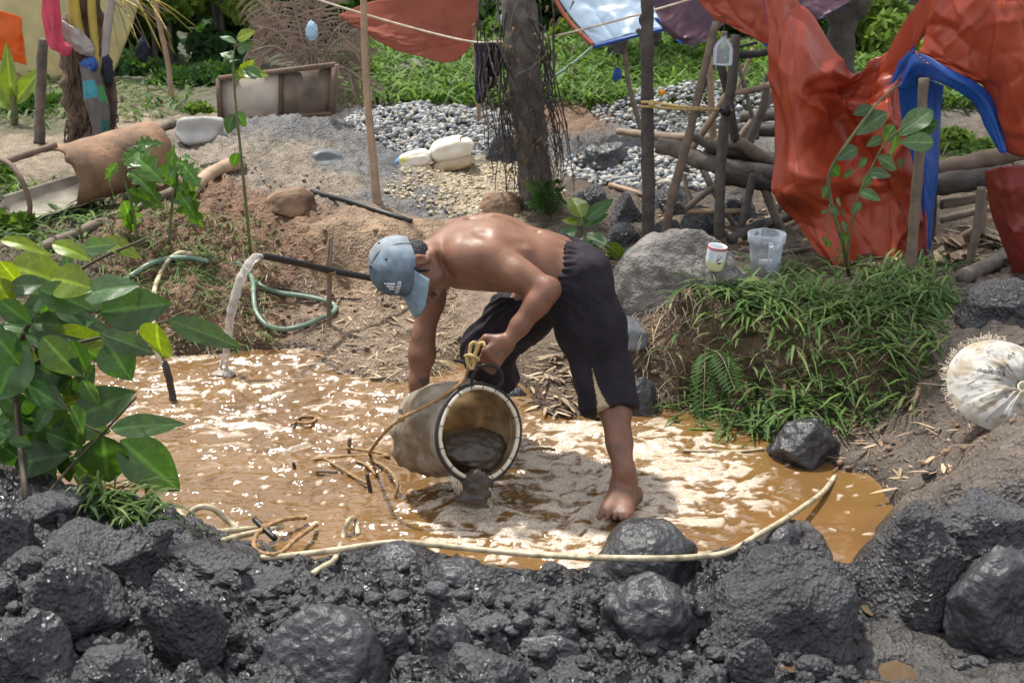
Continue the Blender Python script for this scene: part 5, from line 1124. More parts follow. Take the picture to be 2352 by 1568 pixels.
LV = {'d': [leaf_mesh('leaf_dark', curl=c, seed=k, col=(.042, .105, .030), W=w) for k, (c, w) in enumerate([(.18, .56), (.3, .60), (.1, .50)])],
      'y': [leaf_mesh('leaf_yellow', curl=c, seed=5 + k, col=(.15, .22, .02), W=w) for k, (c, w) in enumerate([(.2, .52), (.32, .58)])],  # yellow-green young leaves; sun shining through is painted into the colour
      's': [leaf_mesh('leaf_slim', curl=.2, seed=9, col=(.06, .125, .04), W=.34)], 'p': [leaf_mesh('leaf_pale', curl=.2, seed=10, col=(.075, .145, .06), W=.52)],
      'j': [leaf_mesh('leaf_jagged', curl=c, seed=12 + k, col=(.07, .16, .03), W=.75, lobes=.5, n=30, wave=.06) for k, c in enumerate((.35, .55))]}
def leafy(name, label, stems, leaves, base, group=None, cat='plant', stem_mat='stemgreen', r=.006):
    t = thing(name, label, cat, base, group)
    for s in stems: V, F = tube(s[0], s[1] if len(s) > 1 else [r, r * .4], 24, 7, rough=.1); add('stem', V, F, M[stem_mat], t)
    for lf in leaves:
        b, tp, kd = lf[:3]; w = lf[3] if len(lf) > 3 else 1.0; hint = lf[4] if len(lf) > 4 else (rs.uniform(-.5, .5), -.85 + rs.uniform(-.35, .35), .65)
        put_leaf(LV[kd][rs.randint(len(LV[kd]))], b, tp, t, hint, w, rs.uniform(-.3, .3))
    return t
M['stemgreen'] = pm('green_stem', (.10, .12, .045), rough=.6, var=.3, vscale=20, bump=.2); M['stembrown'] = pm('brown_stem', (.07, .055, .035), rough=.7, var=.3, vscale=20, bump=.3)
LF = '0 551 95 565 y .5;20 610 134 642 y 1.2;118 640 190 650 y 1.5;20 660 108 648 p 1;95 656 205 668 y .6;86 664 202 704 d 1;190 680 293 647 p 1;230 718 370 700 d 1.1;76 742 248 756 p 1;112 764 234 782 y .7;228 766 340 802 p .9;362 742 354 824 y 1.5;384 736 536 784 s 1;244 786 292 860 d 1.5;98 772 168 858 p 1.4;165 780 197 852 d 1.2;62 786 -12 900 d 1.5;74 836 162 880 d 1;146 932 204 905 y 1;176 962 279 902 d 1.2;254 984 395 970 s 1;236 998 244 1110 d 1.3;276 1010 398 1114 d 1.1;78 958 174 1020 d 1.3;118 1008 140 1078 d 1.2;0 985 64 985 p 1;20 1012 70 1018 d 1;0 690 60 740 d 1.2;-10 640 30 700 y 1.3;50 690 10 760 y 1.3;20 800 90 830 y 1;60 880 140 930 d 1.2;0 900 70 960 d 1.2;110 900 60 980 d 1;30 940 100 1010 d 1.2;120 560 190 580 y .8;230 550 310 575 y .8;190 570 250 560 p .9;0 1020 60 1070 d 1.1;150 960 130 1040 d 1;60 1040 120 1090 d 1;-20 760 40 830 d 1.2;190 870 220 930 p 1.1;10 720 80 720 d 1;130 700 190 740 d 1.1;160 930 200 990 d 1;0 600 40 650 y 1.2'
lv = []
for q in LF.split(';'):
    a = q.split(); Yq = 3.95 + rs.uniform(-.22, .15) - (.10 if float(a[0]) > 200 else 0); dz = rs.uniform(-.06, .06)
    b0, t0 = A3([float(a[0]), float(a[1])]), A3([float(a[2]), float(a[3])]); t0 = b0 + (t0 - b0) * 1.15; lv.append((P(*b0, Yq), P(*t0, Yq + dz), a[4], float(a[5]) * 1.1))
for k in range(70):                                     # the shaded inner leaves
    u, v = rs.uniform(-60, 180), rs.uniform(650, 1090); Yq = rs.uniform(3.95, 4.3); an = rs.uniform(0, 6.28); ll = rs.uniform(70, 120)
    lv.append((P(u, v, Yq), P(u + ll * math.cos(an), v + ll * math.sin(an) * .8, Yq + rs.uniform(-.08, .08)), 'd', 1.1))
pb = T0(60, 1150)
leafy('broadleaf_plant', 'big glossy leaved plant leaning over the pool at the left edge', [
    ([pb, P(40, 960, 4.0), P(30, 840, 4.0), P(92, 700, 3.98), P(200, 610, 3.95), P(335, 548, 3.9)], [.012, .009, .004]), ([pb + [.05, 0, 0], P(150, 1085, 3.9), P(236, 995, 3.85), P(312, 912, 3.8)], [.006, .004]),
    ([pb, P(40, 900, 4.05), P(120, 810, 4.0), P(250, 770, 3.95), P(385, 737, 3.9)], [.009, .004]), ([P(236, 995, 3.85), P(180, 965, 3.87), P(120, 900, 3.9)], [.004, .003]), ([P(100, 780, 4.0), P(180, 830, 3.95), P(195, 870, 3.9)], [.004, .002])], lv, pb, stem_mat='stembrown')
# right sapling in front of the orange tarp
LF = '1080 600 970 640;1160 630 978 742;1415 618 1212 742;1450 690 1230 742;1200 700 1128 805;1205 745 1200 885;1420 800 1248 792;1130 770 1050 815;990 825 888 885;1235 885 1230 945;1105 880 1232 945;1050 890 985 935;970 960 900 990;1080 980 1010 1050;1000 1070 1130 1110;1050 965 1180 975;840 930 905 990;830 1045 785 1115;870 1120 915 1150;900 1180 940 1230;845 1160 890 1200;790 1190 830 1180;900 1310 945 1400;910 1235 935 1300;1010 1130 960 1200;820 1330 800 1380;840 1345 820 1390;870 1400 905 1440'
lv = []
for q in LF.split(';'):
    a = [float(x) for x in q.split()]; k = .4103; Yq = 5.55 + rs.uniform(-.1, .08)
    lv.append((P(1562 + a[0] * k, a[1] * k, Yq), P(1562 + a[2] * k, a[3] * k, Yq + rs.uniform(-.06, .06)), 'p' if rs.rand() < .7 else 'd', 1.25, (rs.uniform(-.3, .3), -.8, .6)))
sb = T0(1950, 632)
leafy('sapling', 'young green leaved sapling in front of the orange tarp', [([sb, P(1936, 560, 5.58), P(1910, 470, 5.56), P(1905, 400, 5.55), P(1945, 330, 5.52), P(2020, 232, 5.6), P(2070, 192, 5.75)], [.010, .008, .004]),
    ([P(1945, 590, 5.57), P(1965, 470, 5.53), P(2000, 390, 5.5), P(2040, 320, 5.5), P(2110, 270, 5.5)], [.006, .003]), ([P(1905, 470, 5.55), P(1905, 520, 5.53), P(1898, 560, 5.52)], [.003, .002])], lv, sb, r=.006)
# thin tall sapling on the left
sb = T0(576, 585); Yq = sb[1]
lv = [(P(a, b, Yq + rs.uniform(-.05, .05)), P(c, d, Yq + rs.uniform(-.08, .08)), k, 1.3) for a, b, c, d, k in [(545, 90, 580, 70, 'y'), (541, 100, 505, 78, 'p'), (538, 118, 510, 140, 'p'), (536, 135, 505, 118, 'd'), (545, 112, 575, 100, 'd'), (552, 175, 585, 150, 'y'), (555, 168, 620, 165, 'y'), (560, 160, 600, 178, 'd'), (552, 178, 580, 140, 'y'), (536, 262, 522, 305, 'd'), (540, 258, 570, 290, 'd'), (545, 350, 535, 385, 'd'), (534, 160, 545, 182, 'p'), (528, 145, 548, 132, 'p')]]
leafy('sapling', 'thin straight stemmed sapling rising past the plank board', [([sb, P(566, 480, Yq), P(552, 340, Yq), P(538, 200, Yq), P(537, 130, Yq), P(546, 85, Yq)], [.009, .007, .003]), ([P(538, 210, Yq), P(548, 185, Yq), P(575, 158, Yq)], [.004, .002])], lv, sb)
# ragged lobed plants by the rusty drum
for k, (bu, bv, pts, lab) in enumerate([(318, 555, [(318, 555), (300, 460), (282, 400), (290, 350), (330, 330)], 'ragged lobed leaf plant in front of the rusty drum, left one'), (388, 560, [(388, 560), (395, 470), (408, 400), (415, 360)], 'ragged lobed leaf plant in front of the rusty drum, right one')]):
    b = T0(bu, bv); Yq = b[1]; top = pts[-1]; lv = []
    for a in ([(262, 380, 225, 440), (285, 380, 320, 330), (295, 395, 380, 440), (300, 350, 365, 400), (282, 460, 320, 540), (290, 440, 380, 470), (270, 375, 240, 410), (310, 335, 360, 320), (300, 480, 280, 540)] if k == 0 else
              [(412, 370, 460, 420), (415, 380, 470, 470), (410, 400, 370, 430), (405, 440, 465, 500), (412, 365, 390, 400), (418, 362, 455, 360), (400, 430, 375, 370), (412, 420, 440, 520)]):
        lv.append((P(a[0], a[1], Yq + rs.uniform(-.06, .06)), P(a[2], a[3], Yq + rs.uniform(-.1, .1)), 'j', 1.0))
    leafy('lobed_plant', lab, [([b] + [P(u, v, Yq) for u, v in pts[1:]], [.009, .004])], lv, b)
# broad leaves and fern at the foot of the vine trunk
b = T0(1335, 610); Yq = b[1]
lv = [(P(a, c, Yq + rs.uniform(-.08, .08)), P(d, e, Yq + rs.uniform(-.1, .1)), k, w) for a, c, d, e, k, w in [(1338, 500, 1312, 440, 'y', 1.3), (1345, 505, 1408, 455, 'd', .8), (1335, 515, 1290, 500, 'y', 1), (1330, 530, 1270, 540, 'd', 1), (1340, 520, 1390, 490, 'd', .7), (1340, 540, 1400, 560, 'd', 1), (1335, 555, 1280, 575, 'd', 1.1), (1345, 560, 1390, 600, 'd', 1.1), (1330, 580, 1370, 630, 'd', 1.1), (1338, 590, 1430, 575, 'y', .8), (1345, 600, 1420, 630, 'd', 1), (1390, 560, 1450, 600, 'y', .9), (1400, 570, 1440, 630, 'd', 1.0), (1330, 520, 1350, 470, 'p', .9), (1410, 580, 1470, 580, 'p', .8), (1380, 600, 1400, 650, 'd', 1)]]
leafy('broadleaf_plant', 'low broad leaved plant behind the bent back, under the vine trunk', [([b, P(1345, 560, Yq), P(1338, 480, Yq)], [.008, .004]), ([b + [.1, 0, 0], P(1395, 590, Yq), P(1400, 560, Yq)], [.006, .003])], lv, b)
def fern(label, base, tips, n=18, wid=.055):
    t = thing('fern', label, 'fern', base)
    for tp in tips:
        mid = (A3(base) + A3(tp)) / 2 + [0, 0, .06]; c = catmull([A3(base), mid, A3(tp)], n + 4); V, F = tube(c, [.004, .0015], n + 4, 5); fr = add('frond', V, F, M['stemgreen'], t)
        parts_ = []; L = np.linalg.norm(A3(tp) - A3(base)); C_ = []
        for i in range(3, n + 3):
            d = nrm(c[i + 1] - c[i - 1]) if i + 1 < len(c) else nrm(c[i] - c[i - 1]); sd = nrm(np.cross(d, [0, -.5, .85])); w = wid * L / .3 * math.sin(math.pi * (i - 1) / (n + 4)) ** .7
            for s in (-1, 1):
                tip = c[i] + (sd * s + d * .35) * w + [0, 0, -w * .25]; m = (c[i] + tip) / 2; parts_.append((A3([c[i], m + d * .008, tip, m - d * .008]), A3([[0, 1, 2, 3]])))
        V, F = join(parts_); g = rs.uniform(.8, 1.2); add('leaflets', V, F, M['leaf'], fr, {'col': np.repeat(A3([[.05, .11, .03]]) * g, len(V), 0)}, smooth=False, kind='stuff')
    return t
b = T0(1265, 500); fern('dark fern growing on the vine trunk foot', b, [P(u, v, b[1] - .1) for u, v in [(1205, 420), (1235, 410), (1270, 412), (1300, 425), (1210, 470), (1250, 450), (1230, 490), (1295, 470)]], wid=.08)
b = T0(2080, 690); fern('fern arching over the right end of the grassy bank', b, [P(2215, 760, b[1] - .3), P(2200, 690, b[1] - .15), P(2170, 800, b[1] - .35)], 24)
b = T0(1620, 800); fern('fern hanging down the bank beside the leg', b, [P(1615, 960, b[1] - .3), P(1690, 900, b[1] - .35)], 18)
# ---- grass and straw (nobody could count it)
def blades(name, pts, length, width, col, label, cat, mat='grass', lean=(0, 0), droop=.6, seed=0, cvar=.35, spread=.5, up=1.0):
    r = np.random.RandomState(seed); n = len(pts); L = r.uniform(length[0], length[1], n); a = r.uniform(0, 6.28, n)
    d = np.stack([np.cos(a) * spread + lean[0], np.sin(a) * spread + lean[1], np.full(n, up) * r.uniform(.6, 1.2, n)], 1); d /= np.linalg.norm(d, axis=1)[:, None]
    sd = np.cross(d, [0, 0, 1.]); sd /= np.linalg.norm(sd, axis=1)[:, None] + 1e-9; hz = d.copy(); hz[:, 2] = 0
    w = r.uniform(width[0], width[1], n); V = []
    for t, k in ((0, .7), (.35, 1), (.7, .8), (1, 0)):
        c = pts + d * (L * t)[:, None] + hz * (L * droop * t * t * .4)[:, None] - A3([0, 0, 1]) * (L * droop * t * t * .75)[:, None]
        V += [c - sd * (w * k)[:, None] / 2, c + sd * (w * k)[:, None] / 2] if k else [c]
    V = np.stack(V, 1).reshape(-1, 3); o = np.arange(n)[:, None] * 7
    F4 = np.concatenate([o + A3([[0, 1, 3, 2]]), o + A3([[2, 3, 5, 4]])]).astype(int); F3 = (o + A3([[4, 5, 6]])).astype(int)
    ci = A3(col)[r.randint(len(col), size=n)] * r.uniform(1 - cvar, 1 + cvar, (n, 1)); C_ = np.repeat(ci, 7, 0)
    return add(name, V, [F3, F4], M[mat], cols={'col': C_}, smooth=True, label=label, cat=cat, kind='stuff')
def scatter(boxes, n, seed, z=.3, lift=0.0, clump=0):
    r = np.random.RandomState(seed); xy = px_area(boxes, z)(r, n if not clump else max(1, n // clump))
    if clump: xy = np.repeat(xy, clump, 0) + r.normal(size=(len(xy) * clump, 2)) * .025
    return np.column_stack([xy, land(xy) + lift])
GR = [(.09, .17, .045), (.07, .13, .035), (.13, .21, .06), (.06, .12, .04), (.16, .20, .08)]; DRY = [(.34, .26, .15), (.24, .17, .10), (.42, .34, .22), (.15, .10, .06)]
blades('bank_grass', scatter([(1600, 2180, 610, 720, 3, .40), (1560, 2150, 720, 850, 4, .30), (1700, 2100, 840, 860, .4, .24)], 1900, 1, clump=5), (.09, .26), (.006, .016), GR, 'long green grass hanging over the right bank', 'grass', lean=(0, -.35), droop=.8, seed=1, spread=.8)
blades('bank_straw', scatter([(1450, 2150, 680, 900, 3, .27), (1440, 1640, 760, 940, 2, .15)], 1700, 2, lift=.004, clump=4), (.04, .14), (.002, .005), [tuple(.6 * c for c in q) for q in DRY], 'dry straw and roots hanging on the right bank', 'straw', 'straw', lean=(0, -.5), droop=1.0, seed=2, spread=1.0, up=.45)
blades('left_bank_grass', scatter([(400, 640, 590, 790, 4, .2), (230, 460, 540, 660, 3, .32), (0, 260, 520, 640, 2, .36), (440, 480, 440, 560, .4, .45)], 1900, 3, clump=5), (.05, .16), (.004, .009), GR + [(.13, .2, .05)], 'short green grass on the left bank around the hoses', 'grass', lean=(0, -.25), droop=.8, seed=3, spread=.9, up=.8)
blades('left_bank_straw', scatter([(380, 640, 620, 800, 4, .16), (740, 1060, 700, 870, 3, .06), (640, 900, 600, 700, 1, .2), (960, 1060, 700, 830, 2, .07)], 1900, 4, lift=.003, clump=3), (.03, .13), (.002, .005), DRY, 'trampled dry straw on the left bank and mud flat', 'straw', 'straw', droop=.35, seed=4, spread=1.2, up=.16)
blades('near_grass', scatter([(190, 340, 1130, 1200, 1, .16)], 150, 5), (.10, .26), (.008, .017), GR, 'long grass blades at the foot of the big leaved plant', 'grass', lean=(.35, -.2), droop=.9, seed=5)
blades('flat_litter', scatter([(1210, 1350, 870, 955, 1.3, .03), (740, 1060, 690, 870, 3, .06), (1900, 2300, 940, 1110, 1.2, .12), (1300, 1800, 480, 600, 2, .38), (1850, 2330, 520, 620, 2, .43)], 1500, 6, lift=.002), (.03, .12), (.004, .018), [(.20, .14, .09), (.33, .24, .15), (.10, .07, .05), (.40, .30, .2)], 'brown leaf and bark litter on the mud flat and behind', 'litter', 'straw', droop=.1, seed=6, spread=1.4, up=.1)
r_ = np.random.RandomState(8)
def field(n, x0, x1, y0, y1, seed):
    r = np.random.RandomState(seed); xy = np.column_stack([r.uniform(x0, x1, n), r.uniform(y0, y1, n)]); m = perlin(np.column_stack([xy * 1.3, np.zeros(n)])); xy = xy[m > -.35]; return np.column_stack([xy, land(xy)])
blades('meadow_grass', np.vstack([field(5200, -1.6, 1.6, 10.0, 13.2, 1), field(4800, 1.2, 4.6, 9.9, 13.0, 2)]), (.22, .55), (.012, .03), [(.12, .21, .05), (.09, .17, .04), (.15, .24, .06)], 'tall bright green grass across the background', 'grass', droop=.8, seed=7, spread=.55)
blades('side_grass', np.vstack([field(1700, -5.2, -2.6, 9.6, 12.5, 3), field(900, 2.6, 4.6, 6.4, 9.0, 4), field(500, -3.4, -2.2, 6.4, 7.6, 5)]), (.10, .32), (.010, .024), GR, 'low green ground cover at both sides behind', 'grass', droop=.8, seed=8, spread=.8)
# ------------------------------------------------------------------ background: bushes, trees, tarps, poles
def cloud(n, c, rad, size, cols, seed, shell=.55, up=.35, cvar=.35, lobes=7, wid=.55):
    r = np.random.RandomState(seed); rad = A3(rad)
    lc = r.normal(size=(lobes, 3)); lc /= np.linalg.norm(lc, axis=1)[:, None]; lc *= r.uniform(.25, .75, (lobes, 1)); lr = r.uniform(.32, .55, lobes)
    k = r.randint(lobes, size=n); d = r.normal(size=(n, 3)); d /= np.linalg.norm(d, axis=1)[:, None]
    p = lc[k] + d * (lr[k] * (shell + (1 - shell) * r.rand(n)) )[:, None]; ctr = A3(c) + p * rad
    nn = d * .8 + r.normal(size=(n, 3)) * .6 + [0, -.2, up]; nn /= np.linalg.norm(nn, axis=1)[:, None]
    t = np.cross(nn, r.normal(size=(n, 3))); t /= np.linalg.norm(t, axis=1)[:, None]; t[:, 2] -= .35; t /= np.linalg.norm(t, axis=1)[:, None]; b = np.cross(nn, t)
    s = r.uniform(size[0], size[1], n)[:, None]
    V = np.stack([ctr - t * s * .5, ctr + b * s * wid * .5 - nn * s * .08, ctr + t * s * .5 - nn * s * .1, ctr - b * s * wid * .5 - nn * s * .08], 1).reshape(-1, 3)
    o = np.arange(n)[:, None] * 4; F = np.concatenate([o + A3([[0, 1, 2]]), o + A3([[0, 2, 3]])]).astype(int)
    ci = A3(cols)[r.randint(len(cols), size=lobes)][k] * r.uniform(1 - cvar, 1 + cvar, (n, 1)); return V, F, np.repeat(ci, 4, 0)
DG = [(.045, .10, .03), (.035, .085, .03), (.055, .115, .03)]; BG_ = [(.13, .21, .04), (.10, .18, .035), (.17, .25, .05)]  # dark and bright greens; bush sunlight and shade are painted in with them
def bush(u, v, w, h, Y, cols, n, size, label, seed, group='bushes behind the clearing', name='bush', cat='bush'):
    c = P(u, v, Y); s = mpp(Y); g = ground_pt(c[0], Y); t = thing(name, label, cat, g, group)
    V, F, C_ = cloud(n, c, (w / 2 * s, w / 2 * s * .7, h / 2 * s), size, cols, seed); add('foliage', V, F, M['leaf'], t, {'col': C_}, smooth=False, kind='stuff')
    r = np.random.RandomState(seed)
    for k in range(3): a = r.uniform(-.3, .3, 3); V, F = tube([g + [a[0] * .3, a[1] * .3, -.05], (g + c) / 2 + a * .3, c + a * A3([w * s * .6, .3, .3])], [.03, .012], 10, 6); add('stem', V, F, M['barkdark'], t)
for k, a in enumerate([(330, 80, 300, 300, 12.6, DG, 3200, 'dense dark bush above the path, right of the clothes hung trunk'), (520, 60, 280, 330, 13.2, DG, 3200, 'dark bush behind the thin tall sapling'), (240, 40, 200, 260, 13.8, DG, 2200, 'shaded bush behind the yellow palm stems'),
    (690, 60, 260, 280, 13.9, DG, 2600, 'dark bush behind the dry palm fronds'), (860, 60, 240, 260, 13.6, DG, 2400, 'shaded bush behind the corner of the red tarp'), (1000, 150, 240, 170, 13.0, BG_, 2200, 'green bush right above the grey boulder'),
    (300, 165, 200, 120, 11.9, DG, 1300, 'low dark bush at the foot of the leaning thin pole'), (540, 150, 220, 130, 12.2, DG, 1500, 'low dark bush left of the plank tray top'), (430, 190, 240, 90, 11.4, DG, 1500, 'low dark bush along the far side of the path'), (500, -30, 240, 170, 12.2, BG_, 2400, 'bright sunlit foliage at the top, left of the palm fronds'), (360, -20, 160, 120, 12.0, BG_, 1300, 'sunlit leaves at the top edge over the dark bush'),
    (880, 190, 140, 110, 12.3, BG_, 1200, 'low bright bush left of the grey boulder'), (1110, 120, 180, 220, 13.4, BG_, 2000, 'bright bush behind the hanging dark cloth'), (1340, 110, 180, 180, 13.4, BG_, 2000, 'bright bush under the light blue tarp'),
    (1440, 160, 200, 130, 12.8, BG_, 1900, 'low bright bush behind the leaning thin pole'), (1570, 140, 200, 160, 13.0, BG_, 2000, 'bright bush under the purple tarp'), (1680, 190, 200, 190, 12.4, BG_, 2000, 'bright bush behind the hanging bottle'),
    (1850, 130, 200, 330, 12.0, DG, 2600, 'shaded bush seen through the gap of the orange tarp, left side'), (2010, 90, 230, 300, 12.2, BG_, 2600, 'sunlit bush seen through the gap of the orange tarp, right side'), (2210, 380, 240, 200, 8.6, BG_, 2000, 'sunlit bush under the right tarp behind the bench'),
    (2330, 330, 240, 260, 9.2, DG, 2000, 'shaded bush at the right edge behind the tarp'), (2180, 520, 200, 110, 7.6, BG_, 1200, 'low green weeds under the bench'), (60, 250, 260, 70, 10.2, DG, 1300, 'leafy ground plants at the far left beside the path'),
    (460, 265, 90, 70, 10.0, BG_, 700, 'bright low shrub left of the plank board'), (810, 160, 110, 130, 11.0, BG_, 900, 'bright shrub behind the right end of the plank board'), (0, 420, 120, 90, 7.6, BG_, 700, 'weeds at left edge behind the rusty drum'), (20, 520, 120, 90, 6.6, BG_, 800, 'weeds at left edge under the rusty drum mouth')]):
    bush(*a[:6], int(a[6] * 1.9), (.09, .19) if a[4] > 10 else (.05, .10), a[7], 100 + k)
for k in range(16):
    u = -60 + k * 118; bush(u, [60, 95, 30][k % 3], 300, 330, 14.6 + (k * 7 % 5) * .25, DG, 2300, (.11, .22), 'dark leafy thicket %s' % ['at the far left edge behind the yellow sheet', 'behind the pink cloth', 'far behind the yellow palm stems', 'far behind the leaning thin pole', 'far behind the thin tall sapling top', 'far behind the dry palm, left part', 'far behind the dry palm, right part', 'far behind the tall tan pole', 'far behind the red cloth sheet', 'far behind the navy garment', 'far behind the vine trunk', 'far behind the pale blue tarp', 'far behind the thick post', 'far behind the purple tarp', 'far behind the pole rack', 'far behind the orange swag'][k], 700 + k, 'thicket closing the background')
# far wood that reads as one mass
Vs, Fs, Cs, n0 = [], [], [], 0; r = np.random.RandomState(3)
for k in range(34):
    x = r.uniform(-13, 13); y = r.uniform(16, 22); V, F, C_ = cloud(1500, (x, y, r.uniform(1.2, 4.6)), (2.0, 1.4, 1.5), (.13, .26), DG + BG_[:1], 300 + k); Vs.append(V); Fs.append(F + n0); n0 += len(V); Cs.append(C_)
for k in range(11):                                   # taller crowns above the frame, added to darken the water's reflections
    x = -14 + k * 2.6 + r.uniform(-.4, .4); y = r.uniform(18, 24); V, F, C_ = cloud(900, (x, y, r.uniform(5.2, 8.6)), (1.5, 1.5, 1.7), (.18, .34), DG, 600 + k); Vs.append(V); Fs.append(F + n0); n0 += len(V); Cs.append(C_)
add('far_wood', np.concatenate(Vs), np.concatenate(Fs), M['leaf'], cols={'col': np.concatenate(Cs)}, smooth=False, label='far green wood closing the background', cat='wood', kind='stuff')
# vine covered tree
tb = T0(1238, 470); Yt = tb[1]
tree = thing('vine_tree', 'dark tree trunk wrapped in hanging vines at picture centre', 'tree', tb)
tp = [tb + [0, 0, -.1], P(1228, 400, Yt), P(1212, 250, Yt), P(1198, 100, Yt), P(1188, -60, Yt + .1), P(1185, -300, Yt + .2)]
V, F = tube(tp, [.125, .10, .095, .095, .10, .09], 70, 22, rough=.18, rs=7); trunk = add('trunk', V, F, M['bark'], tree)
r = np.random.RandomState(5); vs_ = []
for k in range(75):
    a = r.uniform(0, 6.28); a2 = a + r.normal() * .9; h0 = r.uniform(-200, 120); h1 = r.uniform(180, 470); pts = []
    off = r.uniform(.105, .16) + (r.rand() < .35) * r.uniform(.02, .12)
    for t in np.linspace(0, 1, 8):
        c = catmull(A3(tp), 40)[min(39, int(39 * (1 - ((h0 + (h1 - h0) * t) + 300) / 770)))]; aa_ = a + (a2 - a) * t + .35 * math.sin(t * 9 + k)
        pts.append(c + [off * math.cos(aa_) * (1 + .2 * t), off * math.sin(aa_), r.normal() * .01])
    vs_.append(tube(pts, [r.uniform(.003, .007), .002], 26, 5))
V, F = join(vs_); add('vines', V, F, M['barkdark'], tree, kind='stuff')
crn = []; n0 = 0; Vs, Fs, Cs = [], [], []  # unseen crown added above the trunk to shade and dapple the right bank
for k, (x, y, zc) in enumerate([(.1, 7.7, 4.7), (1.1, 7.4, 4.4), (-.8, 7.9, 4.9), (.6, 8.6, 5.2), (1.9, 7.9, 4.6), (.5, 6.7, 4.6), (1.4, 6.6, 4.9)]):
    V, F, C_ = cloud(620, (x, y, zc), (.75, .75, .5), (.07, .14), DG, 400 + k); Vs.append(V); Fs.append(F + n0); n0 += len(V); Cs.append(C_)
    V, F = tube([tp[-1], (A3(tp[-1]) + A3([x, y, zc])) / 2 + [0, 0, .2], (x, y, zc)], [.05, .015], 14, 8); add('limb', V, F, M['bark'], tree)
add('crown', np.concatenate(Vs), np.concatenate(Fs), M['leaf'], tree, {'col': np.concatenate(Cs)}, smooth=False, kind='stuff')
dg = []
for k in range(60):
    u, v = r.normal(1225, 60), r.uniform(-20, 430); dg.append((P(u, v, Yt - .14), P(u + r.uniform(-14, 14), v + r.uniform(10, 26), Yt - .14)))
V, F = join([tube([a, (a + b) / 2 + r.normal(size=3) * .006, b], [.008, .002], 5, 4) for a, b in dg]); add('dead_leaves', V, F, M['brownrock'], tree, kind='stuff')
# second trunk behind the orange tarp
b = ground_pt(P(1945, 300, 9.2)[0], 9.2); t2 = thing('tree', 'dark bare trunk behind the gap of the orange tarp', 'tree', b)
V, F = tube([b, P(1935, 170, 9.2), P(1935, 60, 9.2), P(1955, 10, 9.2), P(1990, -60, 9.3)], [.09, .085, .10, .11, .08], 30, 16, rough=.25, rs=8); add('trunk', V, F, M['barkdark'], t2)
V, F = tube([P(1935, 60, 9.2), P(1910, 10, 9.2), P(1880, -60, 9.3)], [.09, .05], 14, 12, rough=.2); add('limb', V, F, M['barkdark'], t2)
V, F, C_ = cloud(1300, P(1960, -170, 9.4), (1.1, .8, .5), (.07, .13), BG_, 77); add('crown', V, F, M['leaf'], t2, {'col': C_}, smooth=False, kind='stuff')
for (u, v0, Yb_, w, lb) in [(1420, 60, 12.0, .10, 'dark slim trunk in the far grass under the light blue tarp'), (1500, 40, 12.6, .08, 'dark far trunk half hidden by the thick post')]:
    b = ground_pt(P(u, 150, Yb_)[0], Yb_); t3 = thing('tree', lb, 'tree', b); V, F = tube([b, P(u, v0, Yb_), P(u - 10, -120, Yb_)], [w, w * .8], 14, 10, rough=.2); add('trunk', V, F, M['barkdark'], t3); V, F, C_ = cloud(900, P(u, -190, Yb_), (1.1, .8, .6), (.08, .15), BG_, int(u)); add('crown', V, F, M['leaf'], t3, {'col': C_}, smooth=False, kind='stuff')
# ---- poles
def pole(pts, r, label, mat='pole', name='pole', cat='pole', n=30, rough=.16, parent=None, group=None, seg=10):
    V, F = tube(pts, r, n, seg, rough=rough, rs=9); return add(name, V, F, M[mat], parent, label=label, cat=cat, group=group)
q = T0(868, 462); Y = q[1]; pole([q + [0, 0, -.08], P(858, 380, Y), P(846, 250, Y), P(838, 120, Y), P(834, -60, Y)], [.030, .024, .020, .019, .018], 'tall thin tan pole standing in the sand left of centre', 'bamboo', n=60)
q = T0(395, 235); Y = q[1]; pole([q, P(385, 140, Y), P(360, 30, Y), P(345, -60, Y)], [.024, .018], 'thin leaning pole on the far path, left background', 'bamboo')
q = T0(1102, 300); Y = q[1]; pole([q, P(1098, 220, Y), P(1088, 60, Y), P(1084, -40, Y)], .016, 'thin pole behind the hanging dark cloth', 'bamboo')
q = T0(1476, 310); Y = q[1]; pole([q, P(1462, 260, Y), P(1442, 180, Y), P(1436, 95, Y)], [.020, .015], 'thin curved pole propping the light blue tarp', 'pole')
q = T0(90, 330); Y = q[1]; pole([q, P(92, 240, Y), P(96, 140, Y), P(100, 90, Y)], [.038, .034], 'dark post left of the clothes hung trunk', 'bark')
post = T0(1490, 585); Yp = post[1]
pf_ = thing('pole_post', 'thick dark upright post with a broken branch stub, right of centre', 'post', post)
V, F = tube([post + [0, 0, -.1], P(1489, 400, Yp), P(1486, 200, Yp), P(1487, 60, Yp), P(1485, -80, Yp)], [.034, .033, .032, .032, .030], 60, 14, rough=.16, rs=10); add('shaft', V, F, M['barkdark'], pf_)
V, F = tube([P(1486, 105, Yp), P(1472, 80, Yp), P(1463, 68, Yp)], [.022, .010], 10, 9, rough=.3); add('branch_stub', V, F, M['barkdark'], pf_); V, F = tube([P(1484, 60, Yp), P(1474, 45, Yp), P(1478, 30, Yp)], [.018, .010], 10, 9, rough=.3); add('branch_stub', V, F, M['barkdark'], pf_)
fr = thing('pole_rack', 'frame of lashed crooked poles and logs behind the sandy mound', 'pole frame', T0(1650, 545))
Yf = T0(1650, 545)[1]
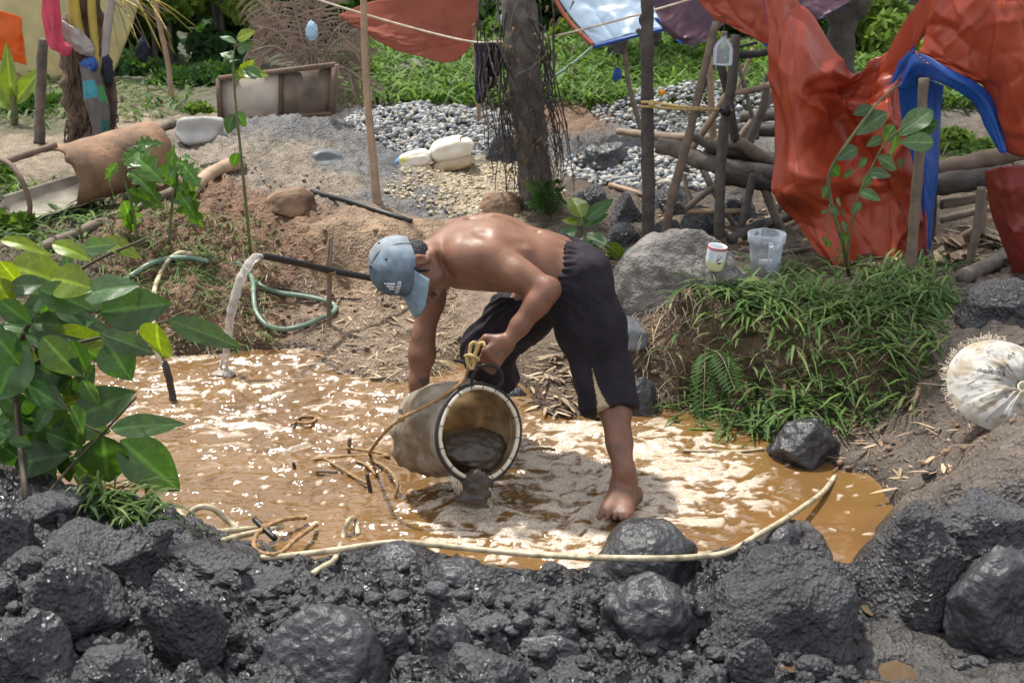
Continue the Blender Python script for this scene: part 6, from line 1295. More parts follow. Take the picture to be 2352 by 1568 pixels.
for nm, pts, rr, mt in [('upright', [(1652, 560, Yf), (1655, 400, Yf), (1662, 300, Yf), (1680, 200, Yf), (1690, 80, Yf)], [.030, .027, .026, .024], 'bark'), ('upright', [(1522, 570, Yf - .1), (1545, 450, Yf - .1), (1585, 300, Yf - .1), (1615, 170, Yf - .1), (1645, 50, Yf - .1)], [.024, .022, .020], 'pole'),
    ('upright', [(1638, 330, Yf + .5), (1632, 200, Yf + .5), (1628, 110, Yf + .5)], [.022, .018], 'bamboo'), ('brace', [(1690, 330, Yf + .2), (1670, 210, Yf + .2), (1650, 130, Yf + .2), (1640, 95, Yf + .2)], [.026, .022], 'barkdark'),
    ('brace', [(1590, 340, Yf + .3), (1650, 250, Yf + .2), (1690, 170, Yf + .2)], [.018, .016], 'bamboo'), ('brace', [(1690, 330, Yf + .6), (1745, 260, Yf + .6), (1790, 190, Yf + .6)], [.026, .022], 'pole'), ('brace', [(1720, 330, Yf + .3), (1752, 250, Yf + .3), (1765, 170, Yf + .3)], [.024, .02], 'bark'),
    ('brace', [(1565, 350, Yf + .5), (1600, 240, Yf + .5), (1640, 150, Yf + .5)], .011, 'barkdark'), ('brace', [(1650, 320, Yf + .6), (1680, 240, Yf + .6), (1730, 110, Yf + .6)], .010, 'bamboo'), ('brace', [(1740, 320, Yf + .6), (1710, 200, Yf + .6), (1690, 130, Yf + .6)], .012, 'bark'),
    ('crossbar', [(1680, 213, Yf), (1725, 208, Yf), (1772, 194, Yf + .1)], [.016, .019], 'bamboo'), ('crossbar', [(1690, 125, Yf + .1), (1730, 125, Yf + .1), (1770, 118, Yf + .1)], .020, 'barkdark'), ('crossbar', [(1690, 110, Yf + .2), (1740, 98, Yf + .2)], .008, 'barkdark'),
    ('log', [(1420, 302, Yf + 1.2), (1500, 312, Yf + .9), (1590, 318, Yf + .7), (1700, 316, Yf + .6)], [.022, .030, .028], 'pole'), ('log', [(1510, 335, Yf + .4), (1560, 346, Yf + .35), (1640, 378, Yf + .2), (1780, 400, Yf + .1)], [.045, .046, .044], 'bark'), ('log', [(1640, 330, Yf + .25), (1700, 330, Yf + .2), (1740, 355, Yf + .2), (1790, 372, Yf + .2)], [.030, .036, .03], 'pole'),
    ('log', [(1590, 310, Yf + .2), (1640, 340, Yf + .2), (1700, 350, Yf + .25), (1780, 360, Yf + .3)], [.026, .024], 'bark'), ('log', [(1620, 345, Yf + .3), (1700, 368, Yf + .3), (1790, 390, Yf + .3)], [.036, .034], 'barkdark'), ('log', [(1660, 400, Yf + .1), (1720, 415, Yf + .1), (1800, 424, Yf + .1)], [.045, .04], 'barkdark'), ('log', [(1690, 300, Yf + .7), (1780, 300, Yf + .7)], .04, 'barkdark'), ('log', [(1700, 270, Yf + .9), (1790, 265, Yf + .9)], .035, 'bark'),
    ('brace', [(1575, 480, Yf + .1), (1625, 440, Yf + .1), (1690, 400, Yf + .1)], [.016, .019], 'bark'), ('brace', [(1690, 560, Yf), (1715, 470, Yf), (1730, 400, Yf)], [.022, .02], 'bark'), ('brace', [(1800, 540, Yf + .1), (1770, 470, Yf + .1), (1745, 400, Yf + .1)], [.022, .024], 'pole'), ('brace', [(1700, 540, Yf + .2), (1640, 440, Yf + .3), (1610, 380, Yf + .4)], [.015, .02], 'bark'),
    ('brace', [(1620, 540, Yf + .2), (1590, 480, Yf + .2), (1570, 400, Yf + .3)], .012, 'pole'), ('crossbar', [(1580, 485, Yf + .1), (1650, 486, Yf + .1), (1720, 484, Yf + .1)], .015, 'bamboo')]:
    V, F = tube([P(*p) for p in pts], rr, 26, 10, rough=.16, rs=9); add(nm, V, F, M[mt], fr)
for pts, rr, mt, lb in [([(1400, 430), (1480, 452), (1560, 480), (1640, 520), (1700, 560)], .016, 'bamboo', 'long tan stick lying on the ground behind the thick post'), ([(1680, 560), (1740, 530), (1800, 512), (1860, 500)], .030, 'barkdark', 'dark branch lying behind the jug'), ([(1790, 470), (1760, 520), (1745, 560)], .018, 'bark', 'grey stick leaning by the jug'),
                    ([(1700, 600), (1800, 585), (1900, 570)], .013, 'pole', 'thin stick along the ground right of the jug'), ([(1690, 655), (1760, 640), (1830, 628)], .011, 'bamboo', 'pale split bamboo strip under the jug'), ([(2210, 650), (2290, 610), (2352, 560)], .035, 'bark', 'thick grey branch on the ground at the right edge'),
                    ([(430, 465), (495, 405), (552, 388)], .040, 'bamboo', 'short cut pale log end lying on the sand'), ([(70, 590), (200, 535), (330, 480), (470, 415), (520, 392)], .028, 'pole', 'long pale pole lying below the rusty drum'), ([(460, 385), (520, 372), (560, 366)], .012, 'pole', 'thin twig on the sand above the cut log'), ([(340, 330), (365, 305), (400, 290)], .030, 'bark', 'short dark branch beside the pale stone slab'),
                    ([(2090, 950), (2106, 915), (2112, 890)], .010, 'bamboo', 'tan bark splinter standing on the wet slope'), ([(1560, 940), (1590, 962), (1615, 985)], .006, 'stemgreen', 'green stalk stuck in the water by the right bank')]:
    pole([T0(u, v) + [0, 0, rr * .8] for u, v in pts], rr, lb, mt, 'stick', 'stick')
q = T0(2090, 640); Y = q[1] - .0; pole([q + [0, 0, -.08], P(2100, 500, Y), P(2112, 350, Y), P(2122, 180, Y)], [.026, .024, .022], 'grey upright pole in front of the blue tarp lining', 'pole', n=50)
q = T0(2225, 610); Y = q[1]; pole([q, P(2245, 520, Y), P(2255, 430, Y)], .020, 'short prop pole under the bench', 'pole')
# yellow lashing between post and frame
for dz, lb in ((0, 'upper yellow rope tied between the thick post and the pole frame'), (10, 'lower yellow rope tied between the thick post and the pole frame')):
    rope('rope', A3([P(1472, 235 + dz, Yp - .04), P(1500, 236 + dz, Yp - .045), P(1570, 246 + dz * .5, Yp), P(1650, 252, Yf - .04), P(1682, 254, Yf - .04)]), .007, 'ropey', lb, 'rope', n=90)
V, F = rock(P(1497, 238, Yp - .05), .018, 3, 4, 0, .2, .1, skirt=0); add('rope_knot', V, F, M['ropey'], label='yellow rope knot on the thick post', cat='knot')
V, F = rock(P(1668, 255, Yf - .04), (.035, .03, .025), 3, 7, 2, .3, .1, skirt=0); add('cloth_tie', V, F, M['black'], label='dark cloth tie wrapped on the pole frame', cat='cloth')
M['orangefl'] = pm('orange_tuft', (.75, .32, .02), rough=.7, var=.3, bump=0)
V, F = join([tube([P(1520, 222, Yp), P(1520 + 8 * math.cos(k), 212 - abs(6 * math.sin(k * 2)), Yp + .01 * math.sin(k * 3))], .003, 4, 4) for k in range(26)]); add('tuft', V, F, M['orangefl'], label='small orange tuft beside the thick post', cat='tuft', kind='stuff')
# ---- tarps
def tarp_mat(name, col, trans=.25, rough=.35): return pm(name, col, rough=rough, rvar=.08, var=.14, vscale=7, bump=.22, bscale=70, bdist=.006, trans=trans, spec=.5)
M['orange'] = tarp_mat('orange_tarp', (.46, .075, .032), .25); M['blue'] = tarp_mat('blue_tarp', (.012, .085, .36), .15); M['redcloth'] = tarp_mat('faded_red_cloth', (.40, .12, .075), .35, .8)
M['skyblue'] = tarp_mat('pale_blue_tarp', (.55, .72, .85), .45); M['purple'] = tarp_mat('purple_tarp', (.10, .045, .07), .25); M['yellowsheet'] = tarp_mat('yellow_sheet', (.62, .56, .32), .4, .7); M['darkred'] = tarp_mat('dark_red_tarp', (.20, .03, .022), .12)
def sheet(grid, nu=56, nv=56, wr=.012, wf=3.0, seed=0, stretch=(1, 1), thick=.004, crease=.5, ncr=30):
    g = A3([[P(*p) for p in row] for row in grid]); a = A3([catmull(row, nv) for row in g]); s = A3([catmull(a[:, j], nu) for j in range(nv)]).transpose(1, 0, 2)
    V = s.reshape(-1, 3); F = gridF(nu, nv); N = normals(V, F)
    if N.mean(0)[1] > 0: F = F[:, ::-1]; N = -N
    uu, vv = np.meshgrid(np.linspace(0, 1, nu), np.linspace(0, 1, nv), indexing='ij'); q = np.column_stack([uu.ravel() * wf * stretch[0], vv.ravel() * wf * stretch[1], np.full(nu * nv, seed * 3.3)])
    q2 = q + .25 * np.column_stack([fbm(q * .8, 2), fbm(q * .8 + 9, 2), q[:, 0] * 0])
    rsd = np.random.RandomState(seed + 50); w = wr * .55 * fbm(q2, 2, gain=.5); sq = np.column_stack([uu.ravel() * stretch[0], vv.ravel() * stretch[1]])
    for _ in range(ncr):                               # crisp fold lines that run out at both ends
        a = rsd.uniform(0, 3.14); d = A3([math.cos(a), math.sin(a)]); c = rsd.rand(2) * A3(stretch); e = (sq - c) @ A3([-d[1], d[0]]) + .04 * np.sin(((sq - c) @ d) * 9 + _); al = (sq - c) @ d
        L = rsd.uniform(.08, .35); wd = rsd.uniform(.012, .05); w = w + rsd.choice([-1, 1]) * wr * crease * rsd.uniform(.3, 1) * np.exp(-np.abs(e) / wd) * np.exp(-(al / L) ** 2)
    V = V + N * w[:, None]; N = normals(V, F); n = len(V)
    idx = np.arange(nu * nv).reshape(nu, nv); loop = np.concatenate([idx[0, :-1], idx[:-1, -1], idx[-1, :0:-1], idx[:0:-1, 0]]); l2 = np.roll(loop, -1)
    Fr = np.stack([loop, l2, l2 + n, loop + n], 1); fm = np.concatenate([np.zeros(len(F)), np.ones(len(F)), np.ones(len(Fr))])
    return np.vstack([V, V - N * thick]), [np.vstack([F, F[:, ::-1] + n, Fr])], fm
def tarp(name, label, grid, front, back, cat='tarp', parent=None, **kw):
    V, F, fm = sheet(grid, **kw); return add(name, V, F, [M[front], M[back]], parent, label=label, cat=cat, fmat=fm)
ot = thing('tarp', 'big orange tarp draped down to the ground in a V shaped swag', 'tarp', T0(1990, 640))
tarp('orange_side', None, [[(1748, -60, 6.3), (1852, 10, 6.45), (1952, 166, 6.5), (2045, 104, 6.4), (2150, -60, 6.1)], [(1766, 90, 6.3), (1840, 130, 6.2), (1940, 205, 6.5), (2035, 175, 6.3), (2118, 80, 6.15)], [(1768, 200, 6.3), (1830, 220, 6.12), (1930, 250, 6.45), (2030, 240, 6.2), (2085, 180, 6.25)], [(1769, 320, 6.25), (1840, 320, 6.1), (1935, 330, 6.4), (2035, 320, 6.15), (2092, 290, 6.25)],
    [(1771, 440, 6.15), (1855, 425, 6.0), (1950, 420, 6.25), (2045, 400, 6.1), (2118, 390, 6.2)], [(1825, 505, 6.2), (1890, 500, 6.12), (1965, 500, 6.2), (2055, 490, 6.1), (2132, 480, 6.2)], [(1905, 612, 6.05), (1945, 612, 6.0), (2000, 618, 6.05), (2055, 615, 6.0), (2108, 590, 6.1)]], 'orange', 'blue', None, ot, nu=110, nv=90, wr=.034, wf=3.4, seed=2, crease=1.0, ncr=90)
tarp('blue_lining', None, [[(2062, 190, 6.0), (2110, 172, 5.95), (2168, 196, 6.0)], [(2072, 270, 6.05), (2120, 270, 6.0), (2160, 280, 6.1)], [(2098, 380, 6.05), (2125, 390, 6.0), (2152, 400, 6.1)], [(2118, 500, 6.05), (2128, 505, 6.0), (2142, 520, 6.1)], [(2122, 618, 6.05), (2128, 620, 6.0), (2134, 622, 6.1)]], 'blue', 'orange', None, ot, nu=50, nv=24, wr=.02, wf=2, seed=3)
rt = thing('tarp', 'orange tarp with blue folded hem hanging over the right bench', 'tarp', P(2260, 345, 5.7))
tarp('orange_side', None, [[(2150, -70, 5.9), (2220, -70, 5.75), (2290, -70, 5.7), (2370, -70, 5.6), (2480, -70, 5.6)], [(2130, 30, 5.9), (2200, 30, 5.7), (2280, 40, 5.65), (2360, 50, 5.55), (2470, 60, 5.6)], [(2112, 118, 5.9), (2192, 142, 5.7), (2272, 178, 5.7), (2345, 190, 5.55), (2460, 190, 5.6)], [(2102, 132, 5.9), (2186, 166, 5.72), (2268, 212, 5.75), (2310, 344, 5.7), (2440, 360, 5.6)]], 'orange', 'blue', None, rt, nu=70, nv=80, wr=.024, wf=2.6, seed=5, crease=.9, ncr=60)
tarp('blue_hem', None, [[(2064, 200, 5.93), (2102, 124, 5.88), (2184, 160, 5.70), (2262, 204, 5.72), (2292, 262, 5.70), (2312, 350, 5.67)], [(2066, 204, 5.92), (2104, 148, 5.86), (2184, 180, 5.68), (2250, 220, 5.70), (2278, 275, 5.69), (2304, 352, 5.66)], [(2078, 206, 5.92), (2110, 176, 5.88), (2180, 200, 5.70), (2236, 238, 5.73), (2264, 294, 5.72), (2296, 350, 5.68)]], 'blue', 'orange', None, rt, nu=16, nv=80, wr=.008, wf=2.5, seed=6)
tarp('tarp', 'dark red tarp edge hanging at the right picture edge', [[(2262, 392, 5.6), (2330, 380, 5.5), (2480, 380, 5.5)], [(2272, 470, 5.6), (2340, 470, 5.5), (2480, 470, 5.5)], [(2296, 540, 5.6), (2350, 545, 5.5), (2480, 540, 5.5)], [(2330, 632, 5.6), (2380, 640, 5.5), (2480, 640, 5.5)]], 'darkred', 'blue', nu=50, nv=40, wr=.02, seed=7)
tarp('tarp', 'red tarp flap hanging at the top, above the hanging bottle', [[(1560, -80, 6.9), (1660, -80, 6.7), (1775, -80, 6.5)], [(1600, 0, 6.9), (1680, 10, 6.7), (1768, 20, 6.5)], [(1640, 40, 6.8), (1700, 62, 6.65), (1770, 104, 6.5)], [(1652, 52, 6.8), (1705, 76, 6.65), (1770, 112, 6.5)]], 'orange', 'blue', nu=50, nv=50, wr=.02, seed=8)
tarp('tarp', 'purple tarp with ragged lower edge at the top, right of the thick post', [[(1460, -90, 8.2), (1580, -90, 8.2), (1700, -90, 8.2)], [(1500, 10, 8.1), (1590, 15, 8.1), (1680, 20, 8.2)], [(1520, 62, 8.0), (1580, 70, 8.0), (1650, 70, 8.1)], [(1548, 88, 8.0), (1585, 103, 7.95), (1625, 92, 8.0)]], 'purple', 'blue', nu=40, nv=40, wr=.025, seed=9)
tarp('tarp', 'dark purple tarp strip behind the left orange swag at the top', [[(1790, -80, 8.8), (1900, -80, 8.8), (2060, -80, 8.8)], [(1830, 0, 8.7), (1890, -4, 8.7), (1990, -22, 8.8)], [(1868, 52, 8.6), (1900, 34, 8.6), (1950, 6, 8.7)]], 'purple', 'blue', nu=30, nv=40, wr=.02, seed=10)
bt = thing('tarp', 'pale blue tarp with a red edge spread as a roof at the top', 'tarp', P(1420, 90, 8.9))
tarp('pale_sheet', None, [[(1240, -90, 9.6), (1360, -90, 9.4), (1500, -90, 9.2)], [(1290, 10, 9.3), (1380, 0, 9.2), (1500, -10, 9.1)], [(1368, 106, 9.0), (1430, 84, 8.9), (1526, 62, 8.9)]], 'skyblue', 'blue', None, bt, nu=40, nv=40, wr=.02, seed=11)
V, F = tube([P(1244, -60, 9.4), P(1300, 40, 9.2), P(1364, 106, 8.98)], .016, 24, 6); add('red_edge', V, F, M['redcloth'], bt); V, F = tube([P(1364, 108, 8.98), P(1440, 88, 8.88), P(1530, 66, 8.88)], .014, 24, 6); add('blue_edge', V, F, M['blue'], bt)
tarp('tarp', 'torn bright blue tarp corner under the purple tarp', [[(1500, 40, 8.4), (1560, 50, 8.4)], [(1530, 70, 8.35), (1575, 78, 8.35)], [(1558, 98, 8.3), (1598, 106, 8.3)]], 'skyblue' if False else 'blue', 'blue', nu=20, nv=20, wr=.01, seed=12)
tarp('tarp', 'faded red cloth sheet hung at the top, left of centre', [[(776, 36, 8.6), (850, 4, 8.7), (935, -8, 8.8), (1020, -50, 8.9), (1120, -80, 9.0)], [(800, 52, 8.6), (868, 50, 8.65), (950, 45, 8.75), (1030, 30, 8.85), (1106, -10, 8.95)], [(815, 62, 8.6), (886, 88, 8.62), (960, 98, 8.7), (1035, 92, 8.8), (1094, 55, 8.9)], [(826, 70, 8.6), (898, 110, 8.6), (968, 130, 8.65), (1035, 143, 8.75), (1080, 112, 8.85)]], 'redcloth', 'redcloth', nu=60, nv=60, wr=.03, wf=2.4, seed=13)
tarp('tarp', 'pale yellow sheet hung behind the far left posts', [[(-60, -80, 11.6), (150, -80, 11.6), (340, -80, 11.6)], [(-60, 60, 11.6), (150, 60, 11.5), (300, 70, 11.6)], [(-40, 200, 11.5), (120, 210, 11.5), (230, 230, 11.5)], [(20, 260, 11.5), (120, 270, 11.5), (190, 275, 11.5)]], 'yellowsheet', 'yellowsheet', nu=40, nv=40, wr=.04, seed=14)
M['brightorange'] = tarp_mat('bright_orange', (.75, .16, .02), .35, .6)
tarp('cloth', 'bright orange cloth hanging at the far left edge', [[(-30, 20, 10.6), (20, 30, 10.6), (48, 40, 10.6)], [(-30, 90, 10.6), (25, 95, 10.55), (55, 100, 10.6)], [(0, 140, 10.6), (30, 142, 10.55), (62, 150, 10.6)]], 'brightorange', 'brightorange', 'cloth', nu=30, nv=30, wr=.03, seed=15)
# clothesline and cloth
hose(A3([P(640, -30, 7.6), P(800, 22, 7.6), P(960, 68, 7.6), P(1075, 95, 7.55), P(1135, 97, 7.5), P(1240, 90, 7.4), P(1400, 52, 7.2), P(1590, -2, 7.0), P(1700, -40, 6.9)]), .006, 'lip', 'white clothesline sagging across the top of the picture', 'clothesline', 'clothesline', 120)
M['navy'] = pm('navy_cloth', (.012, .012, .03), rough=.85, var=.3, vscale=14, bump=.3, bscale=60)
tarp('cloth', 'navy garment hanging on the clothesline beside the trunk', [[(1088, 95, 7.56), (1110, 93, 7.52), (1135, 97, 7.5), (1152, 100, 7.5)], [(1090, 130, 7.56), (1110, 130, 7.5), (1132, 128, 7.52), (1153, 140, 7.5)], [(1091, 170, 7.56), (1108, 172, 7.5), (1126, 170, 7.54), (1150, 168, 7.52)], [(1092, 205, 7.55), (1105, 210, 7.5), (1122, 205, 7.53), (1128, 195, 7.53)], [(1091, 228, 7.55), (1100, 238, 7.5), (1108, 236, 7.52), (1112, 222, 7.53)]], 'navy', 'navy', 'garment', nu=40, nv=36, wr=.022, wf=3, stretch=(.6, 2.2), seed=16)
# hanging bottle, rags
bt0 = P(1661, 118, Yf - .14); ms = mpp(Yf); bo = thing('bottle', 'clear upturned plastic bottle hanging from the pole frame', 'bottle', P(1661, 148, Yf - .14))
V, F = lathe([(.001, -.068), (.046, -.066), (.048, -.060), (.048, .01), (.040, .035), (.016, .062), (.013, .066), (.013, .085)], 28, bt0); add('bottle_body', V, F, M['jug'], bo); V, F = lathe([(.001, .078), (.016, .078), (.016, .096), (.001, .098)], 20, bt0); add('neck_ring', V, F, M['pole'], bo); V, F = tube([bt0 + [0, 0, .09], bt0 + [0, .02, .16], P(1655, 40, Yf - .1)], .003, 8, 5); add('hanging_string', V, F, M['black'], bo)
def rag(c, s, mat, label, seed, name='rag', cat='rag'):
    V, F = rock(c, s, 4, seed, 5, .3, .12, skirt=0); return add(name, V, F, M[mat] if isinstance(mat, str) else mat, label=label, cat=cat)
rag(P(1162, 40, 7.45), (.035, .03, .05), 'skyblue', 'small blue and white bag tied to the vine trunk', 61); rag(P(1418, 172, 9.0), (.03, .02, .045), 'blue', 'small blue rag on a string in the grass', 62); rag(P(328, 115, 11.0), (.05, .04, .10), 'navy', 'dark blue rag hung in the dark bush', 63); rag(P(716, 72, 9.0), (.04, .03, .06), 'skyblue', 'pale plastic bag caught in the dry palm', 64)
# plank board box on the sand heap
Yb2 = T0(640, 262)[1]; c0, c1, c2, c3 = P(500, 182, Yb2), P(768, 150, Yb2 + .05), P(762, 262, Yb2 + .05), P(505, 280, Yb2)
pbx = thing('plank_box', 'shallow wooden tray standing on edge atop the sand heap', 'wooden tray', P(630, 275, Yb2)); back = A3([0, .05, .0])
M['ply'] = pm('stained_plywood', (.70, .62, .52), rough=.8, var=.3, vscale=3.5, bump=.2, bscale=40); M['plank'] = pm('weathered_plank', (.16, .11, .08), rough=.85, var=.4, vscale=9, bump=.4, bscale=40)
def quadbox(a, b, c, d, th):
    n = nrm(np.cross(b - a, d - a)); n = n if n[1] > 0 else -n; V = A3([a, b, c, d] + [q + n * th for q in (a, b, c, d)]); F = A3([[0, 3, 2, 1], [4, 5, 6, 7], [0, 1, 5, 4], [1, 2, 6, 5], [2, 3, 7, 6], [3, 0, 4, 7]]); return V, F
mid_t, mid_b = c0 * .47 + c1 * .53, c3 * .47 + c2 * .53
add('panel', *quadbox(c0 + back, mid_t + back, mid_b + back, c3 + back, .012), M['ply'], pbx, smooth=False); M['ply2'] = pm('dark_plywood', (.27, .21, .16), rough=.7, var=.6, vscale=5, bump=.3, bscale=40); add('panel', *quadbox(mid_t + back + [0, .002, 0], c1 + back, c2 + back, mid_b + back + [0, .002, 0], .012), M['ply2'], pbx, smooth=False)  # right panel darker and blotchier than the left
for a, b, w in ((c0, c1, .03), (c3, c2, .03), (c0, c3, .03), (c1, c2, .045)):
    d = nrm(b - a); s = nrm(np.cross(d, [0, 1., 0])) * w / 2; add('side_board', *quadbox(a - s, b - s, b + s, a + s, .085), M['plank'], pbx, smooth=False)
s = nrm(c1 - c0) * .012; add('batten', *quadbox(mid_t - s + back * .8, mid_t + s + back * .8, mid_b + s + back * .8, mid_b - s + back * .8, .03), M['plank'], pbx, smooth=False)
# dry palm
pb_ = T0(700, 240); Ypm = Yb2 + 1.0; palm = thing('dry_palm', 'dry grey palm fronds fanned out behind the plank tray', 'palm', ground_pt(pb_[0], Ypm)); r = np.random.RandomState(6); base_ = P(720, 190, Ypm)
M['dryfrond'] = pm('dry_frond', (.30, .23, .18), rough=.8, var=.3, vscale=12, bump=.2)
for k, (u, v) in enumerate([(560, -20), (580, 60), (640, -60), (700, -80), (760, -60), (830, 40), (850, 130), (860, 210), (600, 20), (680, -40), (740, -40), (570, 120), (830, 90), (810, 260)]):
    tipp = P(u, v, Ypm + r.uniform(-.3, .1)); mid = (base_ + tipp) / 2 + [0, -.05, .15]; c = catmull([base_, mid, tipp], 26); V, F = tube(c, [.014, .004], 26, 6); fo = add('frond', V, F, M['dryfrond'], palm); pp = []
    for i in range(4, 26):
        d = nrm(c[i] - c[i - 1]); sd_ = nrm(np.cross(d, [0, 1, .3]))
        for sg in (-1, 1):
            L = r.uniform(.16, .30) * math.sin(math.pi * (i + 2) / 30) ** .5; e = c[i] + (sd_ * sg * .75 + d * .55) * L + [0, r.normal() * .04, -L * r.uniform(.15, .5)]; m = (c[i] + e) / 2 + [0, 0, .02]; w = nrm(np.cross(e - c[i], [0, 1, 0])) * .007; pp.append((A3([c[i] - w * .6, c[i] + w * .6, m + w, e, m - w]), [A3([[0, 1, 2, 4]]), A3([[4, 2, 3]])]))
    V, F = join(pp); add('leaflets', V, F, M['dryfrond'], fo, smooth=False, kind='stuff')
# clothes hung palm trunk on the left
lb_ = T0(215, 352); Yl = lb_[1]; lt = thing('palm_trunk', 'shaggy brown palm trunk with yellow stems, hung with clothes at left', 'palm', lb_)
M['fibre'] = pm('palm_fibre', (.12, .08, .055), rough=.9, var=.5, vscale=14, bump=.8, bscale=30, bdist=.02); M['stemyellow'] = pm('yellow_palm_stem', (.42, .33, .06), rough=.45, var=.25, vscale=5, bump=.1); M['stemgrey'] = pm('grey_palm_stem', (.34, .30, .27), rough=.6, var=.25, vscale=6, bump=.2)
V, F = tube([lb_ + [0, 0, -.1], P(210, 300, Yl), P(198, 180, Yl), P(190, 90, Yl), P(188, -30, Yl)], [.17, .155, .14, .14, .10], 50, 26, rough=.4, rs=8); add('trunk', V, F, M['fibre'], lt)
for pts, rr, mt in [([(236, 210), (222, 120), (212, 40), (210, -60)], [.030, .026], 'stemyellow'), ([(185, 100), (172, 40), (162, -60)], [.045, .035], 'stemyellow'), ([(240, 180), (244, 90), (256, 0), (262, -60)], [.03, .026], 'stemgrey'), ([(150, 340), (165, 310), (178, 270)], [.012, .035], 'fibre'), ([(250, 340), (262, 260), (255, 180)], [.012, .03], 'fibre')]:
    V, F = tube([P(u, v, Yl - .16) for u, v in pts], rr, 24, 10, rough=.1); add('leaf_stem', V, F, M[mt], lt)
r = np.random.RandomState(12); pp = []
for k in range(26):
    u, v = r.uniform(225, 300), r.uniform(-60, -10); e = r.uniform(30, 170); V, F = tube([P(u, v, Yl), P(u + e * .5, v + 20 + r.uniform(0, 30), Yl + r.uniform(-.3, .3)), P(u + e, v + r.uniform(60, 150), Yl + r.uniform(-.4, .4))], [.006, .002], 14, 4); add('hanging_leaflet', V, F, M['stemyellow'] if k % 3 else M['dryfrond'], lt)
for k in range(90):
    u, v = r.uniform(150, 260), r.uniform(60, 330); pp.append(tube([P(u, v, Yl - .15), P(u + r.uniform(-10, 16), v + r.uniform(20, 50), Yl - .18), P(u + r.uniform(-20, 30), v + r.uniform(40, 90), Yl - .16)], [.008, .003], 8, 4))
V, F = join(pp); add('loose_fibres', V, F, M['fibre'], lt, kind='stuff')
tarp('leaf_sheath', None, [[(140, 45, Yl - .2), (165, 60, Yl - .24), (190, 70, Yl - .2)], [(142, 80, Yl - .2), (175, 100, Yl - .26), (215, 105, Yl - .2)], [(165, 110, Yl - .2), (185, 125, Yl - .24), (215, 130, Yl - .2)]], 'stemgrey', 'fibre', None, lt, nu=24, nv=24, wr=.02, seed=17)
M['pink'] = pm('pink_cloth', (.62, .075, .13), rough=.8, var=.2, vscale=8, bump=.3, bscale=40, trans=.15); M['greycloth'] = pm('grey_shirt', attr=True, rough=.85, var=.2, vscale=12, bump=.3, bscale=50)
tarp('cloth', 'pink cloth hanging from the top of the left palm trunk', [[(92, -50, Yl - .3), (112, -50, Yl - .33), (132, -50, Yl - .3)], [(98, 30, Yl - .3), (120, 30, Yl - .36), (140, 36, Yl - .3)], [(105, 90, Yl - .3), (125, 95, Yl - .36), (146, 90, Yl - .3)], [(112, 108, Yl - .3), (138, 116, Yl - .35), (165, 112, Yl - .3)], [(130, 118, Yl - .3), (145, 128, Yl - .33), (158, 128, Yl - .3)]], 'pink', 'pink', 'cloth', nu=50, nv=30, wr=.03, wf=2.5, stretch=(.8, 1.8), seed=18)
V, F, fm = sheet([[(180, 145, Yl - .28), (200, 142, Yl - .32), (222, 150, Yl - .28)], [(188, 200, Yl - .26), (215, 195, Yl - .33), (240, 200, Yl - .28)], [(196, 245, Yl - .26), (222, 240, Yl - .34), (250, 248, Yl - .28)], [(215, 300, Yl - .26), (232, 300, Yl - .32), (250, 296, Yl - .28)], [(225, 335, Yl - .28), (236, 340, Yl - .3), (246, 335, Yl - .28)]], 60, 30, .03, 2.6, 19, (.8, 1.8))
vz = np.linspace(0, 1, 60).repeat(30); vx = np.tile(np.linspace(0, 1, 30), 60); gc = np.repeat(A3([[.13, .115, .11]]), 1800, 0); gc[(vz > .2) & (vz < .42) & (vx < .6)] = (.05, .26, .32); gc[(vz > .25) & (vz < .45) & (vx > .65)] = (.06, .28, .10); gc[(vz > .66) & (vx > .5)] = (.03, .14, .13)
add('cloth', V, F, M['greycloth'], label='grey shirt with teal and green panels hung on the palm trunk', cat='shirt', cols={'col': np.vstack([gc, gc * .8])})
rag(P(205, 148, Yl - .3), (.05, .04, .05), 'blue', 'small blue cloth knot above the grey shirt', 65); rag(P(247, 160, Yl - .25), (.035, .04, .10), 'navy', 'black cloth strip tied to the grey palm stem', 66)
leafy('banana_shoot', 'bright young palm shoot with upright leaves at the far left', [([ground_pt(*P(30, 260, 9.6)[:2]), P(32, 220, 9.6)], [.03, .02])], [(P(32, 250, 9.6), P(-10, 170, 9.6), 'y', .8), (P(34, 240, 9.6), P(92, 148, 9.6), 'y', .8), (P(30, 240, 9.6), P(8, 100, 9.6), 'y', .6), (P(30, 250, 9.6), P(-20, 220, 9.6), 'y', .8)], ground_pt(*P(30, 260, 9.6)[:2]))
hose(A3([P(1360, 108, 8.95), P(1310, 150, 8.4), P(1270, 176, 7.8), P(1240, 190, 7.45)]), .008, 'hoseg', 'pale green cord from the tarp corner to the vine trunk', 'cord', 'cord', 30)
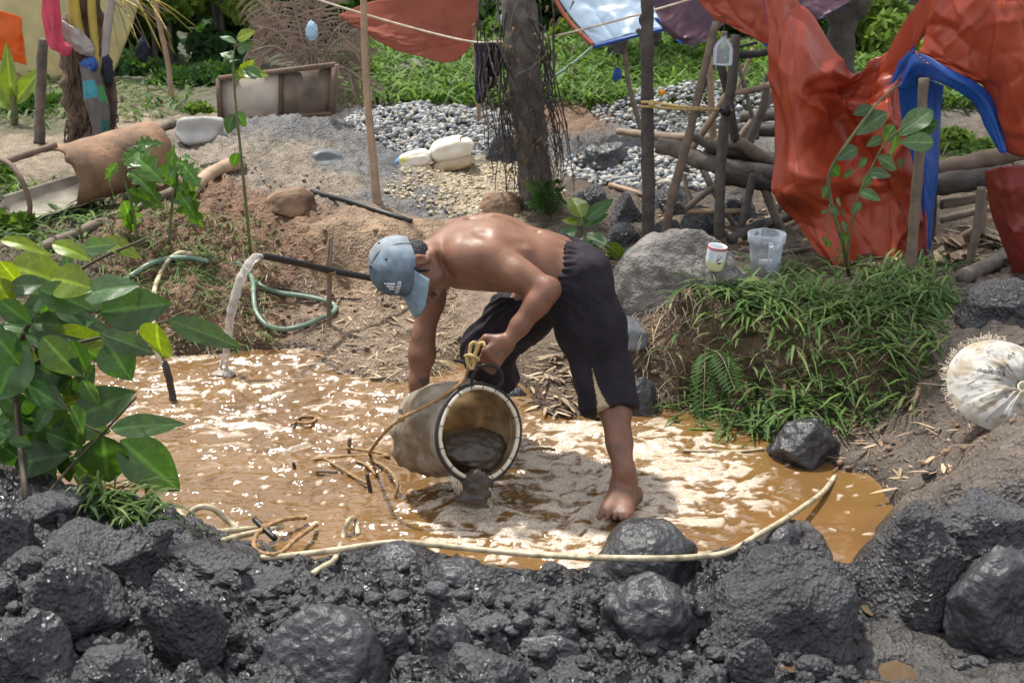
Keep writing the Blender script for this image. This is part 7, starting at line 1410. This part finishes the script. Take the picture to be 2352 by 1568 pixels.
# rusty split drum lying on the left
M['rust'] = pm('rusty_sheet', (.23, .135, .08), rough=.8, var=.65, vscale=5, bump=.7, bscale=18, bdist=.02); M['rustgrey'] = pm('weathered_sheet', (.30, .27, .22), rough=.7, var=.45, vscale=8, bump=.3, bscale=40)
Yd = T0(120, 500)[1]; drum = thing('rusty_drum', 'long rusty split drum lying on its side at the left', 'drum', T0(150, 505))
A0, A1 = P(72, 430, Yd - .05), P(360, 345, Yd + .55); ax_ = nrm(A1 - A0); sd_ = nrm(np.cross(ax_, [0, 0, 1.])); upd = np.cross(sd_, ax_); sd_ = sd_ if sd_[1] < 0 else -sd_
def shell(a0, a1, t0, t1, r, th=.010, n=24, m=24, jag=0, seed=0):
    rr_ = np.random.RandomState(seed); V = []
    for q in (0, 1):
        for i in range(n):
            t = t0 + (t1 - t0) * i / (n - 1)
            for j in range(m):
                a = a0 + (a1 - a0) * j / (m - 1); e = jag * fbm(A3([[j * .35, seed, 1.]]), 2)[0] * (1 if i == 0 else 0)
                V.append(A0 + (A1 - A0) * t + ax_ * e + (sd_ * math.cos(a) + upd * math.sin(a)) * (r - th * q) * (1 + .012 * math.sin(t * 30)))
    V = A3(V); F = gridF(n, m); k = n * m; idx = np.arange(k).reshape(n, m); loop = np.concatenate([idx[0, :-1], idx[:-1, -1], idx[-1, :0:-1], idx[:0:-1, 0]]); l2 = np.roll(loop, -1)
    return V, [np.vstack([F, F[:, ::-1] + k, np.stack([loop, l2, l2 + k, loop + k], 1)])]
V, F = shell(R(-65), R(125), .22, 1.0, .175, jag=.03, seed=3); add('upper_shell', V, F, M['rust'], drum)
V, F = shell(R(-165), R(-55), -.12, .45, .178, jag=.02, seed=5); add('lower_trough', V, F, M['rustgrey'], drum)
V, F = tube([A0 - ax_ * .12 + (sd_ * math.cos(a) + upd * math.sin(a)) * .18 for a in np.linspace(R(-150), R(125), 20)], .014, 40, 6, rough=.2); add('end_rim', V, F, M['plank'], drum)
V, F = tube([A0 - ax_ * .12 + upd * .17, A0 + (A1 - A0) * .24 + upd * .185], .02, 14, 8, rough=.2); add('top_rail', V, F, M['plank'], drum)
# bench under the right tarp
bn = thing('bench', 'dark plank bench under the right tarp', 'bench', T0(2250, 560)); Ybn = T0(2240, 560)[1] + .1
for pts, rr, mt, nm in [([(2140, 395, Ybn), (2360, 345, Ybn)], .045, 'plank', 'plank'), ([(2140, 425, Ybn - .1), (2300, 405, Ybn - .1)], .055, 'barkdark', 'beam'), ([(2160, 470, Ybn), (2300, 445, Ybn)], .025, 'pole', 'rail'), ([(2160, 505, Ybn + .1), (2290, 475, Ybn + .1)], .02, 'pole', 'rail'), ([(2180, 560, Ybn), (2280, 500, Ybn)], .014, 'bamboo', 'brace'), ([(2250, 610, Ybn), (2258, 440, Ybn)], .024, 'pole', 'leg'), ([(2132, 640, Ybn), (2140, 420, Ybn)], .03, 'barkdark', 'leg'), ([(2400, 620, Ybn), (2400, 370, Ybn)], .03, 'barkdark', 'leg')]:
    V, F = tube([P(*p) for p in pts], rr, 16, 10, rough=.15); add(nm, V, F, M[mt], bn)
# curled dry leaves on the ground under the bench
pp = []
for k in range(70):
    q = T0(r.uniform(2150, 2330), r.uniform(545, 615)); a = r.uniform(0, 6.28); L = r.uniform(.05, .13); d = A3([math.cos(a), math.sin(a), r.uniform(-.1, .5)]); s = A3([-math.sin(a), math.cos(a), r.uniform(-.3, .3)]); pp.append((A3([q + [0, 0, .01], q + d * L * .5 + s * L * .3 + [0, 0, .02], q + d * L + [0, 0, .02], q + d * L * .5 - s * L * .3 + [0, 0, .02]]), A3([[0, 1, 2, 3]])))
V, F = join(pp); add('dry_leaves', V, F, M['straw'], cols={'col': np.repeat(A3([[.42, .30, .19]]) * r.uniform(.6, 1.2, (70, 1)), 4, 0)}, smooth=False, label='curled dry leaves on the ground under the bench', cat='dry leaves', kind='stuff')
